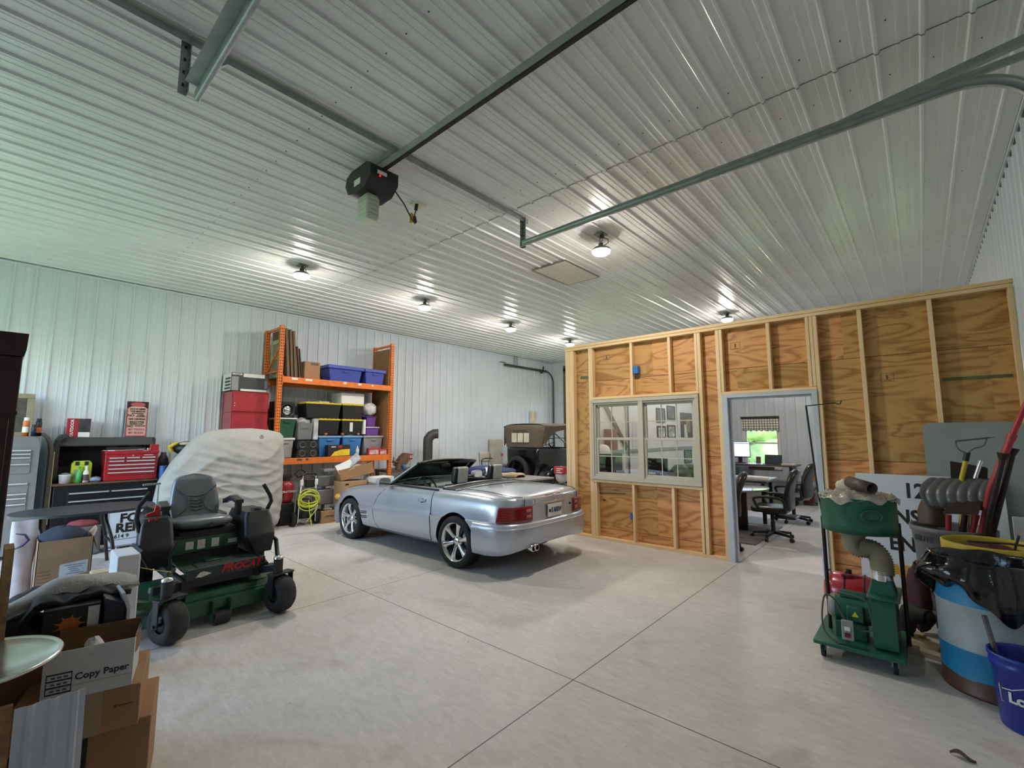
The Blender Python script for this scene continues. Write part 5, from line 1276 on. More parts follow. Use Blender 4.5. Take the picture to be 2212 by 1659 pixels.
MB().lathe([(0, 0), (.05, 0)], 20, 0, Matrix.Translation((RF+.003, 4.93, S1+.205)) @ Matrix.Diagonal((1, 1, .5, 1)) @ Matrix.Rotation(PI/2, 4, 'Y')).build('red_badge', M_red, yb)
MB().box((RF+.001, 4.73, S1+.195), (RF+.003, 4.83, S1+.215)).build('white_print', M_paper, yb)
bt = thing('bottle', 'white squeeze bottle between the black carton and red kits on the rack', 'bottle', (RF-.05, 5.36, S1)); MB().lathe([(0, 0), (.035, 0), (.035, .13), (.015, .17), (.01, .21), (0, .21)], 16).build('bottle_body', M_paper, bt)
for y0, y1, h, lab in ((5.61, 5.88, .16, 'red and clear fastener kit with a carry handle on the rack'), (5.89, 6.08, .14, 'small red kit at the end post of the rack')):
    t = carton('kit_case', lab, (RF-.1, y0, S1), (RF-.0, y1, S1+h), mat('red kit plastic', '#a83a44', .35, var=.1), 'case')
    MB().box((RF+.0, y0+.02, S1+.02), (RF+.003, y1-.02, S1+h-.04)).build('clear_front', mat('clear kit front', '#c9a3a6', .2, var=.4, vs=16), t)
    MB().tube([(RF-.05, (y0+y1)/2-.05, S1+h), (RF-.05, (y0+y1)/2-.04, S1+h+.03), (RF-.05, (y0+y1)/2+.04, S1+h+.03), (RF-.05, (y0+y1)/2+.05, S1+h)], .008, 6).build('carry_handle', M_red, t)
M_purp = mat('purple plastic', '#6b3a94', .4, var=.1)
tote('flat purple box with a pale lid on the grey tub', (TB-.4, 5.62, z), (TB-.02, 5.98, z+.20), M_purp, mat('lilac lid', '#c9bfd2', .4), None, .96, False, .03)
tote('deep purple bin on top of the flat purple box', (TB-.36, 5.64, z+.205), (TB-.04, 5.92, z+.44), M_purp, M_purp, None, .86, False, .02)
carton('white_tag_board', 'narrow white upright carton beside the purple bin', (TB-.12, 5.555, z+.03), (TB-.02, 5.615, z+.36), M_paper)
simple('clear_plastic_bag', 'bulging clear plastic bag on top of the purple bin', 'bag', MB().ball((TB-.18, 5.78, z+.60), (.16, .17, .155), 12, 0, None, .07, 5), mat('white clear bag', '#c6c6c8', .22, var=.25, vs=16))
fn = thing('round_fan', 'black round fan with a bright hub on the green tote', 'fan', (TB-.2, 3.85, S1+.81), world=True)
R = Matrix.Translation((TB-.05, 3.87, S1+.95)) @ Matrix.Rotation(PI/2, 4, 'Y')
MB().lathe([(.12, -.16), (.145, -.14), (.15, 0), (.13, .02), (.12, 0), (.10, -.03), (.05, -.06), (0, -.06)], 28, 0, R).build('housing', M_black, fn)
MB().lathe([(.085, -.02), (.05, -.01), (.03, .005), (0, .008)], 20, 0, R).build('hub', M_chrome, fn)
MB().box((TB-.25, 3.76, S1+.803), (TB-.05, 3.98, S1+.825)).build('foot', M_black, fn)
simple('black_speaker_box', 'black box behind the round fan on the rack', 'box', MB().box((TB-.5, 3.68, S1+.805), (TB-.27, 4.10, S1+1.14)), M_black, bev=.01)

# ---------------------------------------------------------------- under and before the rack
ac = thing('air_compressor', 'red upright shop compressor beside the draped cover', 'compressor', (-9.14, 3.75, 0), world=True)
MB().lathe([(0, .42), (.11, .43), (.14, .50), (.14, .72), (.11, .81), (.04, .83), (0, .83)], 22, 0, Matrix.Translation((-9.14, 3.76, 0))).build('tank', M_redp, ac)
MB().cyl((-9.14, 3.76, .82), (-9.14, 3.76, .9), .07).build('pump_head', M_black, ac); MB().tube([(-9.14, 3.70, .88), (-9.14, 3.66, .93), (-9.14, 3.86, .93), (-9.14, 3.84, .87)], .015, 6).build('carry_handle', M_black, ac)
text('CRAFTSMAN', .052, M_paper, ac, (-8.995, 3.77, .63), FX, 'lettering', .002)
MB().box((-9.26, 3.64, .03), (-9.04, 3.9, .42)).build('motor_base', M_black, ac, bev=.02)
mb = MB()
for y in (3.64, 3.9): mb.cyl((-9.14, y-.015, .05), (-9.14, y+.015, .05), .05)
mb.build('wheel', M_rub, ac)
pw = thing('pressure_washer', 'black pressure washer with a silver push frame on two wheels', 'pressure washer', (-8.85, 4.02, 0), world=True)
MB().tube([(-8.80, 3.86, .06), (-8.78, 3.88, .5), (-8.76, 3.89, .80), (-8.82, 3.94, .93)], .016, 8).tube([(-8.80, 4.20, .06), (-8.78, 4.18, .5), (-8.76, 4.17, .80), (-8.82, 4.18, .90)], .016, 8).build('push_frame', M_chrome, pw)
mb = MB()
for y in (3.89, 4.17): mb.cbox((-8.76, y, .80), (.04, .05, .11))
mb.build('frame_clamp', M_paper, pw, bev=.006)
MB().tube([(-8.82, 3.93, .92), (-8.83, 3.98, .965), (-8.83, 4.15, .965), (-8.82, 4.20, .93)], .024, 8).build('push_handle', M_black, pw)
MB().box((-8.86, 3.98, .70), (-8.80, 4.16, .86)).build('control_panel', M_black, pw, bev=.02); MB().lathe([(0, 0), (.12, 0), (.14, .1), (.13, .32), (.07, .36), (0, .36)], 18, 0, Matrix.Translation((-8.95, 4.03, .12))).build('engine', M_mblk, pw)
for y in (3.80, 4.23):
    R = Matrix.Translation((-8.86, y, .13)) @ Matrix.Rotation(PI/2, 4, 'X')
    MB().lathe([(.06, -.03), (.10, -.035), (.13, -.02), (.13, .02), (.10, .035), (.06, .03)], 24, 0, R).build('wheel', M_rub, pw); MB().lathe([(0, -.02), (.06, -.025), (.06, .025), (0, .02)], 16, 0, R).build('hub', M_mblk, pw)
MB().tube([(-8.88, 3.85, 1.0), (-8.86, 3.80, .96), (-8.86, 3.86, .90), (-8.86, 3.97, .92), (-8.86, 3.98, 1.0), (-8.86, 3.92, 1.04), (-8.86, 3.86, 1.02)], .018, 8).build('hose_loop', M_rub, pw)
cd = thing('extension_cord', 'yellow extension cord hung in loops on the pressure washer', 'cord', (-8.7, 4.0, .5), world=True)
mb = MB(); pts = []
rr = random.Random(4)
for k in range(7):
    cyk, czk, ry, rz = 4.0+rr.uniform(-.02, .03), .53-k*.012+rr.uniform(-.03, .03), .17+rr.uniform(-.03, .04), .10+rr.uniform(-.03, .06)
    tl = rr.uniform(-.5, .3)
    for i in range(16):
        a = 2*PI*i/16; y = ry*math.cos(a); zz_ = rz*math.sin(a)
        pts.append((-8.70+.02*math.sin(a*2+k)+k*.006, cyk+y*math.cos(tl)-zz_*math.sin(tl), czk+y*math.sin(tl)*.6+zz_*math.cos(tl)))
M_ycord = mat('lime yellow cord', '#c9d23a', .45)
MB().tube(pts, .0085, 6).build('cord_coil', M_ycord, cd)
MB().tube([(-8.68, 4.0, .48), (-8.66, 4.02, .25), (-8.67, 4.07, .012), (-8.62, 4.08, .012)], .0085, 6).tube([(-8.67, 4.18, .52), (-8.66, 4.15, .30), (-8.66, 4.0, .12), (-8.66, 3.97, .10)], .0085, 6).build('cord_tail', M_ycord, cd)
dp = thing('bench_drill', 'grey bench machine under the lower rack shelf', 'machine', (-9.15, 4.55, 0), world=True)
MB().box((-9.40, 4.34, .0), (-9.05, 4.75, .03)).build('base', M_greyp, dp); MB().cyl((-9.25, 4.56, .03), (-9.25, 4.56, .9), .035).build('column', M_galv, dp)
MB().box((-9.35, 4.36, .66), (-9.08, 4.80, .87)).build('gear_case', M_greyp, dp, bev=.02); MB().box((-9.30, 4.48, .95), (-9.10, 4.72, 1.0)).box((-9.30, 4.54, .87), (-9.16, 4.6, .95)).build('table', M_galv, dp, bev=.005)
MB().box((-9.30, 4.34, .30), (-9.05, 4.70, .60)).build('motor_housing', mat('mid grey housing', '#7c7f80', .5), dp, bev=.02)
t = carton('cardboard_carton', 'flat brown carton on the floor beside the pressure washer wheel', (-8.98, 4.28, 0), (-8.70, 4.61, .225), M_card); text('LANDSCAPE', .04, M_blackp, t, (-8.695, 4.45, .13), FX, 'lettering')
for i, (y, x, z0, a, m, lab) in enumerate(((4.34, -8.85, .27, .3, M_black, 'black hand tool on the flat carton, nearest the washer'), (4.45, -8.82, .27, -.4, M_galv, 'grey metal tool in the middle of the flat carton top'), (4.54, -8.86, .27, .9, M_black, 'black tool with a grip at the far end of the flat carton'))):
    simple('hand_tool', lab, 'tool', MB().cbox((x, y, .225+.022), (.05, .16, .04), (0, 0, a)).cyl((x, y, .235), (x+.05, y+.03, .235), .01), m, 'tools on the flat carton', bev=.006)
t = carton('cardboard_carton', 'brown carton with a hand hole under the open tilted carton', (-8.98, 4.64, 0), (-8.60, 5.16, .77), M_card2)
MB().cbox((-8.599, 4.72, .715), (.003, .07, .03)).build('hand_hole', M_dark, t)
oc = thing('open_carton', 'open brown carton of papers tilted on another carton before the rack', 'box', (-8.78, 4.98, .80), world=True)
T = Matrix.Translation((-8.80, 4.98, .955)) @ Euler((math.radians(12), 0, math.radians(-12))).to_matrix().to_4x4()
mb = MB(); w_, d_, h_ = .34, .17, .11
mb.box((-d_, -w_, -h_), (d_, w_, -h_+.006), 0, T); mb.box((-d_, -w_, -h_), (-d_+.006, w_, h_), 0, T); mb.box((d_-.006, -w_, -h_), (d_, w_, h_), 0, T); mb.box((-d_, -w_, -h_), (d_, -w_+.006, h_), 0, T); mb.box((-d_, w_-.006, -h_), (d_, w_, h_), 0, T)
mb.build('carton', M_card, oc)
mb = MB().box((-d_+.01, -w_+.02, .02), (d_-.01, w_-.2, .10), 0, T); mb.build('papers', M_paper, oc)
T2 = T @ Matrix.Translation((.06, -.05, .20)) @ Euler((.6, .5, 0)).to_matrix().to_4x4()
MB().box((-.12, -.2, -.008), (.12, .2, .008), 0, T2).build('blister_pack', mat('pale blister pack', '#b9bcc2', .2, var=.35, vs=14), oc)
T3 = T @ Matrix.Translation((.10, -.2, .14)) @ Euler((.3, .9, .2)).to_matrix().to_4x4()
MB().box((-.11, -.16, -.004), (.11, .16, .004), 0, T3).build('leaflet', M_paper, oc)
simple('foam_sheet', 'white foam block behind the silver car hood', 'foam', MB().box((-8.75, 5.2, .72), (-8.38, 5.66, .83)), mat('white foam', '#d9dbdc', .8, var=.03), bev=.01)
carton('cardboard_carton', 'low carton under the white foam block behind the car hood', (-8.78, 5.19, 0), (-8.36, 5.68, .718), M_card)
# vise bench and stove pipe
vb = thing('vise_bench', 'low brown bench against the wall under the vise', 'bench', (-9.75, 6.8, 0), world=True)
MB().box((-10.1, 6.25, .80), (-9.45, 7.3, .86)).build('bench_top', M_top, vb, bev=.004)
for x in (-10.05, -9.52):
    for y in (6.3, 7.24): MB().box((x-.035, y-.035, 0), (x+.035, y+.035, .80)).build('leg', M_oldw, vb)
vs_ = thing('bench_vise', 'rusty brown bench vise with red handles on the low bench', 'vise', (-9.6, 6.68, .86), world=True)
M_rust = mat('rusty cast iron', '#6e5347', .7, .3, .3, 12)
MB().cyl((-9.6, 6.66, .86), (-9.6, 6.66, .92), .11, .09).prism([(6.52, .94), (6.56, 1.05), (6.66, 1.17), (6.76, 1.25), (6.86, 1.24), (6.87, 1.06), (6.80, .98), (6.74, .92)], 'x', -9.69, -9.53).build('body', M_rust, vs_, bev=.02, seg=3)
MB().tube([(-9.58, 6.42, 1.05), (-9.58, 6.55, 1.03), (-9.6, 6.66, 1.0)], .03, 8).tube([(-9.58, 6.44, .96), (-9.58, 6.44, 1.16)], .013, 8).build('screw', M_rust, vs_)
MB().cyl((-9.6, 6.82, 1.13), (-9.6, 6.98, 1.11), .035).cyl((-9.6, 6.84, 1.21), (-9.6, 7.02, 1.20), .018).build('red_handle', M_redp, vs_)
simple('blue_jar', 'small blue jar in front of the bench vise', 'jar', MB().lathe([(0, 0), (.05, 0), (.05, .09), (.03, .11), (0, .11)], 14, 0, Matrix.Translation((-9.48, 6.68, .862))), M_bluebox)
simple('tin_can', 'dull metal can beside the blue jar on the low bench', 'can', MB().cyl((-9.48, 6.5, .862), (-9.48, 6.5, 1.0), .06), M_rust)
sp = thing('stove_pipe', 'dark stove pipe with an elbow standing by the ribbed wall', 'pipe', (-9.65, 7.52, 0), world=True)
MB().cyl((-9.65, 7.52, 0), (-9.65, 7.52, 1.50), .125, n=24).build('pipe', mat('dark stove steel', '#4d4c4b', .5, .5, .15), sp)
MB().tube([(-9.65, 7.52, 1.48), (-9.65, 7.53, 1.58), (-9.62, 7.58, 1.67), (-9.56, 7.66, 1.72), (-9.5, 7.74, 1.72)], [.127, .128, .127, .126, .126], 20).build('elbow', mat('dark stove steel', '#4d4c4b'), sp)
# ================================================================ NEAR LEFT
M_mahog = mat('dark red brown wood', '#36191a', .4, var=.2, vs=4, stretch=(6, 6, .5))
wd = thing('wardrobe', 'tall dark red-brown wooden wardrobe with a stepped cornice at the edge of the picture', 'wardrobe', (-3.15, -.45, 0), world=True)
MB().box((-3.42, -1.0, .0), (-2.905, .050, 2.04)).build('carcass', M_mahog, wd, bev=.004)
MB().prism([(-.99, 2.04), (.052, 2.04), (.058, 2.07), (.060, 2.14), (-1.0, 2.14)], 'x', -3.43, -2.89).build('cornice', M_mahog, wd, bev=.003)
MB().box((-2.906, -.99, 1.785), (-2.898, .052, 1.802)).build('moulding', M_mahog, wd)
for y0, y1 in ((-.98, -.48), (-.47, .03)):
    d = MB().box((-2.905, y0, .1), (-2.893, y1, 1.77)).build('door', M_mahog, wd, bev=.003); MB().ball((-2.885, -.475+.04*(1 if y0 > -.6 else -1), 1.0), .015, 8).build('knob', M_rust, d, off=Vector(wd['_w']))
M_osb = mat('strand board', '#9a7a52', .75, var=.45, vs=24)
o = MB().box((-2.87, .058, 0), (-2.74, .086, 1.25)).build('rough_plank', M_osb, None); tag(o, 'rough tan plank standing on edge against the dark wardrobe', 'plank')
o = MB().box((-2.37, -.35, 0), (-2.345, .112, .795)).build('strand_board', M_osb, None); tag(o, 'sheet of brown strand board under the round metal dish', 'board')
# round dish on a stand
ds = thing('round_dish_stand', 'round shallow bright metal dish on a slim stand, nearest the camera', 'dish stand', (-2.53, -.0, 0), world=True)
MB().lathe([(0, .878), (.10, .880), (.19, .892), (.222, .902), (.235, .908), (.240, .902), (.236, .892), (.22, .888), (.1, .868), (0, .866)], 48, 0, Matrix.Translation((-2.53, 0, 0))).build('dish', mat('brushed bright metal', '#d5dad8', .22, .85, .05), ds)
MB().cyl((-2.53, 0, .02), (-2.53, 0, .87), .022).build('post', mat('copper tinted post', '#a98f86', .3, .6), ds)
MB().lathe([(0, 0), (.17, 0), (.17, .015), (.03, .03), (0, .03)], 28, 0, Matrix.Translation((-2.53, 0, 0))).build('foot', M_galv, ds)
# offcut of ribbed steel
mb = MB(); pts = [(0, 0), (.03, 0), (.042, .016), (.056, .016), (.068, 0), (.09, .003), (.105, .0), (.112, .016), (.126, .016), (.138, 0), (.172, 0)]
pts = [(0, 0), (.022, 0), (.030, .006), (.042, .006), (.050, 0), (.078, 0), (.086, .006), (.098, .006), (.106, 0), (.134, 0), (.142, .006), (.152, .006), (.158, 0), (.174, 0)]
v = []
for t, q in pts: v += [(-2.30+q+.0, .113+t, .80), (-2.19+q, .113+t, 0)]
mb.add(v, [(2*i, 2*i+2, 2*i+3, 2*i+1) for i in range(len(pts)-1)])
o = mb.build('ribbed_offcut', mat('white ribbed offcut', '#c3c7d4', .4), None, fix=False, solid=.003); tag(o, 'offcut of white ribbed steel sheet leaning before the copy paper box', 'metal sheet')
# stacked cartons, turned a little
def crate(name, label, cat, loc, rz, d, w, h, m, open_=False, group=None):
    t = thing(name, label, cat, loc, rz, group=group)
    if not open_: MB().box((-d, -w, 0), (0, 0, h)).build('carton', m, t, bev=.004)
    return t
A = math.radians(-15)
t = crate('cardboard_carton', 'large brown carton on the floor, bottom of the stack by the ribbed offcut', 'box', (-2.805, .593, 0), A, .42, .46, .39, M_card)
MB().box((0, -.33, .16), (.002, -.22, .385)).build('black_tape', M_blackp, t)
t = crate('cardboard_carton', 'middle brown carton of the stack under the copy paper box', 'box', (-2.76, .535, .392), A, .40, .42, .178, M_card)
MB().box((0, -.20, .0), (.0015, -.13, .178)).build('clear_tape', mat('clear tape', '#a38a70', .2), t); MB().box((.0002, -.075, .098), (.001, -.025, .104)).box((.0002, -.09, .094), (.001, -.08, .108)).build('small_logo', M_top, t)
cp = thing('paper_box', 'open white copy paper box on top of the carton stack', 'box', (-2.765, .50, .572), A)
M_pbox = mat('white printed box', '#c9cacc', .6, var=.04); M_inside = mat('brown box inside', '#7d5c40', .8, var=.1)
W, D, H = .30, .25, .165
MB().box((-.004, -W, 0), (0, 0, H)).box((-D, -W, 0), (-.004, -W+.004, H)).box((-D, -.004, 0), (-.004, 0, H+.03)).build('wall', M_pbox, cp)
MB().box((-.0045, -W, H), (-.0005, -.155, H+.035)).box((-.0045, -.14, H+.0), (-.0005, 0, H+.038)).build('flap', M_pbox, cp)
mb = MB(); mb.box((-D, -W, 0), (-D+.004, 0, H+.05)); mb.box((-D, -W, 0), (-.006, -.006, .004)); 
mb.grid(lambda u, v: (-D*(1-u)-.006*u, -.006+.014*math.sin(PI*u), .12+(H+.052-.12+ -.02*u*u)*v), 8, 3); mb.build('inner_wall', M_inside, cp)
text('Copy Paper', .038, M_navy, cp, (.001, -.105, .085), FX, 'lettering', .0008)
mb = MB()
for k in range(4): mb.box((.0002, -.285, .03+k*.026), (.001, -.205, .036+k*.026))
mb.box((.0002, -.287, .03), (.001, -.284, .114)); mb.box((.0002, -.207, .03), (.001, -.204, .114)); mb.build('label_grid', M_navy, cp)
mb = MB()
for k in range(3):
    for q in range(3): mb.box((.0002, -.272+q*.02, .041+k*.026), (.001, -.258+q*.02, .049+k*.026))
mb.build('small_print', mat('slate ink', '#5b6072', .6), cp); MB().box((.0002, -.30, .052), (.0008, -.0, .0535)).build('crease', mat('grey crease', '#8b8d90', .6), cp)
MB().ball((-.05, -.15, H+.01), (.03, .035, .045), 8, 0, None, .12, 2).build('packing_paper', M_paper, cp)
# second stack: hidden carton, black box, jacket, fleece
t = thing('cardboard_carton', 'hidden brown carton carrying the black boxes behind the copy paper box', 'box', (-3.3, .33, 0), world=True); MB().box((-3.62, .10, 0), (-3.10, .56, .66)).build('carton', M_card, t)
bx_ = thing('product_box', 'black carton with an orange emblem behind the copy paper box', 'box', (-3.2, .36, .662), world=True)
T = Matrix.Translation((-3.10, .36, .662)) @ Matrix.Rotation(math.radians(-8), 4, 'Z')
MB().box((-.20, -.15, 0), (0, .055, .215), 0, T).build('carton', mat('black printed carton', '#1c1c20', .5), bx_, bev=.003)
mb = MB()
for k in range(9):
    a = 2*PI*k/9; mb.add([tuple(T @ Vector((.0015, -.055+.028*math.cos(a-.22), .135+.026*math.sin(a-.22)))), tuple(T @ Vector((.0015, -.055+.062*math.cos(a), .135+.05*math.sin(a)))), tuple(T @ Vector((.0015, -.055+.03*math.cos(a+.3), .135+.027*math.sin(a+.3))))], [(0, 1, 2)])
mb.add([tuple(T @ Vector((.0014, -.055+.036*math.cos(2*PI*k/20), .135+.034*math.sin(2*PI*k/20)))) for k in range(20)], [tuple(range(20))])
mb.build('orange_emblem', mat('orange emblem', '#c0642c', .5), bx_)
MB().box((.0, 0.008, .10), (.0015, .05, .205), 0, T).build('white_print', M_paper, bx_)
o = MB().prism([(.425, .664), (.50, .664), (.50, .86), (.425, .90)], 'x', -3.30, -3.05).build('product_box', mat('black blue carton', '#1d2130', .5), None, bev=.003); tag(o, 'narrow dark blue carton beside the black carton with the orange emblem', 'box')
o = MB().prism([(.508, .664), (.52, .664), (.52, .84), (.495, .915), (.483, .91), (.508, .83)], 'x', -3.22, -3.04).build('white_flap_box', M_pbox, None); tag(o, 'thin white carton flap standing beside the dark blue carton', 'flap')
def jk(u, v):
    y = .10+.44*u; x = -3.55+.38*v
    z = .884+.012*math.sin(PI*u)-.02*max(0, v-.75)+.010*math.sin(14*u+5*v)+.006*math.sin(31*u-9*v)-(.20*max(0, .22-u)*4)*(.3+.7*v)
    return (x, y, z)
o = MB().grid(jk, 34, 20).build('folded_jacket', mat('black jacket cloth', '#16171a', .8, bump=.3, bs=30), None, solid=.025); tag(o, 'black jacket draped over the black cartons', 'jacket')
o = MB().ball((-3.30, .17, .745), (.17, .12, .085), 12, 0, None, .05, 5).build('duffel_bag', mat('black duffel cloth', '#15161a', .8, bump=.3, bs=40), None); tag(o, 'black cloth bag under the left end of the black jacket', 'bag')
def fl(u, v):
    y = .09+.50*u; a = PI*v
    cz = .888+.018*math.sin(PI*u)*1.2-.06*max(0, .35-u)*2.2
    r = .055*(.35+.65*math.sin(PI*min(1, .08+u*.95))**.6)*(1+.3*u)
    return (-3.38+.10*math.cos(a*2), y+.004*math.sin(9*a), cz-.01+r*math.sin(a*2)+.006*math.sin(12*u+3*a))
o = MB().grid(fl, 40, 24, cv=False).build('fleece_blanket', mat('grey fleece', '#bab9b6', .95, var=.1, vs=30, bump=.5, bs=120), None); tag(o, 'rolled pale grey fleece blanket on top of the black jacket', 'blanket')
# foam post
o = MB().box((-4.62, .642, 0), (-4.30, .772, .842)).build('foam_post', mat('white packing foam', '#d3d6dc', .75, var=.03), None, bev=.01); tag(o, 'tall upright white foam block before the mower', 'foam')
o = MB().box((-5.15, .595, 0), (-5.0, .73, .60)).build('foam_piece', mat('cream packing foam', '#b9ab8c', .8, var=.06), None, bev=.01); tag(o, 'short cream foam block behind the tall white foam block', 'foam')
# tan open box with a blue jacket
tb = thing('open_carton', 'open tan carton with a white shipping label under the oval table', 'box', (-7.2, .6, 0), world=True)
mb = MB(); mb.box((-7.006, .385, .0), (-7.0, .82, .575)); mb.box((-7.42, .385, 0), (-7.0, .391, .575)); mb.box((-7.42, .814, 0), (-7.0, .82, .575)); mb.box((-7.42, .385, 0), (-7.414, .82, .575)); mb.box((-7.41, .39, 0), (-7.01, .81, .01))
mb.build('carton', mat('tan carton', '#8f745a', .8), tb)
mb = MB().add([(-7.0, .82, .575), (-7.4, .82, .575), (-7.38, .87, .64), (-7.02, .845, .655)], [(0, 1, 2, 3)]); mb.add([(-7.0, .82, .575), (-7.4, .82, .575), (-7.36, .88, .42), (-7.02, .87, .40)], [(0, 1, 2, 3)]); mb.build('flap', M_card2, tb, solid=.005)
lb = MB().prism([(.565, .165), (.79, .20), (.79, .335), (.565, .315)], 'x', -6.999, -6.997).build('shipping_label', mat('white label', '#b9bcc0', .6), tb)
mb = MB()
for k, (a, b) in enumerate(((.62, .76), (.65, .73), (.64, .71), (.63, .75), (.60, .77))): mb.box((-6.9965, a, .205+k*.022), (-6.996, b, .211+k*.022))
mb.build('small_print', mat('slate ink'), lb, off=Vector(tb['_w']))
mb = MB()
for k in range(4): mb.tube([(-6.997, .40+.02*i, .16+k*.035+.006*math.sin(i*2.3+k)) for i in range(6)], .0015, 4)
mb.build('red_scribble', mat('red brown ink', '#7a4030', .7), tb)
o = MB().ball((-7.22, .59, .56), (.19, .20, .135), 14, 0, None, .04, 6).build('blue_jacket', mat('dark blue cloth', '#2e3644', .9, var=.2, bump=.3, bs=30), None); tag(o, 'dark blue jacket heaped in the open tan carton', 'jacket')
# feed bag
def fb_(u, v):
    a = 2*PI*u; h = .78*v
    rx, ry = .07*(1-.7*v**3)+.01*math.sin(3*a+5*v), .11*(1-.1*v)+.006*math.sin(5*a+9*v)
    return (-7.3+rx*math.cos(a), .26+ry*math.sin(a)+.03*v, h)
fbag = thing('feed_bag', 'white bag with a purple swoosh behind the rough plank', 'bag', (-7.3, .26, 0), world=True)
MB().grid(fb_, 26, 18, cu=True).build('bag', mat('white bag plastic', '#b7b2b6', .35, var=.2, vs=9), fbag)
MB().tube([(-7.222, .22, .66), (-7.22, .29, .64), (-7.222, .32, .58), (-7.222, .28, .53), (-7.222, .22, .50)], [.004, .012, .014, .012, .004], 8).build('purple_print', mat('purple print', '#3f2a55', .5), fbag)
# oval table
ot = thing('oval_table', 'long oval dark grey table top on folding black legs', 'table', (-8.1, .78, 0), world=True)
mb = MB(); pts = []
for k in range(48):
    a = 2*PI*k/48; c, s = math.cos(a), math.sin(a)
    pts.append((-8.05+.50*abs(c)**.8*(1 if c > 0 else -1), .85+.69*abs(s)**.8*(1 if s > 0 else -1)))
mb.prism(pts, 'z', .735, .765); mb.build('table_top', mat('dark grey laminate', '#33363a', .42, var=.08), ot, bev=.006)
for y in (.42, 1.02):
    MB().tube([(-7.72, y+.12, .005), (-7.78, y+.06, .40), (-7.86, y, .62), (-7.95, y, .735)], .02, 8).tube([(-8.4, y+.12, .005), (-8.32, y+.06, .40), (-8.24, y, .62), (-8.15, y, .735)], .02, 8).tube([(-7.78, y+.06, .35), (-8.32, y+.06, .35)], .016, 8).build('leg', M_black, ot)
# for rent sign
fr_ = thing('rent_sign', 'white FOR RENT yard sign behind the mower and oval table', 'sign', (-9.0, 1.48, 0), world=True)
MB().box((-9.02, 1.18, .02), (-9.008, 1.80, .60)).build('panel', mat('white sign board', '#c9d2e0', .5, var=.03), fr_)
for s_, y_, z_ in (('FOR', 1.325, .455), ('RENT', 1.285, .315)): text(s_, .175, M_blackp, fr_, (-9.006, y_, z_), FX, 'lettering', .008, align='LEFT')
text('614 9', .075, M_blackp, fr_, (-9.006, 1.275, .20), FX, 'lettering', .002, align='LEFT')
mb = MB(); mb.box((-9.007, 1.20, .155), (-9.005, 1.78, .160)); mb.box((-9.007, 1.20, .065), (-9.005, 1.78, .07)); mb.box((-9.007, 1.20, .045), (-9.005, 1.78, .055)); mb.box((-9.007, 1.195, .045), (-9.005, 1.20, .585)); mb.build('border', M_navy, fr_)
t = thing('tool_bag', 'dull red tool bag on the floor under the oval table', 'bag', (-9.1, .9, 0), world=True)
MB().taper((-9.3, .72, 0), (-8.95, 1.12, .40), 1.05).build('bag', mat('grey tool bag', '#565658', .8), t, bev=.03); MB().ball((-9.12, .92, .42), (.14, .18, .06), 8, 0, None, .08).build('red_top', mat('dull red cloth', '#7d3a40', .8), t)
# ================================================================ NEAR RIGHT
def text_on_cyl(s, size, m, parent, cx, cy, r, a0, z, bold=0., sx=1.):
    # writing bent round a vertical cylinder; a0 is the angle of its middle
    o = text(s, size, m, None, (0, 0, 0), (0, 0, 0), 'lettering', bold)
    off = Vector(parent['_w']) if parent.get('_w') else Vector()
    for v in o.data.vertices:
        x, y, e = v.co.x*sx, v.co.y, v.co.z
        a = a0+x/r; v.co = Vector((cx+(r+e+.0015)*math.cos(a), cy+(r+e+.0015)*math.sin(a), z+y))-off
    o.parent = parent; return o
M_dcg = mat('dust collector green', '#1f5a48', .42, var=.18, vs=6)
M_hose = mat('tan ribbed hose', '#8a8068', .6, var=.12)
dc = thing('dust_collector', 'green wheeled dust collector with a tan ribbed hose', 'dust collector', (-.47, 4.64, 0), world=True)
MB().box((-.745, 4.33, .10), (-.195, 4.98, .13)).build('base_plate', M_dcg, dc, bev=.006)
for x in (-.69, -.26):
    for y in (4.40, 4.90):
        c = MB().cyl((x-.012, y, .045), (x+.012, y, .045), .045, n=18).build('caster', M_rub, dc); MB().box((x-.02, y-.02, .05), (x+.02, y+.02, .10)).build('fork', M_galv, c, off=Vector(dc['_w']))
MB().prism([(4.42, .14), (4.80, .14), (4.84, .30), (4.80, .49), (4.45, .49), (4.40, .38)], 'x', -.375, -.235).build('blower_housing', M_dcg, dc, bev=.008)
MB().box((-.40, 4.40, .49), (-.205, 4.80, .505)).build('housing_flange', M_dcg, dc, bev=.003)
mb = MB().loft([[(-.31+.085*c, 4.60+.085*s, .505) for c, s in ((-1, -1), (1, -1), (1, 1), (-1, 1))], [(-.31+.064*c, 4.60+.064*s, .60) for c, s in ((-1, -1), (1, -1), (1, 1), (-1, 1))]], smooth=False); mb.build('outlet_neck', M_dcg, dc, bev=.01)
MB().cyl((-.31, 4.60, .595), (-.31, 4.60, .665), .070, n=28).build('hose_clamp', M_chrome, dc)
hp = [(-.305, 4.60, .64), (-.302, 4.60, .70), (-.312, 4.60, .76), (-.345, 4.60, .805), (-.39, 4.60, .815), (-.435, 4.60, .81), (-.465, 4.60, .825), (-.475, 4.61, .87), (-.455, 4.62, .92), (-.43, 4.63, .97)]
def spline(pts, n):
    pts = [Vector(p) for p in pts]; out = []
    for i in range(len(pts)-1):
        p0, p1, p2, p3 = pts[max(0, i-1)], pts[i], pts[i+1], pts[min(len(pts)-1, i+2)]
        for k in range(n):
            t = k/n; out.append(.5*((2*p1)+(p2-p0)*t+(2*p0-5*p1+4*p2-p3)*t*t+(3*p1-p0-3*p2+p3)*t**3))
    return out+[pts[-1]]
hs = spline(hp, 9)
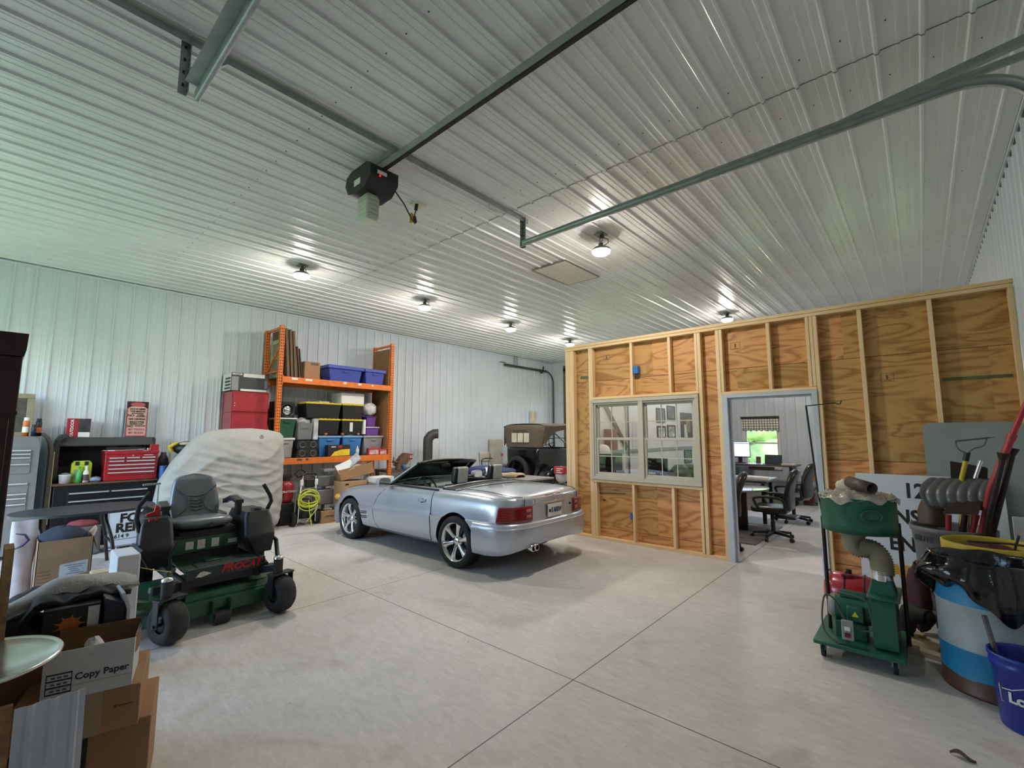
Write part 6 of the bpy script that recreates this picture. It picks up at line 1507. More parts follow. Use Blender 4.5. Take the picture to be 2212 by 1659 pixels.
MB().tube(hs, [.070+(.006 if i % 2 else -.004) for i in range(len(hs))], 22).build('ribbed_hose', M_hose, dc)
mo = MB().cyl((-.635, 4.60, .335), (-.42, 4.60, .335), .088, n=28); mo.cyl((-.42, 4.60, .335), (-.378, 4.60, .335), .10, n=28)
mo = mo.build('motor', M_dcg, dc, bev=.008)
MB().lathe([(0, -.03), (.07, -.028), (.092, 0), (.09, .02)], 26, 0, Matrix.Translation((-.635, 4.60, .335)) @ Matrix.Rotation(PI/2, 4, 'Y')).build('fan_cover', mat('grey green cover', '#7a857e', .4), mo, off=Vector(dc['_w']))
MB().cyl((-.58, 4.60, .435), (-.42, 4.60, .435), .035).build('capacitor_cover', M_dcg, mo, off=Vector(dc['_w']))
jb = MB().box((-.535, 4.47, .275), (-.43, 4.53, .385)).build('junction_box', M_dcg, mo, bev=.008, off=Vector(dc['_w']))
tr_ = MB().prism([(-.503, .315), (-.459, .315), (-.481, .355)], 'y', 4.466, 4.469).build('warning_triangle', mat('yellow warning', '#d9cf2c', .5), mo, off=Vector(dc['_w']))
MB().box((-.62, 4.52, .13), (-.42, 4.68, .25)).build('motor_foot', M_dcg, dc, bev=.005)
sw = MB().cbox((-.525, 4.385, .235), (.075, .04, .135), (-.12, 0, .05)).build('switch_box', mat('grey switch box', '#8d8f8d', .45), dc, bev=.005)
mb = MB().cbox((-.525, 4.362, .25), (.035, .006, .028), (-.12, 0, .05)); mb.build('switch_label', M_paper, sw, off=Vector(dc['_w'])); MB().cbox((-.525, 4.362, .205), (.034, .012, .03), (-.12, 0, .05)).build('toggle', mat('dark red toggle', '#5b2428', .4), sw, off=Vector(dc['_w']))
MB().tube(spline([(-.55, 4.44, .29), (-.60, 4.44, .42), (-.66, 4.42, .45), (-.685, 4.40, .30), (-.67, 4.38, .19), (-.60, 4.36, .142), (-.54, 4.36, .142), (-.52, 4.38, .17)], 5), .006, 6).build('power_cord', mat('grey green cord', '#4a524c', .6), dc)
MB().tube(spline([(-.60, 4.44, .42), (-.56, 4.43, .33), (-.52, 4.42, .28), (-.45, 4.42, .24), (-.38, 4.42, .27), (-.385, 4.42, .40), (-.42, 4.43, .47), (-.58, 4.46, .48)], 5), .006, 6).build('motor_cord', mat('grey green cord'), dc)
for x, z1 in ((-.672, 1.02), (-.185, 1.02)): MB().tube([(x, 4.66, .13), (x-.0, 4.66, z1)], .014, 8).build('stand_pole', mat('dark brown pole', '#2a1d1c', .4, .4), dc)
MB().lathe([(.235, .94), (.245, .935), (.247, 1.0), (.247, 1.195), (.252, 1.20), (.244, 1.205), (.238, 1.19), (.236, .95), (0, .945)], 48, 0, Matrix.Translation((-.43, 4.66, 0))).build('filter_ring', M_dcg, dc)
R = Matrix.Translation((-.33, 4.43, 1.085)) @ Euler((PI/2, 0, .35)).to_matrix().to_4x4()
MB().lathe([(.052, -.04), (.056, .02), (.048, .02), (.046, -.04)], 24, 0, R @ Matrix.Diagonal((1.25, .85, 1, 1))).build('inlet', M_dcg, dc)
MB().lathe([(0, 0), (.047, 0)], 24, 0, R @ Matrix.Diagonal((1.25, .85, 1, 1))).build('inlet_cap', M_dcg, dc)
MB().tube([(-.69, 4.75, .96), (-.685, 4.76, 1.02), (-.71, 4.78, 1.2), (-.765, 4.86, 1.955)], .008, 8).build('bag_rod', M_black, dc); MB().tube([(-.765, 4.86, 1.955), (-.55, 4.86, 1.972), (-.525, 4.86, 1.96), (-.51, 4.86, 1.962), (-.50, 4.86, 1.99)], .005, 6).build('rod_hook', M_black, dc)
def pb_(u, v):
    a = 2*PI*u; r = .262*v
    z = 1.205+.045*(1-v**2)+.014*math.sin(7*a+4*v*6)*v+.010*math.sin(13*a-8*v)*v+.008*math.sin(23*v+3*a)
    return (-.43+r*math.cos(a)*(1+.05*math.sin(5*a)*v), 4.66+r*math.sin(a)*(1+.04*math.sin(6*a)*v), z-(.02 if v > .97 else 0))
o = MB().grid(pb_, 70, 18, cu=True).build('plastic_bag', mat('crumpled clear plastic', '#a29c90', .22, var=.25, vs=22), None); tag(o, 'crumpled clear plastic bag lying on the green dust collector ring', 'bag')
o = MB().ball((-.50, 4.72, 1.27), (.07, .05, .06), 8, 0, None, .1, 4).build('cream_rag', mat('cream rag', '#cdc5ae', .9), None); tag(o, 'cream rag on the plastic bag behind the brown tube', 'rag')
bt_ = thing('duct_tube', 'short brown duct tube lying on the plastic bag', 'tube', (-.38, 4.58, 1.25), world=True)
d = (Vector((-.315, 4.50, 1.285))-Vector((-.47, 4.66, 1.315)))
R = Matrix.Translation((-.47, 4.66, 1.315)) @ d.to_track_quat('Z', 'Y').to_matrix().to_4x4()
MB().lathe([(.037, 0), (.045, 0), (.045, d.length), (.041, d.length), (.040, .02)], 24, 0, R).build('tube', mat('brown duct', '#4c423c', .5), bt_); MB().lathe([(0, .03), (.039, .03)], 20, 0, R).build('dark_bore', M_dark, bt_)
# air tank
at_ = thing('air_tank', 'red portable air tank with a black strap behind the dust collector', 'air tank', (-.63, 5.55, 0), world=True)
R = Matrix.Translation((-.83, 5.55, .20)) @ Matrix.Rotation(PI/2, 4, 'Y')
MB().lathe([(0, 0), (.09, .01), (.15, .05), (.175, .10), (.175, .34), (.15, .39), (.09, .43), (0, .44)], 30, 0, R).build('tank', mat('red tank paint', '#a3222e', .25, coat=.5), at_)
mb = MB()
for a in (-.65, -.50, -.78): mb.tube([(a, 5.55+.178*math.cos(q), .20+.178*math.sin(q)) for q in [PI*k/14 for k in range(15)]], .006, 6)
mb.build('strap', M_black, at_); MB().cyl((-.62, 5.55, .37), (-.62, 5.55, .41), .022).build('valve', M_dark, at_)
MB().tube([(-.52, 5.50, .36), (-.60, 5.47, .375), (-.67, 5.45, .37)], .014, 6).build('carry_handle', mat('brown red handle', '#6e2f30', .4), at_)
for x in (-.76, -.50): MB().box((x-.02, 5.46, 0), (x+.02, 5.64, .06)).build('foot', M_dark, at_)
o = MB().ball((-.12, 5.42, .30), (.085, .10, .28), 10, 0, None, .08, 4).build('maroon_bag', mat('maroon cloth', '#43222a', .8), None); tag(o, 'dark maroon bag between the dust collector and the black bagged drum', 'bag')
fx = thing('duct_hose', 'black duct hose end lying beside the black bagged drum', 'hose', (-.1, 5.0, 0), world=True)
hh = spline([(-.22, 5.2, .09), (-.19, 5.12, .22), (-.17, 5.02, .28), (-.12, 4.93, .285), (-.06, 4.88, .29)], 8)
MB().tube(hh, [.06+(.004 if i % 2 else -.003) for i in range(len(hh))], 18, cap=False).tube([(-.22, 5.2, .02), (-.22, 5.2, .09)], .05, 10).build('hose', M_rub, fx); MB().ball((-.07, 4.89, .29), .05, 10).build('dark_bore', M_dark, fx)
for i, (y, x, w, lab) in enumerate(((5.32, -.22, .08, 'pale board offcut on the floor behind the dust collector'), (5.12, -.12, .10, 'pale board offcut on the floor beside the bagged drum, farther one'), (4.92, -.10, .09, 'pale board offcut on the floor nearest the bagged drum'))):
    o = MB().cbox((x, y, .02), (.24, w, .04), (0, 0, -.35)).build('board_offcut', mat('pale offcut', '#b5a58c', .7), None, bev=.003); tag(o, lab, 'board', 'offcuts on the floor')
# signs and folding table against the partition
ws_ = thing('traffic_sign', 'large white sign with dark and yellow capitals leaning on the partition', 'sign', (-.1, 6.5, 0), world=True)
def lean(z): return 6.46+.10*z
MB().add([(-.605, lean(.10), .10), (.56, lean(.10), .10), (.56, lean(1.26), 1.26), (-.605, lean(1.26), 1.26), (-.605, lean(.10)+.02, .10), (.56, lean(.10)+.02, .10), (.56, lean(1.26)+.02, 1.26), (-.605, lean(1.26)+.02, 1.26)], [(0, 1, 2, 3), (7, 6, 5, 4), (0, 4, 5, 1), (1, 5, 6, 2), (2, 6, 7, 3), (3, 7, 4, 0)]).build('panel', mat('white sign face', '#cdd2da', .4, var=.03), ws_)
MB().box((-.58, 6.472, 0), (-.5, 6.5, .11)).box((.4, 6.472, 0), (.48, 6.5, .11)).build('foot', M_oldw, ws_)
RL = (PI/2-.0997, 0, 0)
def sgn(s, size, m, x, z, bold=.006, sx=.85): text(s, size, m, ws_, (x, lean(z)-.002, z), RL, 'lettering', bold, align='LEFT', sx=sx)
sgn('12', .215, M_navy, -.20, 1.09); sgn('INST', .205, M_blackp, -.335, .815, .006, .85); sgn('EN', .205, M_blackp, -.35, .535); sgn('SAFE', .17, mat('amber sign letters', '#c9952a', .5), -.42, .25, .010)
ft = thing('folding_table', 'pale grey folding table top leaning on the partition behind the white sign', 'folding table', (.38, 6.6, 0), world=True)
pts = []
for cx, cy, a0 in ((.70, 1.80, 0), (.07, 1.80, 90), (.07, .10, 180), (.70, .10, 270)):
    for i in range(7): a = math.radians(a0+15*i); pts.append((cx+.06*math.cos(a), cy+.06*math.sin(a)))
T = Matrix.Translation((0, 6.585, 0)) @ Matrix.Shear('XY', 4, (0, 0)) if False else Matrix.Translation((0, 6.60, 0))
MB().prism([(x, z-.04) for x, z in pts], 'y', 0, .045, 0, Matrix.Translation((0, 6.625, 0)) @ Matrix.Rotation(-.012, 4, 'X')).build('table_top', mat('pale grey plastic', '#8f9795', .5, var=.04), ft, bev=.012, seg=3)
mb = MB().tube([(.1, 6.685, .3), (.1, 6.685, 1.5), (.66, 6.685, 1.5), (.66, 6.685, .3)], .012, 8); mb.build('folded_leg', M_galv, ft)
o = MB().box((.575, 6.40, 0), (.66, 6.43, .93)).build('white_trim_board', mat('white trim board', '#c3c7cb', .5, var=.03), None, bev=.003); tag(o, 'narrow white board standing behind the steel tubes by the right wall', 'board')
# grey can of tools
gc = thing('trash_can', 'round grey trash can full of garden tools', 'trash can', (.14, 5.77, 0), world=True)
M_gcan = mat('grey can plastic', '#63666a', .5, var=.1)
MB().lathe([(0, .16), (.235, .16), (.245, .2), (.262, .72), (.275, .74), (.278, .82), (.292, .83), (.295, .875), (.283, .878), (.272, .86), (.25, .3), (0, .2)], 40, 0, Matrix.Translation((.14, 5.77, 0))).build('can', M_gcan, gc)
MB().lathe([(0, .06), (.22, .06), (.24, .09), (.24, .158), (0, .158)], 30, 0, Matrix.Translation((.14, 5.77, 0))).build('dolly', M_black, gc)
mb = MB()
for a in range(5): q = 2*PI*a/5; mb.cyl((.14+.19*math.cos(q)-.012, 5.77+.19*math.sin(q), .032), (.14+.19*math.cos(q)+.012, 5.77+.19*math.sin(q), .032), .032)
mb.build('caster', M_rub, gc)
text_on_cyl('BRUTE', .062, mat('dark raised print', '#2b2d30', .5), gc, .14, 5.77, .279, math.radians(-138), .772, .003)
M_steelt = mat('dull tool steel', '#6b6a6a', .4, .7, .25, 8); M_dkst = mat('dark rusty steel', '#3a3230', .55, .5, .3, 9); M_shov = mat('grey shovel plastic', '#5f6060', .35, .2, .1)
M_hred = mat('red tool handle', '#a3343a', .4); M_hwood = mat('worn wooden handle', '#8d6f4d', .6, var=.2)
# snow shovel
sn = thing('snow_shovel', 'ribbed grey snow shovel standing upside down in the trash can', 'shovel', (.15, 5.72, .25), world=True)
def sn_(u, v):
    x = .02+.42*u; w = 1-v
    top = 1.30+.014*u; a = v*1.75
    y = 5.72-.15*math.sin(a)+.01; z = top-.27*v+.03*math.sin(a*1.4)
    x2 = x-.075*math.sin(PI*v*.9)*(1-u*.6)
    rib = .012*abs(math.sin(PI*7*(u+.10*v)))
    return (x2, y-rib, z+rib*.5)
MB().grid(sn_, 64, 18).build('scoop', M_shov, sn, solid=.006); MB().tube([(.24, 5.74, 1.22), (.20, 5.76, .9), (.17, 5.77, .22)], .016, 8).build('handle', M_dkst, sn)
cs_ = thing('coal_shovel', 'flat dark coal shovel hanging over the trash can rim', 'shovel', (.22, 5.6, .25), world=True)
MB().loft([[(.085, 5.47, 1.02), (.30, 5.47, 1.035), (.30, 5.475, 1.04), (.085, 5.475, 1.026)], [(.13, 5.56, 1.10), (.335, 5.56, 1.125), (.335, 5.565, 1.132), (.13, 5.565, 1.108)], [(.15, 5.60, 1.135), (.36, 5.60, 1.17), (.36, 5.606, 1.178), (.15, 5.606, 1.143)]], smooth=False).build('blade', M_dkst, cs_); MB().tube([(.24, 5.60, 1.13), (.22, 5.68, .95), (.20, 5.72, .24)], .015, 8).build('handle', M_hwood, cs_)
sd = thing('spade', 'square dark spade blade raised behind the snow shovel', 'spade', (.27, 5.85, .25), world=True)
MB().prism([(.175, 1.455), (.165, 1.25), (.20, 1.20), (.36, 1.18), (.395, 1.23), (.412, 1.40), (.395, 1.41)], 'y', 5.84, 5.848).build('blade', M_dkst, sd, bev=.002); MB().tube([(.29, 5.845, 1.28), (.26, 5.84, 1.0), (.22, 5.82, .24)], .015, 8).build('handle', M_hwood, sd)
cu_ = thing('loop_hoe', 'wire loop weeding hoe with a yellow handle and black collar in the trash can', 'hoe', (.25, 5.72, .25), world=True)
MB().tube(spline([(.283, 5.70, 1.535), (.24, 5.70, 1.56), (.222, 5.70, 1.60), (.222, 5.70, 1.635)], 5), .006, 6).tube(spline([(.290, 5.70, 1.535), (.33, 5.70, 1.575), (.39, 5.70, 1.60), (.418, 5.70, 1.668)], 5), .006, 6).build('bow', M_steelt, cu_)
MB().prism([(.215, 1.628), (.43, 1.662), (.475, 1.678), (.43, 1.676), (.215, 1.644)], 'y', 5.69, 5.71).build('blade', M_steelt, cu_)
MB().cyl((.287, 5.70, 1.54), (.270, 5.70, 1.465), .022).build('collar', M_black, cu_); MB().tube([(.272, 5.70, 1.47), (.235, 5.705, 1.32), (.20, 5.74, .8), (.18, 5.76, .24)], .018, 10).build('handle', mat('yellow handle', '#c9b12a', .4), cu_)
o = MB().tube([(.368, 5.75, 1.47), (.32, 5.75, 1.32), (.26, 5.77, .8), (.23, 5.78, .24)], .016, 10).build('silver_pole', M_chrome, None); tag(o, 'slim silver pole end standing in the trash can beside the yellow hoe', 'pole')
rp = thing('telescopic_pole', 'red telescoping pole leaning out of the trash can to the upper right', 'pole', (.2, 5.6, .25), world=True)
MB().tube([(.20, 5.74, .24), (.39, 5.52, 1.25), (.545, 5.50, 1.68)], .026, 12).build('lower_tube', M_hred, rp); MB().tube([(.545, 5.50, 1.68), (.66, 5.49, 1.985)], .02, 10).build('upper_tube', mat('bright red tube', '#b52a38', .3), rp); MB().cyl((.535, 5.50, 1.655), (.553, 5.50, 1.70), .031).build('collar', M_hred, rp)
for (x0, x1, z1, lab, yy) in ((.34, .487, 1.545, 'dark steel tube with a flared end leaning in the trash can, nearer the red pole', 5.50), (.385, .551, 1.585, 'dark steel tube with a flared end leaning in the trash can, nearer the right wall', 5.56)):
    t = thing('flared_tube', lab, 'tube', (x0-.08, 5.68, .25), world=True, group='flared steel tubes')
    MB().tube([(x0-.10, 5.70, .24), (x0, yy, .92), (x1-.008, yy, z1-.04)], .021, 10).build('tube', M_dkst, t)
    MB().cyl((x1-.012, yy, z1-.055), (x1, yy, z1), .022, .040, 18).build('flare', M_dkst, t)
bs_ = thing('round_shovel', 'round brown shovel blade at the left of the trash can tools', 'shovel', (.05, 5.8, .25), world=True)
MB().grid(lambda u, v: (-.085+.20*u, 5.82-.05*math.sin(PI*u), .86+.28*v*(1-.55*abs(2*u-1)**2.5)), 16, 10).build('blade', mat('brown dusty steel', '#5b4a42', .5, .2, .2), bs_, solid=.005); MB().tube([(.015, 5.82, .95), (.06, 5.84, .6), (.08, 5.83, .24)], .015, 8).build('handle', M_hwood, bs_)
for i, (x0, z0, x1, z1, m, lab) in enumerate(((.10, .72, .122, 1.0, M_hred, 'short red tool handle nearest the round shovel in the trash can'), (.225, .72, .296, 1.02, M_hred, 'red tool handle in the middle of the trash can under the coal shovel'), (.30, .70, .392, 1.09, M_hwood, 'worn wooden handle beside the flared tubes in the trash can'), (.17, .72, .226, 1.01, M_dkst, 'dark steel tool shank between the two red handles'))):
    o = MB().tube([(x0-.03, 5.72, .25), (x0, 5.62, z0), (x1, 5.60, z1)], [.012, .018, .022], 10).build('hand_tool', m, None); tag(o, lab, 'tool handle')
# yellow bin
yb_ = thing('yellow_bin', 'round yellow bin with a wide rim band behind the bagged drum', 'bin', (.335, 5.17, 0), world=True)
M_yel = mat('yellow bin plastic', '#b9a62b', .45, var=.15)
MB().lathe([(0, 0), (.22, 0), (.235, .04), (.262, .73), (.285, .74), (.288, .865), (.276, .87), (.268, .855), (.255, .7), (.24, .05), (0, .03)], 40, 0, Matrix.Translation((.335, 5.17, 0))).build('bin', M_yel, yb_)
mb = MB().ball((.33, 5.17, .80), (.22, .22, .05), 10, 0, None, .1, 8); o = mb.build('bin_rubbish', mat('dark red rubbish', '#4a2022', .8, var=.5, vs=12), None); tag(o, 'dark red rubbish filling the yellow bin', 'rubbish', kind='stuff')
o = MB().tube([(.20, 5.05, .88), (.42, 4.98, .905), (.50, 4.98, .90)], .008, 6).tube([(.44, 4.99, .86), (.47, 4.98, .97)], .008, 6).build('wire_fork', M_dkst, None); tag(o, 'thin dark iron rod lying across the yellow bin rim', 'rod')
# drum with black bag
dm = thing('steel_drum', 'white and blue steel drum with a rusty foot lined with a black bag', 'drum', (.255, 4.60, 0), world=True)
def drum_mat():
    m = mat('painted drum', '#9fa9ab', .45, var=.12)
    nt = m.node_tree; n = nt.nodes; L = nt.links; b = n['Principled BSDF']; tc = [x for x in n if x.type == 'TEX_COORD'][0]; rp = [x for x in n if x.type == 'VALTORGB'][0]
    sp_ = n.new('ShaderNodeSeparateXYZ'); L.new(tc.outputs['Object'], sp_.inputs[0])
    nz = n.new('ShaderNodeTexNoise'); nz.inputs['Scale'].default_value = 5; nz.inputs['Detail'].default_value = 5; L.new(tc.outputs['Object'], nz.inputs[0])
    a = n.new('ShaderNodeMath'); a.operation = 'MULTIPLY_ADD'; L.new(nz.outputs[0], a.inputs[0]); a.inputs[1].default_value = .10; L.new(sp_.outputs['Z'], a.inputs[2])
    prev = rp.outputs[0]
    def band(src, lo, hi, col, prev):
        g = n.new('ShaderNodeMath'); g.operation = 'GREATER_THAN'; L.new(src, g.inputs[0]); g.inputs[1].default_value = lo
        l = n.new('ShaderNodeMath'); l.operation = 'LESS_THAN'; L.new(src, l.inputs[0]); l.inputs[1].default_value = hi
        q = n.new('ShaderNodeMath'); q.operation = 'MULTIPLY'; L.new(g.outputs[0], q.inputs[0]); L.new(l.outputs[0], q.inputs[1])
        mx = n.new('ShaderNodeMix'); mx.data_type = 'RGBA'; mx.inputs[7].default_value = lin(col); L.new(q.outputs[0], mx.inputs[0]); L.new(prev, mx.inputs[6]); return mx.outputs[2]
    prev = band(sp_.outputs['Z'], -1, .285, '#1f7fae', prev); prev = band(sp_.outputs['Z'], .57, 2, '#1f7fae', prev); prev = band(a.outputs[0], -1, .155, '#5a3a28', prev)
    L.new(prev, b.inputs['Base Color']); return m
MB().lathe([(0, .01), (.268, .01), (.272, 0), (.276, .012), (.270, .02), (.270, .27), (.277, .285), (.270, .30), (.270, .55), (.277, .565), (.270, .58), (.270, .80), (.276, .81), (.27, .82), (.262, .80), (.262, .1), (0, .08)], 56, 0, Matrix.Translation((.255, 4.60, 0))).build('drum', drum_mat(), dm)
text_on_cyl('', .02, M_paper, dm, .255, 4.6, .272, 0, .4)if False else None
def bg(u, v):
    a = 2*PI*u
    n1 = math.sin(9*a+1)*.5+math.sin(17*a+2)*.35+math.sin(29*a)*.25
    low_ = .60+.05*math.sin(2*a+.5)+.05*math.sin(3*a+2)+.02*math.sin(11*a)
    left = max(0, math.cos(a-math.radians(195)))**3
    if v < .35:   # inside
        t = v/.35; r = .20+.055*t; z = .55+.27*t
    elif v < .5:
        t = (v-.35)/.15; r = .255+.035*t+.02*left*t; z = .82+.035*math.sin(PI*t)+.02*left
    else:
        t = (v-.5)/.5; r = .290+.018*math.sin(PI*t*1.1)+.07*left*math.sin(PI*min(1, t*.9+.12)); z = .82+(low_-.82)*t
    k = min(1, max(0, (v-.3)/.3))
    return (.255+(r+.012*n1*k)*math.cos(a), 4.60+(r+.012*n1*k)*math.sin(a), z+.012*math.sin(7*a+9*v)*k)
o = MB().grid(bg, 110, 30, cu=True).build('bin_liner', mat('black bin liner', '#131315', .18, var=.2, bump=.5, bs=16, coat=.3), None); tag(o, 'wrinkled black bin liner hung over the rim of the white and blue drum', 'bin liner')
bb = thing('bucket', 'blue plastic bucket with white lettering beside the steel drum', 'bucket', (.36, 4.13, 0), world=True)
M_bbk = mat('blue bucket plastic', '#1c2f8e', .35, var=.06)
MB().lathe([(0, 0), (.130, 0), (.135, .01), (.150, .33), (.160, .335), (.162, .36), (.158, .365), (.160, .385), (.166, .39), (.166, .41), (.158, .412), (.152, .395), (.130, .03), (0, .015)], 44, 0, Matrix.Translation((.36, 4.13, 0))).build('pail', M_bbk, bb)
aa = math.radians(-117)
mb = MB()
def on(a, z, r=.1435): return (.36+r*math.cos(a), 4.13+r*math.sin(a), z)
oz = [(-.36, .15), (-.36, .245), (-.32, .225), (-.20, .235), (-.02, .275), (.2, .235), (.34, .225), (.36, .225), (.36, .15)]
mb.tube([on(aa+.46+x*2.9*(1-.12*abs(x)), z, .1365+.0455*z+.004) for x, z in oz], .0028, 5, closed=True); mb.build('logo_outline', M_paper, bb)
text_on_cyl("Lowe's", .075, M_paper, bb, .36, 4.13, .1465, aa+.46, .188, .003)
o = MB().tube([(.205, 4.16, .585), (.235, 4.15, .40), (.28, 4.14, .03)], .013, 12).build('steel_pipe', M_steelt, None); tag(o, 'short steel pipe standing in the blue bucket', 'pipe')
# dry leaf on the floor
def lf(u, v): return (.036+(u-.5)*.10, 3.53+(v-.5)*.05*(1-abs(2*u-1)**1.5)+.01*math.sin(6*u), .006+.012*abs(v-.5)*2+.008*math.sin(5*u))
o = MB().grid(lf, 10, 7).build('dry_leaf', mat('dry brown leaf', '#5d4f48', .8, var=.3, vs=30), None, solid=.001); tag(o, 'curled dry brown leaf on the concrete near the bucket', 'leaf')
# ================================================================ ANTIQUE CAR AND THE THINGS ROUND IT
M_tblk = mat('old black enamel', '#0d0d0f', .18, var=.1, coat=.5)
M_canvas = mat('brown grey canvas', '#5d5248', .85, var=.06, bump=.2, bs=60)
tc_ = thing('antique_car', 'black antique touring car with a brown canvas top at the far end', 'car', (-8.05, 9.45, 0), world=True)
cx = -8.05
def bodyring(y, w, zb, zt, k=.82):
    return [(cx-w*k, y, zb), (cx+w*k, y, zb), (cx+w*.95, y, zb+.2), (cx+w, y, zt-.08), (cx+w*.98, y, zt), (cx-w*.98, y, zt), (cx-w, y, zt-.08), (cx-w*.95, y, zb+.2)]
MB().loft([bodyring(9.42, .50, .62, 1.30, .8), bodyring(9.46, .58, .56, 1.355), bodyring(9.6, .635, .54, 1.365), bodyring(10.2, .65, .54, 1.33), bodyring(11.0, .62, .54, 1.30), bodyring(11.6, .52, .54, 1.29), bodyring(11.75, .40, .54, 1.22)], smooth=False).build('body_tub', M_tblk, tc_, bev=.03, seg=3)
MB().loft([[(cx+a*w, y, z) for a, z in ((-1, .62), (1, .62), (1, zz), (.7, zz+.1), (-.7, zz+.1), (-1, zz))] for y, w, zz in ((11.75, .36, 1.08), (12.55, .28, 1.05))], smooth=False).build('hood', M_tblk, tc_, bev=.01)
MB().box((cx-.29, 12.55, .55), (cx+.29, 12.62, 1.18)).build('radiator', M_tblk, tc_, bev=.01)
# folding top: rear curtain with three panes, roof
def curtain(u, v):
    # u across, v up
    t = -1+2*u; z = 1.355+.60*v; w = .635+.095*math.sin(PI*.5*v)
    x = cx+w*math.copysign(abs(t)**.9, t); y = 9.43-.03*v+.10*(abs(t)**6)+.16*max(0, v-.80)**1.5*4
    return (x, y, z-.05*abs(t)**6*v)
MB().grid(curtain, 40, 24).build('rear_curtain', M_canvas, tc_, solid=.006)
for k in range(3):
    a = cx-.335+k*.215
    MB().cbox((a+.09, 9.395, 1.615), (.185, .006, .25)).build('rear_pane', mat('bright rear pane', '#c5c2ad', .25, var=.12), tc_)
MB().cbox((cx-.04, 9.40, 1.79), (.5, .006, .06)).build('flap_strip', mat('darker canvas', '#4c4239', .85), tc_)
def roof(u, v):
    t = -1+2*u; y = 9.50+2.5*v
    return (cx+.735*t, y, 1.955+.035*(1-t*t)+.02*math.sin(PI*v)-.05*abs(t)**8-.012*math.sin(PI*4*v)*(abs(t)**2))
MB().grid(roof, 30, 20).build('canvas_roof', M_canvas, tc_, solid=.012)
for s in (-1, 1):
    MB().prism([(9.50, 1.40), (9.50, 1.93), (12.0, 1.95), (12.0, 1.82), (10.4, 1.83), (10.0, 1.77), (9.74, 1.64), (9.58, 1.48), (9.53, 1.40)], 'x', cx+s*.715-.006, cx+s*.715+.006).build('side_valance', M_canvas, tc_)
    mb = MB().tube([(cx+s*.70, 9.62, 1.92), (cx+s*.70, 10.9, 1.22)], .014, 6).tube([(cx+s*.70, 10.5, 1.93), (cx+s*.68, 10.55, 1.3)], .011, 6).tube([(cx+s*.69, 11.0, 1.93), (cx+s*.69, 11.45, 1.32)], .011, 6); mb.build('top_bow', M_tblk, tc_)
    # wheels and fenders
    for y in (9.72, 12.25):
        R = Matrix.Translation((cx+s*.76, y, .385)) @ Matrix.Rotation(PI/2, 4, 'Y')
        w = bpy.data.objects.new('wheel', None); COL.objects.link(w); w.parent = tc_
        off = Vector(tc_['_w'])
        MB().lathe([(.30, -.045), (.335, -.05), (.375, -.035), (.385, 0), (.375, .035), (.335, .05), (.30, .045)], 36, 0, R).build('tyre', M_tyre, w, off=off)
        mb = MB().lathe([(0, -.05), (.06, -.05), (.06, .05), (0, .06)], 18, 0, R)
        for k in range(12): a = 2*PI*k/12; mb.tube([tuple(R @ Vector((.05*math.cos(a), .05*math.sin(a), 0))), tuple(R @ Vector((.305*math.cos(a), .305*math.sin(a), 0)))], .015, 6)
        mb.build('spoked_wheel', M_tblk, w, off=off)
        mb = MB(); n = 14; pr = []
        for k in range(n+1):
            a = math.radians(195-195*k/n) if y < 10 else math.radians(-15+195*k/n)
            pr.append((y+.46*math.cos(a), .42+.46*math.sin(a)))
        mb.grid(lambda u, v: (cx+s*(.62+.34*v), pr[min(n, int(round(u*n)))][0], pr[min(n, int(round(u*n)))][1]-.03*(2*v-1)**2), n+1, 7)
        mb.build('fender', M_tblk, tc_, solid=.012)
    MB().box((cx+s*.8-.14, 10.15, .38), (cx+s*.8+.14, 11.8, .41)).build('running_board', M_tblk, tc_)
R = Matrix.Translation((cx-.03, 9.27, .74)) @ Matrix.Rotation(PI/2, 4, 'X')
MB().lathe([(.29, -.05), (.33, -.06), (.375, -.04), (.388, 0), (.375, .04), (.33, .06), (.29, .05)], 40, 0, R).build('spare_tyre', M_tyre, tc_); MB().lathe([(.25, -.02), (.295, -.03), (.295, .03), (.25, .02)], 36, 0, R).build('spare_rim', M_tblk, tc_)
MB().box((cx-.06, 9.28, .62), (cx+.06, 9.45, .78)).build('spare_carrier', M_tblk, tc_)
mb = MB(); 
for a, b in (((cx-.5, 11.55, 1.30), (cx-.48, 11.57, 1.90)), ((cx+.48, 11.55, 1.30), (cx+.5, 11.57, 1.90)), ((cx-.5, 11.55, 1.88), (cx+.5, 11.57, 1.90)), ((cx-.5, 11.55, 1.58), (cx+.5, 11.57, 1.60)), ((cx-.5, 11.55, 1.29), (cx+.5, 11.57, 1.32))): mb.box(a, b)
mb.build('windscreen_frame', M_tblk, tc_)
T = Matrix.Translation((cx-.25, 10.95, 1.42)) @ Euler((math.radians(55), 0, 0)).to_matrix().to_4x4()
mb = MB().tube([tuple(T @ Vector(p)) for p in arc((0, 0), .20, 0, 2*PI, 28)[:-1]], .014, 6, closed=True)
for a in (20, 110, 200, 290): mb.tube([tuple(T @ Vector((0, 0, 0))), tuple(T @ Vector((.2*math.cos(math.radians(a)), .2*math.sin(math.radians(a)), 0)))], .009, 6)
mb.tube([tuple(T @ Vector((0, 0, 0))), (cx-.25, 11.5, 1.0)], .02, 6); mb.build('steering_wheel', M_tblk, tc_)
for y in (10.0, 10.9): MB().box((cx-.52, y, .7), (cx+.52, y+.14, 1.33)).build('seat_back', mat('old black leather', '#161517', .5), tc_, bev=.03)
mb = MB().ball((cx-.70, 9.40, 1.14), (.03, .03, .04), 8); mb.build('tail_lamp', M_redp, tc_)
MB().box((cx-.3, 9.7, .30), (cx+.3, 12.4, .55)).build('chassis', M_tblk, tc_)
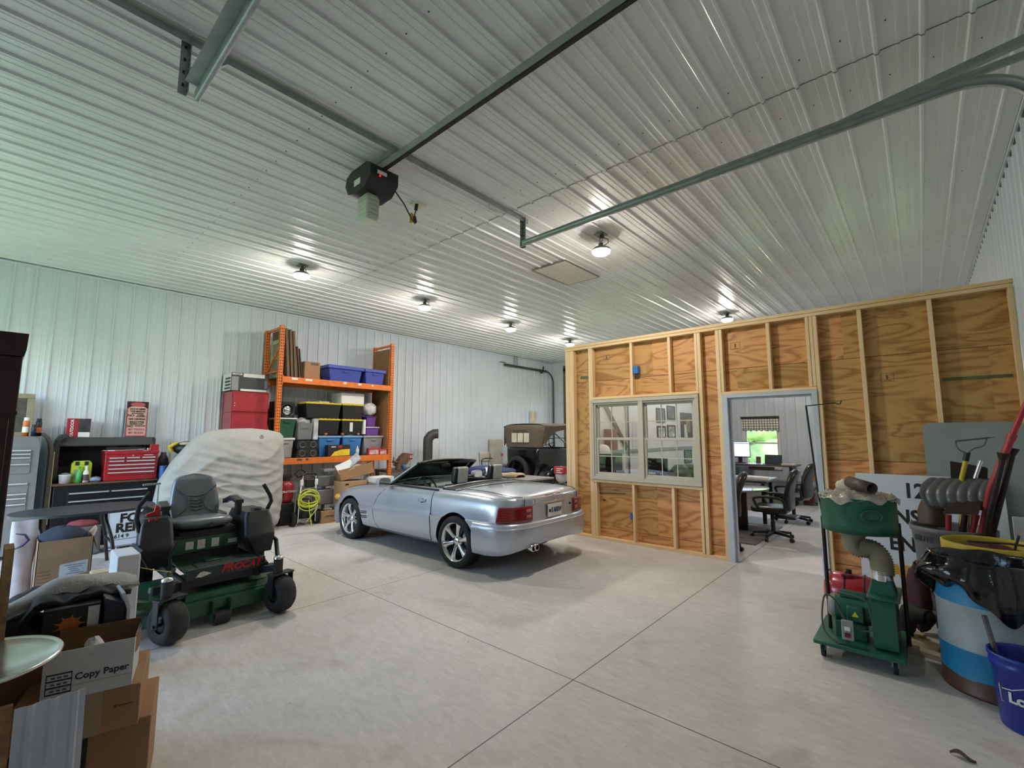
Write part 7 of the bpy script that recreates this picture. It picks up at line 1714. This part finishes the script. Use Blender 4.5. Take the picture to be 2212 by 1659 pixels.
# folding table with blankets
t = thing('folding_table', 'grey folding table behind the silver car carrying the blankets', 'folding table', (-6.45, 6.95, 0), world=True)
MB().box((-7.45, 6.55, .835), (-5.45, 7.35, .868)).build('table_top', mat('grey table top', '#8b8783', .5), t, bev=.006)
mb = MB()
for k in range(22): mb.cbox((-6.3+k*.04, 6.548, .85), (.02, .012, .03))
mb.build('dark_edge', M_dark, t)
for x in (-7.25, -5.65): MB().tube([(x, 6.65, 0), (x, 6.65, .83), (x, 7.25, .83), (x, 7.25, 0)], .014, 6).build('leg', M_galv, t)
def blanket(x0, x1, y0, y1, z0, z1, seed):
    r = random.Random(seed); p = [r.uniform(0, 6) for _ in range(4)]
    def fn(u, v):
        a = 2*PI*v; c, s = math.cos(a), math.sin(a)
        y = (y0+y1)/2+(y1-y0)/2*math.copysign(abs(c)**.5, c); z = (z0+z1)/2+(z1-z0)/2*math.copysign(abs(s)**.5, s)
        e = math.sin(PI*min(1, max(0, u*.98+.01)))**.18
        return (x0+(x1-x0)*u, (y0+y1)/2+(y-(y0+y1)/2)*e+.012*math.sin(9*u+p[0]), z0+(z-z0)*e*(1-.12*u)+.010*math.sin(11*u+p[1])*(s > 0)+.006*math.sin(17*u+3*a+p[2])*(s > 0))
    return MB().grid(fn, 40, 36, cv=True)
o = blanket(-7.42, -6.22, 6.62, 7.25, .870, 1.05, 3).build('moving_blanket', mat('navy quilted blanket', '#2f3a68', .9, var=.12, bump=.3, bs=40), None); tag(o, 'folded navy blue moving blanket on the folding table', 'blanket')
o = blanket(-6.50, -5.86, 6.60, 7.05, .953-.083, .955, 5).build('folded_towel', mat('tan towel', '#a9987c', .95, var=.12, bump=.4, bs=60), None); tag(o, 'folded tan towel at the end of the blue blanket', 'towel')
hl = thing('headlamp_unit', 'silver rimmed black lamp unit standing between the two car headrests', 'lamp unit', (-6.55, 6.25, 0), world=True)
R = Matrix.Translation((-6.28, 6.30, 1.0)) @ Euler((PI/2, 0, -.6)).to_matrix().to_4x4() @ Matrix.Diagonal((1.5, .9, 1, 1))
MB().lathe([(0, .03), (.055, .02), (.075, .03), (.085, .02), (.09, -.03), (.06, -.07), (0, -.08)], 28, 0, R).build('rim', M_pull, hl); MB().lathe([(0, .038), (.03, .036), (.066, .031), (.066, .025), (0, .025)], 24, 0, R).build('dark_lens', M_dark, hl); MB().lathe([(0, .048), (.018, .045), (.02, .036), (0, .036)], 16, 0, R).build('bright_hub', M_chrome, hl)
MB().cyl((-6.28, 6.31, 0), (-6.28, 6.31, .93), .03).box((-6.42, 6.17, 0), (-6.14, 6.45, .02)).build('stand', M_dark, hl)
ch = thing('folding_chair', 'beige folding chair by the ribbed wall beyond the stove pipe', 'chair', (-9.65, 9.42, 0), world=True)
M_beige = mat('beige chair plastic', '#b9b3a6', .5)
MB().grid(lambda u, v: (-9.62+.02*math.sin(PI*u), 9.37+.42*u, .90+.28*v), 8, 6).build('backrest', M_beige, ch, solid=.015); MB().box((-9.58, 9.37, .44), (-9.22, 9.79, .46)).build('seat', M_beige, ch, bev=.008)
for y in (9.35, 9.81): MB().tube([(-9.63, y, 1.18), (-9.55, y, .6), (-9.20, y, 0)], .012, 6).tube([(-9.68, y, 0), (-9.30, y, .45)], .012, 6).build('leg', M_greyp, ch)
o = MB().box((XL+.03, 10.3, 0), (XL+.09, 10.9, 1.55)).build('beige_panel', M_beige, None, bev=.01); tag(o, 'beige panel leaning on the ribbed wall beside the antique car top', 'panel')
o = MB().tube(spline([(-8.9, 9.0, .02), (-8.95, 8.9, .6), (-8.95, 8.8, .95), (-8.8, 8.75, 1.06), (-8.5, 8.75, 1.07)], 5), .014, 6).build('cart_handle', M_black, None); tag(o, 'bent black tube handle beside the spare tyre of the antique car', 'handle')
o['label'] = 'bent black push bar beside the spare tyre of the antique car'; o.name = 'push_bar'
o = MB().box((-6.65, 8.85, 0), (-6.25, 9.2, .53)).build('grey_crate', M_greyp, None, bev=.01); tag(o, 'grey crate under the red and white sack by the partition corner', 'crate')
sk = thing('salt_sack', 'red and white sack standing by the partition corner', 'sack', (-6.45, 9.0, .532), world=True)
MB().ball((-6.45, 9.0, .74), (.16, .12, .21), 10, 0, None, .03).build('sack', mat('white sack', '#b9b5b3', .6, var=.2, vs=9), sk)
MB().box((-6.58, 8.86, .77), (-6.28, 8.99, .95)).build('red_band', mat('red sack band', '#a12a38', .5), sk, bev=.02); mb = MB()
for k, w in enumerate((.16, .12, .18)): mb.box((-6.50, 8.857, .80+k*.045), (-6.50+w, 8.859, .82+k*.045))
mb.build('white_print', M_paper, sk)

# ================================================================ OFFICE
M_oblk = mat('black office leather', '#141416', .35, var=.15, coat=.2)
M_lam = mat('dark walnut laminate', '#4a382e', .35, var=.15)
def office_chair(label, x, y, rz, high=True):
    t = thing('office_chair', label, 'office chair', (x, y, 0), rz, group='black office chairs')
    for k in range(5):
        a = 2*PI*k/5+.2
        leg = MB().loft([[(r*math.cos(a)-w*math.sin(a)*s, r*math.sin(a)+w*math.cos(a)*s, z+h*q) for s, q in ((-1, 0), (1, 0), (1, 1), (-1, 1))] for r, w, z, h in ((.03, .03, .09, .05), (.30, .018, .07, .035))], smooth=False).build('base_leg', M_black, t, bev=.005)
        MB().cyl((.31*math.cos(a)-.02*math.sin(a), .31*math.sin(a)+.02*math.cos(a), .032), (.31*math.cos(a)+.02*math.sin(a), .31*math.sin(a)-.02*math.cos(a), .032), .032).cyl((.30*math.cos(a), .30*math.sin(a), .05), (.30*math.cos(a), .30*math.sin(a), .075), .01).build('caster', M_black, leg)
    MB().cyl((0, 0, .08), (0, 0, .28), .032).cyl((0, 0, .28), (0, 0, .42), .02).build('gas_post', M_black, t)
    MB().box((-.12, -.12, .40), (.12, .12, .44)).build('tilt_plate', M_black, t)
    MB().box((-.26, -.26, .44), (.27, .26, .54)).build('seat', M_oblk, t, bev=.045, seg=4)
    H = 1.14 if high else 1.02
    def bk2(u, v):
        a = 2*PI*v; c, s = math.cos(a), math.sin(a); z = .50+(H-.50)*u
        w = .25*(math.sin(PI*min(1, .18+u*.80))**.35); th = .055+.02*math.sin(PI*3*u)*.4
        if u > .97: w *= .8; th *= .5
        return (-.25-.13*u+.04*math.sin(PI*u)+th*math.copysign(abs(c)**.6, c), w*math.copysign(abs(s)**.6, s), z)
    b = MB().grid(bk2, 24, 28, cv=True); b.add([bk2(1, j/28) for j in range(28)], [tuple(range(28))]); b.build('backrest', M_oblk, t)
    for s in (-1, 1): MB().tube(spline([(-.24, s*.27, .52), (-.22, s*.29, .66), (-.05, s*.30, .70), (.14, s*.30, .69), (.20, s*.29, .64), (.12, s*.27, .48)], 4), .022, 8).build('armrest', M_black, t)
    return t
c0 = office_chair('black high-backed office chair turned sideways just inside the doorway, nearest the door opening', -1.93, 8.60, PI)
MB().box((-.36, -.18, .36), (-.05, .18, .395)).build('leg_pad', M_oblk, c0, bev=.012)
office_chair('black office chair behind the nearest one, between the doorway desks', -1.98, 10.5, PI-.15)
office_chair('black office chair mostly hidden by the left door jamb', -2.40, 7.42, PI+.3)
office_chair('black office chair seen through the left sash window', -4.06, 8.25, .4, False)
office_chair('black office chair seen through the right sash window under the framed pictures', -3.98, 9.95, -1.2, False)
M_walnut = M_lam
rt = thing('round_table', 'round glossy office table on a dark panel base seen through the doorway', 'table', (-2.72, 9.0, 0), world=True)
MB().cyl((-2.72, 9.0, .725), (-2.72, 9.0, .755), .66, n=56).build('table_top', mat('glossy grey table', '#8f939a', .12, coat=.6), rt, bev=.006); MB().box((-2.95, 8.98, 0), (-2.42, 9.03, .725)).box((-2.72, 8.75, 0), (-2.67, 9.25, .725)).build('panel_base', M_chest, rt)
cd_ = thing('desk', 'dark walnut desk with papers in the middle of the office', 'desk', (-2.9, 10.2, 0), world=True)
MB().box((-3.6, 9.85, .80), (-2.24, 10.6, .835)).build('desk_top', mat('grey wood desk top', '#9a948c', .4), cd_, bev=.004); MB().box((-3.55, 9.9, .76), (-2.3, 10.55, .80)).build('apron', M_lam, cd_)
for x in (-3.5, -2.36):
    for y in (9.93, 10.5): MB().box((x-.03, y-.03, 0), (x+.03, y+.03, .76)).build('leg', M_chest, cd_)
for i, (x, y, z, a, lab) in enumerate(((-2.95, 10.05, .836, .1, 'white paper sheets at the far left of the desk in the office'), (-2.68, 10.1, .842, -.15, 'thick white paper stack in the middle of the office desk'), (-2.46, 10.12, .836, .2, 'white paper on the near end of the office desk by the chair'))):
    o = MB().cbox((x, y, z+.015), (.30, .36, .028), (.0, .03, a)).build('paper_stack', M_paper, None); tag(o, lab, 'papers')
bd = thing('desk', 'long dark desk under the office window with a keyboard tray', 'desk', (-3.2, 12.95, 0), world=True)
MB().box((-4.3, 12.55, .925), (-2.28, 13.3, .96)).build('desk_top', M_lam, bd, bev=.006); MB().box((-3.3, 12.58, .83), (-2.76, 12.8, .90)).build('keyboard_tray', M_black, bd)
for x in (-4.2, -3.72, -2.4): MB().box((x-.035, 12.7, 0), (x+.035, 13.2, .925)).build('leg', M_chest, bd)
mn = thing('computer_monitor', 'computer monitor with a pale blue lit screen on the far office desk', 'monitor', (-3.62, 13.05, .96), world=True)
MB().box((-3.87, 13.05, 1.10), (-3.36, 13.09, 1.505)).build('casing', M_black, mn, bev=.006); MB().box((-3.86, 13.046, 1.125), (-3.37, 13.05, 1.495)).build('screen', mat('lit screen', '#c9cdf2', .3, emit='#c3c8f0', es=.9, var=.03), mn)
MB().box((-3.86, 13.044, 1.455), (-3.37, 13.046, 1.47)).build('window_bar', mat('screen bar', '#5a5f7a', .4), mn); MB().box((-3.66, 13.06, .962), (-3.56, 13.1, 1.12)).box((-3.75, 12.98, .961), (-3.47, 13.16, .972)).build('stand', M_black, mn)
lp = thing('laptop', 'open black laptop on the far office desk', 'laptop', (-2.8, 12.85, .96), world=True)
MB().box((-3.0, 12.68, .961), (-2.64, 12.9, .975)).build('keyboard_deck', M_black, lp); MB().prism([(12.90, .975), (12.912, .975), (12.985, 1.19), (12.973, 1.19)], 'x', -3.0, -2.62).build('screen', mat('dark laptop screen', '#2b3242', .2), lp)
o = MB().cbox((-3.15, 12.95, 1.05), (.11, .02, .17), (-.15, 0, 0)).build('photo_frame', mat('brown photo frame', '#5c4038', .4, var=.5, vs=14), None); tag(o, 'small brown photo frame between the monitor and laptop', 'photo frame')
o = MB().box((-2.6, 12.7, .961), (-2.32, 12.95, .99)).build('paper_stack', mat('cream paper', '#d9d0bb', .7), None); tag(o, 'flat cream papers at the end of the far office desk', 'papers')
bh = thing('side_bench', 'low wooden bench with crossed black legs at the office back wall', 'bench', (-2.12, 13.25, 0), world=True)
MB().box((-2.26, 13.05, .585), (-1.80, 13.45, .70)).build('bench_top', mat('orange brown wood', '#9a6a3c', .5, var=.2, stretch=(1, 6, 6)), bh, bev=.004)
for y in (13.08, 13.42): MB().beam((-2.23, y, 0), (-2.23, y, .585), .025, .025).beam((-1.84, y, 0), (-1.84, y, .585), .025, .025).beam((-2.21, y, .56), (-2.1, y, .30), .012, .012).beam((-1.86, y, .56), (-2.1, y, .30), .012, .012).beam((-2.23, y, .03), (-1.84, y, .03), .02, .02).build('leg_frame', M_black, bh)
o = MB().box((-2.22, 13.12, .702), (-1.98, 13.32, .79)).build('brown_block', mat('brown leather block', '#5f3d30', .5), None, bev=.01); tag(o, 'brown block lying on the low wooden bench', 'block')
rb = thing('bucket', 'dull red bucket with a pale emblem under the low wooden bench', 'bucket', (-2.16, 13.2, .045), world=True)
MB().lathe([(0, 0), (.115, 0), (.135, .23), (.142, .235), (.142, .25), (.13, .25), (.11, .02)], 28, 0, Matrix.Translation((-2.16, 13.2, .045))).build('pail', mat('dull red bucket', '#8f3a44', .5), rb); MB().tube([(-2.16+.045*math.cos(a), 13.068, .18+.045*math.sin(a)) for a in [2*PI*k/20 for k in range(20)]], .005, 5, closed=True).build('emblem', M_sticker, rb)
def rugm(): return mat('worn grey red rug', '#7a7372', .95, var=.45, vs=5, bump=.3, bs=120)
for x0, x1, y0, y1, lab in ((-3.6, -2.03, 7.90, 9.75, 'worn patterned grey rug under the round office table'), (-4.2, -2.36, 11.4, 13.0, 'patterned grey rug before the far office desk')):
    o = MB().box((x0, y0, .001), (x1, y1, .012)).build('area_rug', rugm(), None); tag(o, lab, 'rug')
# valance
def val(u, v): return (-3.68+.9*u, YB-.075+.018*math.sin(u*38)*(.3+v), 2.16-.36*v-(.02 if int(u*14) % 2 else 0)*(v > .95))
def plaid():
    m = mat('checked valance', '#c9c6b6', .8)
    nt = m.node_tree; n = nt.nodes; L = nt.links; b = n['Principled BSDF']; tc = [x for x in n if x.type == 'TEX_COORD'][0]
    sp_ = n.new('ShaderNodeSeparateXYZ'); L.new(tc.outputs['Object'], sp_.inputs[0]); prev = None
    for ax, f in (('X', 95), ('Z', 95)):
        a = n.new('ShaderNodeMath'); a.operation = 'MULTIPLY'; a.inputs[1].default_value = f; L.new(sp_.outputs[ax], a.inputs[0])
        s_ = n.new('ShaderNodeMath'); s_.operation = 'SINE'; L.new(a.outputs[0], s_.inputs[0])
        g = n.new('ShaderNodeMath'); g.operation = 'GREATER_THAN'; g.inputs[1].default_value = -.72; L.new(s_.outputs[0], g.inputs[0])
        if prev is None: prev = g
        else:
            q = n.new('ShaderNodeMath'); q.operation = 'MINIMUM'; L.new(prev.outputs[0], q.inputs[0]); L.new(g.outputs[0], q.inputs[1]); prev = q
    mx = n.new('ShaderNodeMix'); mx.data_type = 'RGBA'; mx.inputs[6].default_value = lin('#6b6a60'); mx.inputs[7].default_value = lin('#efeee6'); L.new(prev.outputs[0], mx.inputs[0]); L.new(mx.outputs[2], b.inputs['Base Color'])
    return m
vl = thing('window_valance', 'black and cream checked valance curtain over the office window', 'curtain', (-3.23, YB-.06, 1.8), world=True)
MB().grid(val, 60, 8).build('cloth', plaid(), vl, solid=.004); MB().box((-3.7, YB-.10, 2.12), (-2.77, YB-.05, 2.18)).build('gathered_top', mat('dark valance top', '#3c3b36', .85, var=.4, vs=18), vl)
# office wall decoration, seen through the sash windows
for i, (y0, z1, y1, z0, lab) in enumerate(((10.20, 2.32, 10.68, 1.99, 'black framed car photo at the upper left of the office wall group'), (10.81, 2.40, 11.28, 2.05, 'black framed truck photo at the upper right of the office wall group'), (10.22, 1.90, 10.68, 1.60, 'black framed certificate at the lower left of the office wall group'), (10.80, 1.93, 11.26, 1.60, 'black framed certificate at the lower right of the office wall group'), (11.79, 1.30, 12.28, .96, 'small framed house picture low on the office wall'))):
    t = thing('picture_frame', lab, 'picture', (-4.58, (y0+y1)/2, z0), world=True)
    mb = MB(); w = .04
    for a, b in (((y0, z0), (y1, z0+w)), ((y0, z1-w), (y1, z1)), ((y0, z0+w), (y0+w, z1-w)), ((y1-w, z0+w), (y1, z1-w))): mb.box((-4.60, a[0], a[1]), (-4.575, b[0], b[1]))
    mb.build('frame', M_black, t); MB().box((-4.599, y0+w, z0+w), (-4.585, y1-w, z1-w)).build('picture', mat('grey photo %d' % (i//2), ('#55585a', '#b9babb', '#6a6c70')[i//2], .3, var=.8, vs=7), t)
t = thing('poster', 'large black poster with a yellow and white print on the office wall', 'poster', (-4.58, 12.05, 1.6), world=True)
MB().box((-4.598, 11.64, 1.56), (-4.585, 12.48, 2.26)).build('sheet', M_black, t); MB().box((-4.584, 11.85, 1.62), (-4.582, 12.05, 1.95)).build('white_print', M_paper, t); MB().box((-4.584, 12.0, 1.75), (-4.581, 12.25, 2.1)).build('yellow_print', mat('dull yellow print', '#8f8652', .5, var=.4), t)
o = MB().box((-4.60, 9.0, 1.30), (-4.592, 9.22, 1.95)).build('wall_chart', mat('white wall chart', '#c9cbcc', .6, var=.15, vs=20), None); tag(o, 'tall white chart on the office wall left of the framed photos', 'chart')
mb = MB().box((-4.60, 7.0, 1.33), (-4.58, 13.6, 1.39)); struct(mb, 'trim_4', mat('grey rail', '#8f9496', .5), 'grey rail along the office wall')
mb = MB().tube([(-4.57, 8.78, .0), (-4.57, 8.78, 3.1)], .018, 8); tag(mb.build('conduit_pipe', mat('dark conduit', '#55585a', .5)), 'dark vertical conduit on the office wall beside the brown brace', 'pipe')
o = MB().beam((-4.583, 7.62, 2.52), (-4.583, 8.72, 1.42), .03, .10).build('timber_brace', M_brownwood, None); tag(o, 'brown diagonal timber brace on the office wall behind the left window', 'brace')
o = MB().box((-4.58, 7.82, 1.40), (-4.44, 8.08, 1.80)).build('wood_block', mat('orange wood block', '#8f6242', .6, var=.3), None); tag(o, 'orange brown wood block on the rail behind the left window', 'block')
o = MB().box((-4.58, 7.15, 0), (-4.06, 7.55, 1.36)).build('black_cabinet', M_chest, None, bev=.01); tag(o, 'black cabinet standing behind the left sash window', 'cabinet')
hh_ = thing('hard_hat', 'white hard hat on the black cabinet behind the left sash window', 'hat', (-4.34, 7.35, 1.36), world=True)
MB().lathe([(.135, 0), (.13, .05), (.10, .12), (.05, .15), (0, .155)], 28, 0, Matrix.Translation((-4.34, 7.35, 1.362))).build('shell', M_paper, hh_, solid=.004); MB().lathe([(.13, .004), (.165, 0), (.165, .006), (.13, .012)], 28, 0, Matrix.Translation((-4.34, 7.35, 1.36))).build('brim', M_paper, hh_)
od = thing('desk', 'dark office desk along the wall seen through the right sash window', 'desk', (-4.25, 9.9, 0), world=True)
MB().box((-4.57, 8.85, .82), (-3.85, 9.55, .86)).box((-4.57, 10.35, .82), (-3.60, 12.3, .86)).build('desk_top', M_lam, od); MB().box((-4.5, 8.9, 0), (-4.4, 9.5, .82)).box((-4.5, 10.5, 0), (-4.4, 12.2, .82)).box((-3.75, 10.4, 0), (-3.68, 12.2, .82)).build('panel_leg', M_chest, od)
m2 = thing('computer_monitor', 'dark computer monitor seen through the right sash window', 'monitor', (-4.15, 9.2, .86), world=True)
MB().cbox((-4.15, 9.2, 1.06), (.42, .04, .30), (0, 0, .15)).build('casing', M_black, m2, bev=.006); MB().box((-4.19, 9.18, .87), (-4.11, 9.24, .95)).box((-4.27, 9.1, .861), (-4.03, 9.32, .872)).build('stand', M_black, m2)
pr_ = thing('printer', 'dark desktop printer beside a white paper roll behind the right window', 'printer', (-3.95, 10.7, .86), world=True)
MB().box((-4.1, 10.6, .862), (-3.82, 10.9, 1.02)).build('casing', M_greyp, pr_, bev=.01); MB().box((-4.05, 10.598, .9), (-3.87, 10.6, .95)).build('paper_slot', M_dark, pr_)
o = MB().cyl((-3.80, 10.42, .92), (-3.62, 10.60, .92), .058).build('paper_roll', M_paper, None); tag(o, 'white paper roll on the office desk behind the right window', 'paper roll')
# ================================================================ LIGHT AND CAMERA
w = bpy.data.worlds.new('World'); sc.world = w; w.use_nodes = True
nt = w.node_tree; bg = nt.nodes['Background']
sky = nt.nodes.new('ShaderNodeTexSky'); sky.sky_type = 'NISHITA'; sky.sun_disc = False; sky.sun_elevation = math.radians(50); sky.sun_rotation = math.radians(90); sky.dust_density = 2.5
nt.links.new(sky.outputs[0], bg.inputs[0]); bg.inputs[1].default_value = SKY
s = bpy.data.lights.new('sun', 'SUN'); s.energy = SUN; s.angle = .02; s.color = (1, .95, .88)
so = bpy.data.objects.new('sun', s); COL.objects.link(so); so.rotation_euler = (0, math.radians(-38), 0)
# sky portals in the openings
def portal(name, loc, rot, sx, sy):
    a = bpy.data.lights.new(name, 'AREA'); a.shape = 'RECTANGLE'; a.size = sx; a.size_y = sy
    a.cycles.is_portal = True
    o = bpy.data.objects.new(name, a); COL.objects.link(o); o.location = loc; o.rotation_euler = rot
portal('doorway_portal', ((OX0+OX1)/2, YF-.1, OZ/2), (PI/2, 0, 0), OX1-OX0, OZ)
for i, (a, b) in enumerate(WIN): portal('window_portal', ((a+b)/2, YB+.15, 1.48), (-PI/2, 0, 0), b-a, 1.35)

cam = bpy.data.cameras.new('camera'); co = bpy.data.objects.new('camera', cam); COL.objects.link(co)
cam.sensor_fit = 'HORIZONTAL'; cam.sensor_width = 36; cam.lens = 36*987.0/2212; cam.clip_start = .05; cam.clip_end = 200
yaw, pitch, roll = math.radians(131.7187), math.radians(6.30587), math.radians(-.04335)
fw = Vector((math.cos(pitch)*math.cos(yaw), math.cos(pitch)*math.sin(yaw), math.sin(pitch)))
r0 = Vector((math.sin(yaw), -math.cos(yaw), 0)); u0 = r0.cross(fw)
r = r0*math.cos(roll)+u0*math.sin(roll); u = r.cross(fw)
co.matrix_world = Matrix(((r.x, u.x, -fw.x, 0), (r.y, u.y, -fw.y, 0), (r.z, u.z, -fw.z, 1.7), (0, 0, 0, 1)))
sc.camera = co
for o in sc.objects:
    if '_w' in o: del o['_w']
sc.view_settings.view_transform = 'Standard'; sc.view_settings.look = 'None'; sc.view_settings.gamma = 1; sc.view_settings.exposure = EXPO
sc.view_settings.use_curve_mapping = False
sc.cycles.use_denoising = True
sc.cycles.max_bounces = 7; sc.cycles.diffuse_bounces = 4; sc.cycles.glossy_bounces = 4; sc.cycles.transmission_bounces = 6; sc.cycles.transparent_max_bounces = 12
sc.cycles.sample_clamp_indirect = 6; sc.cycles.caustics_reflective = False; sc.cycles.caustics_refractive = False
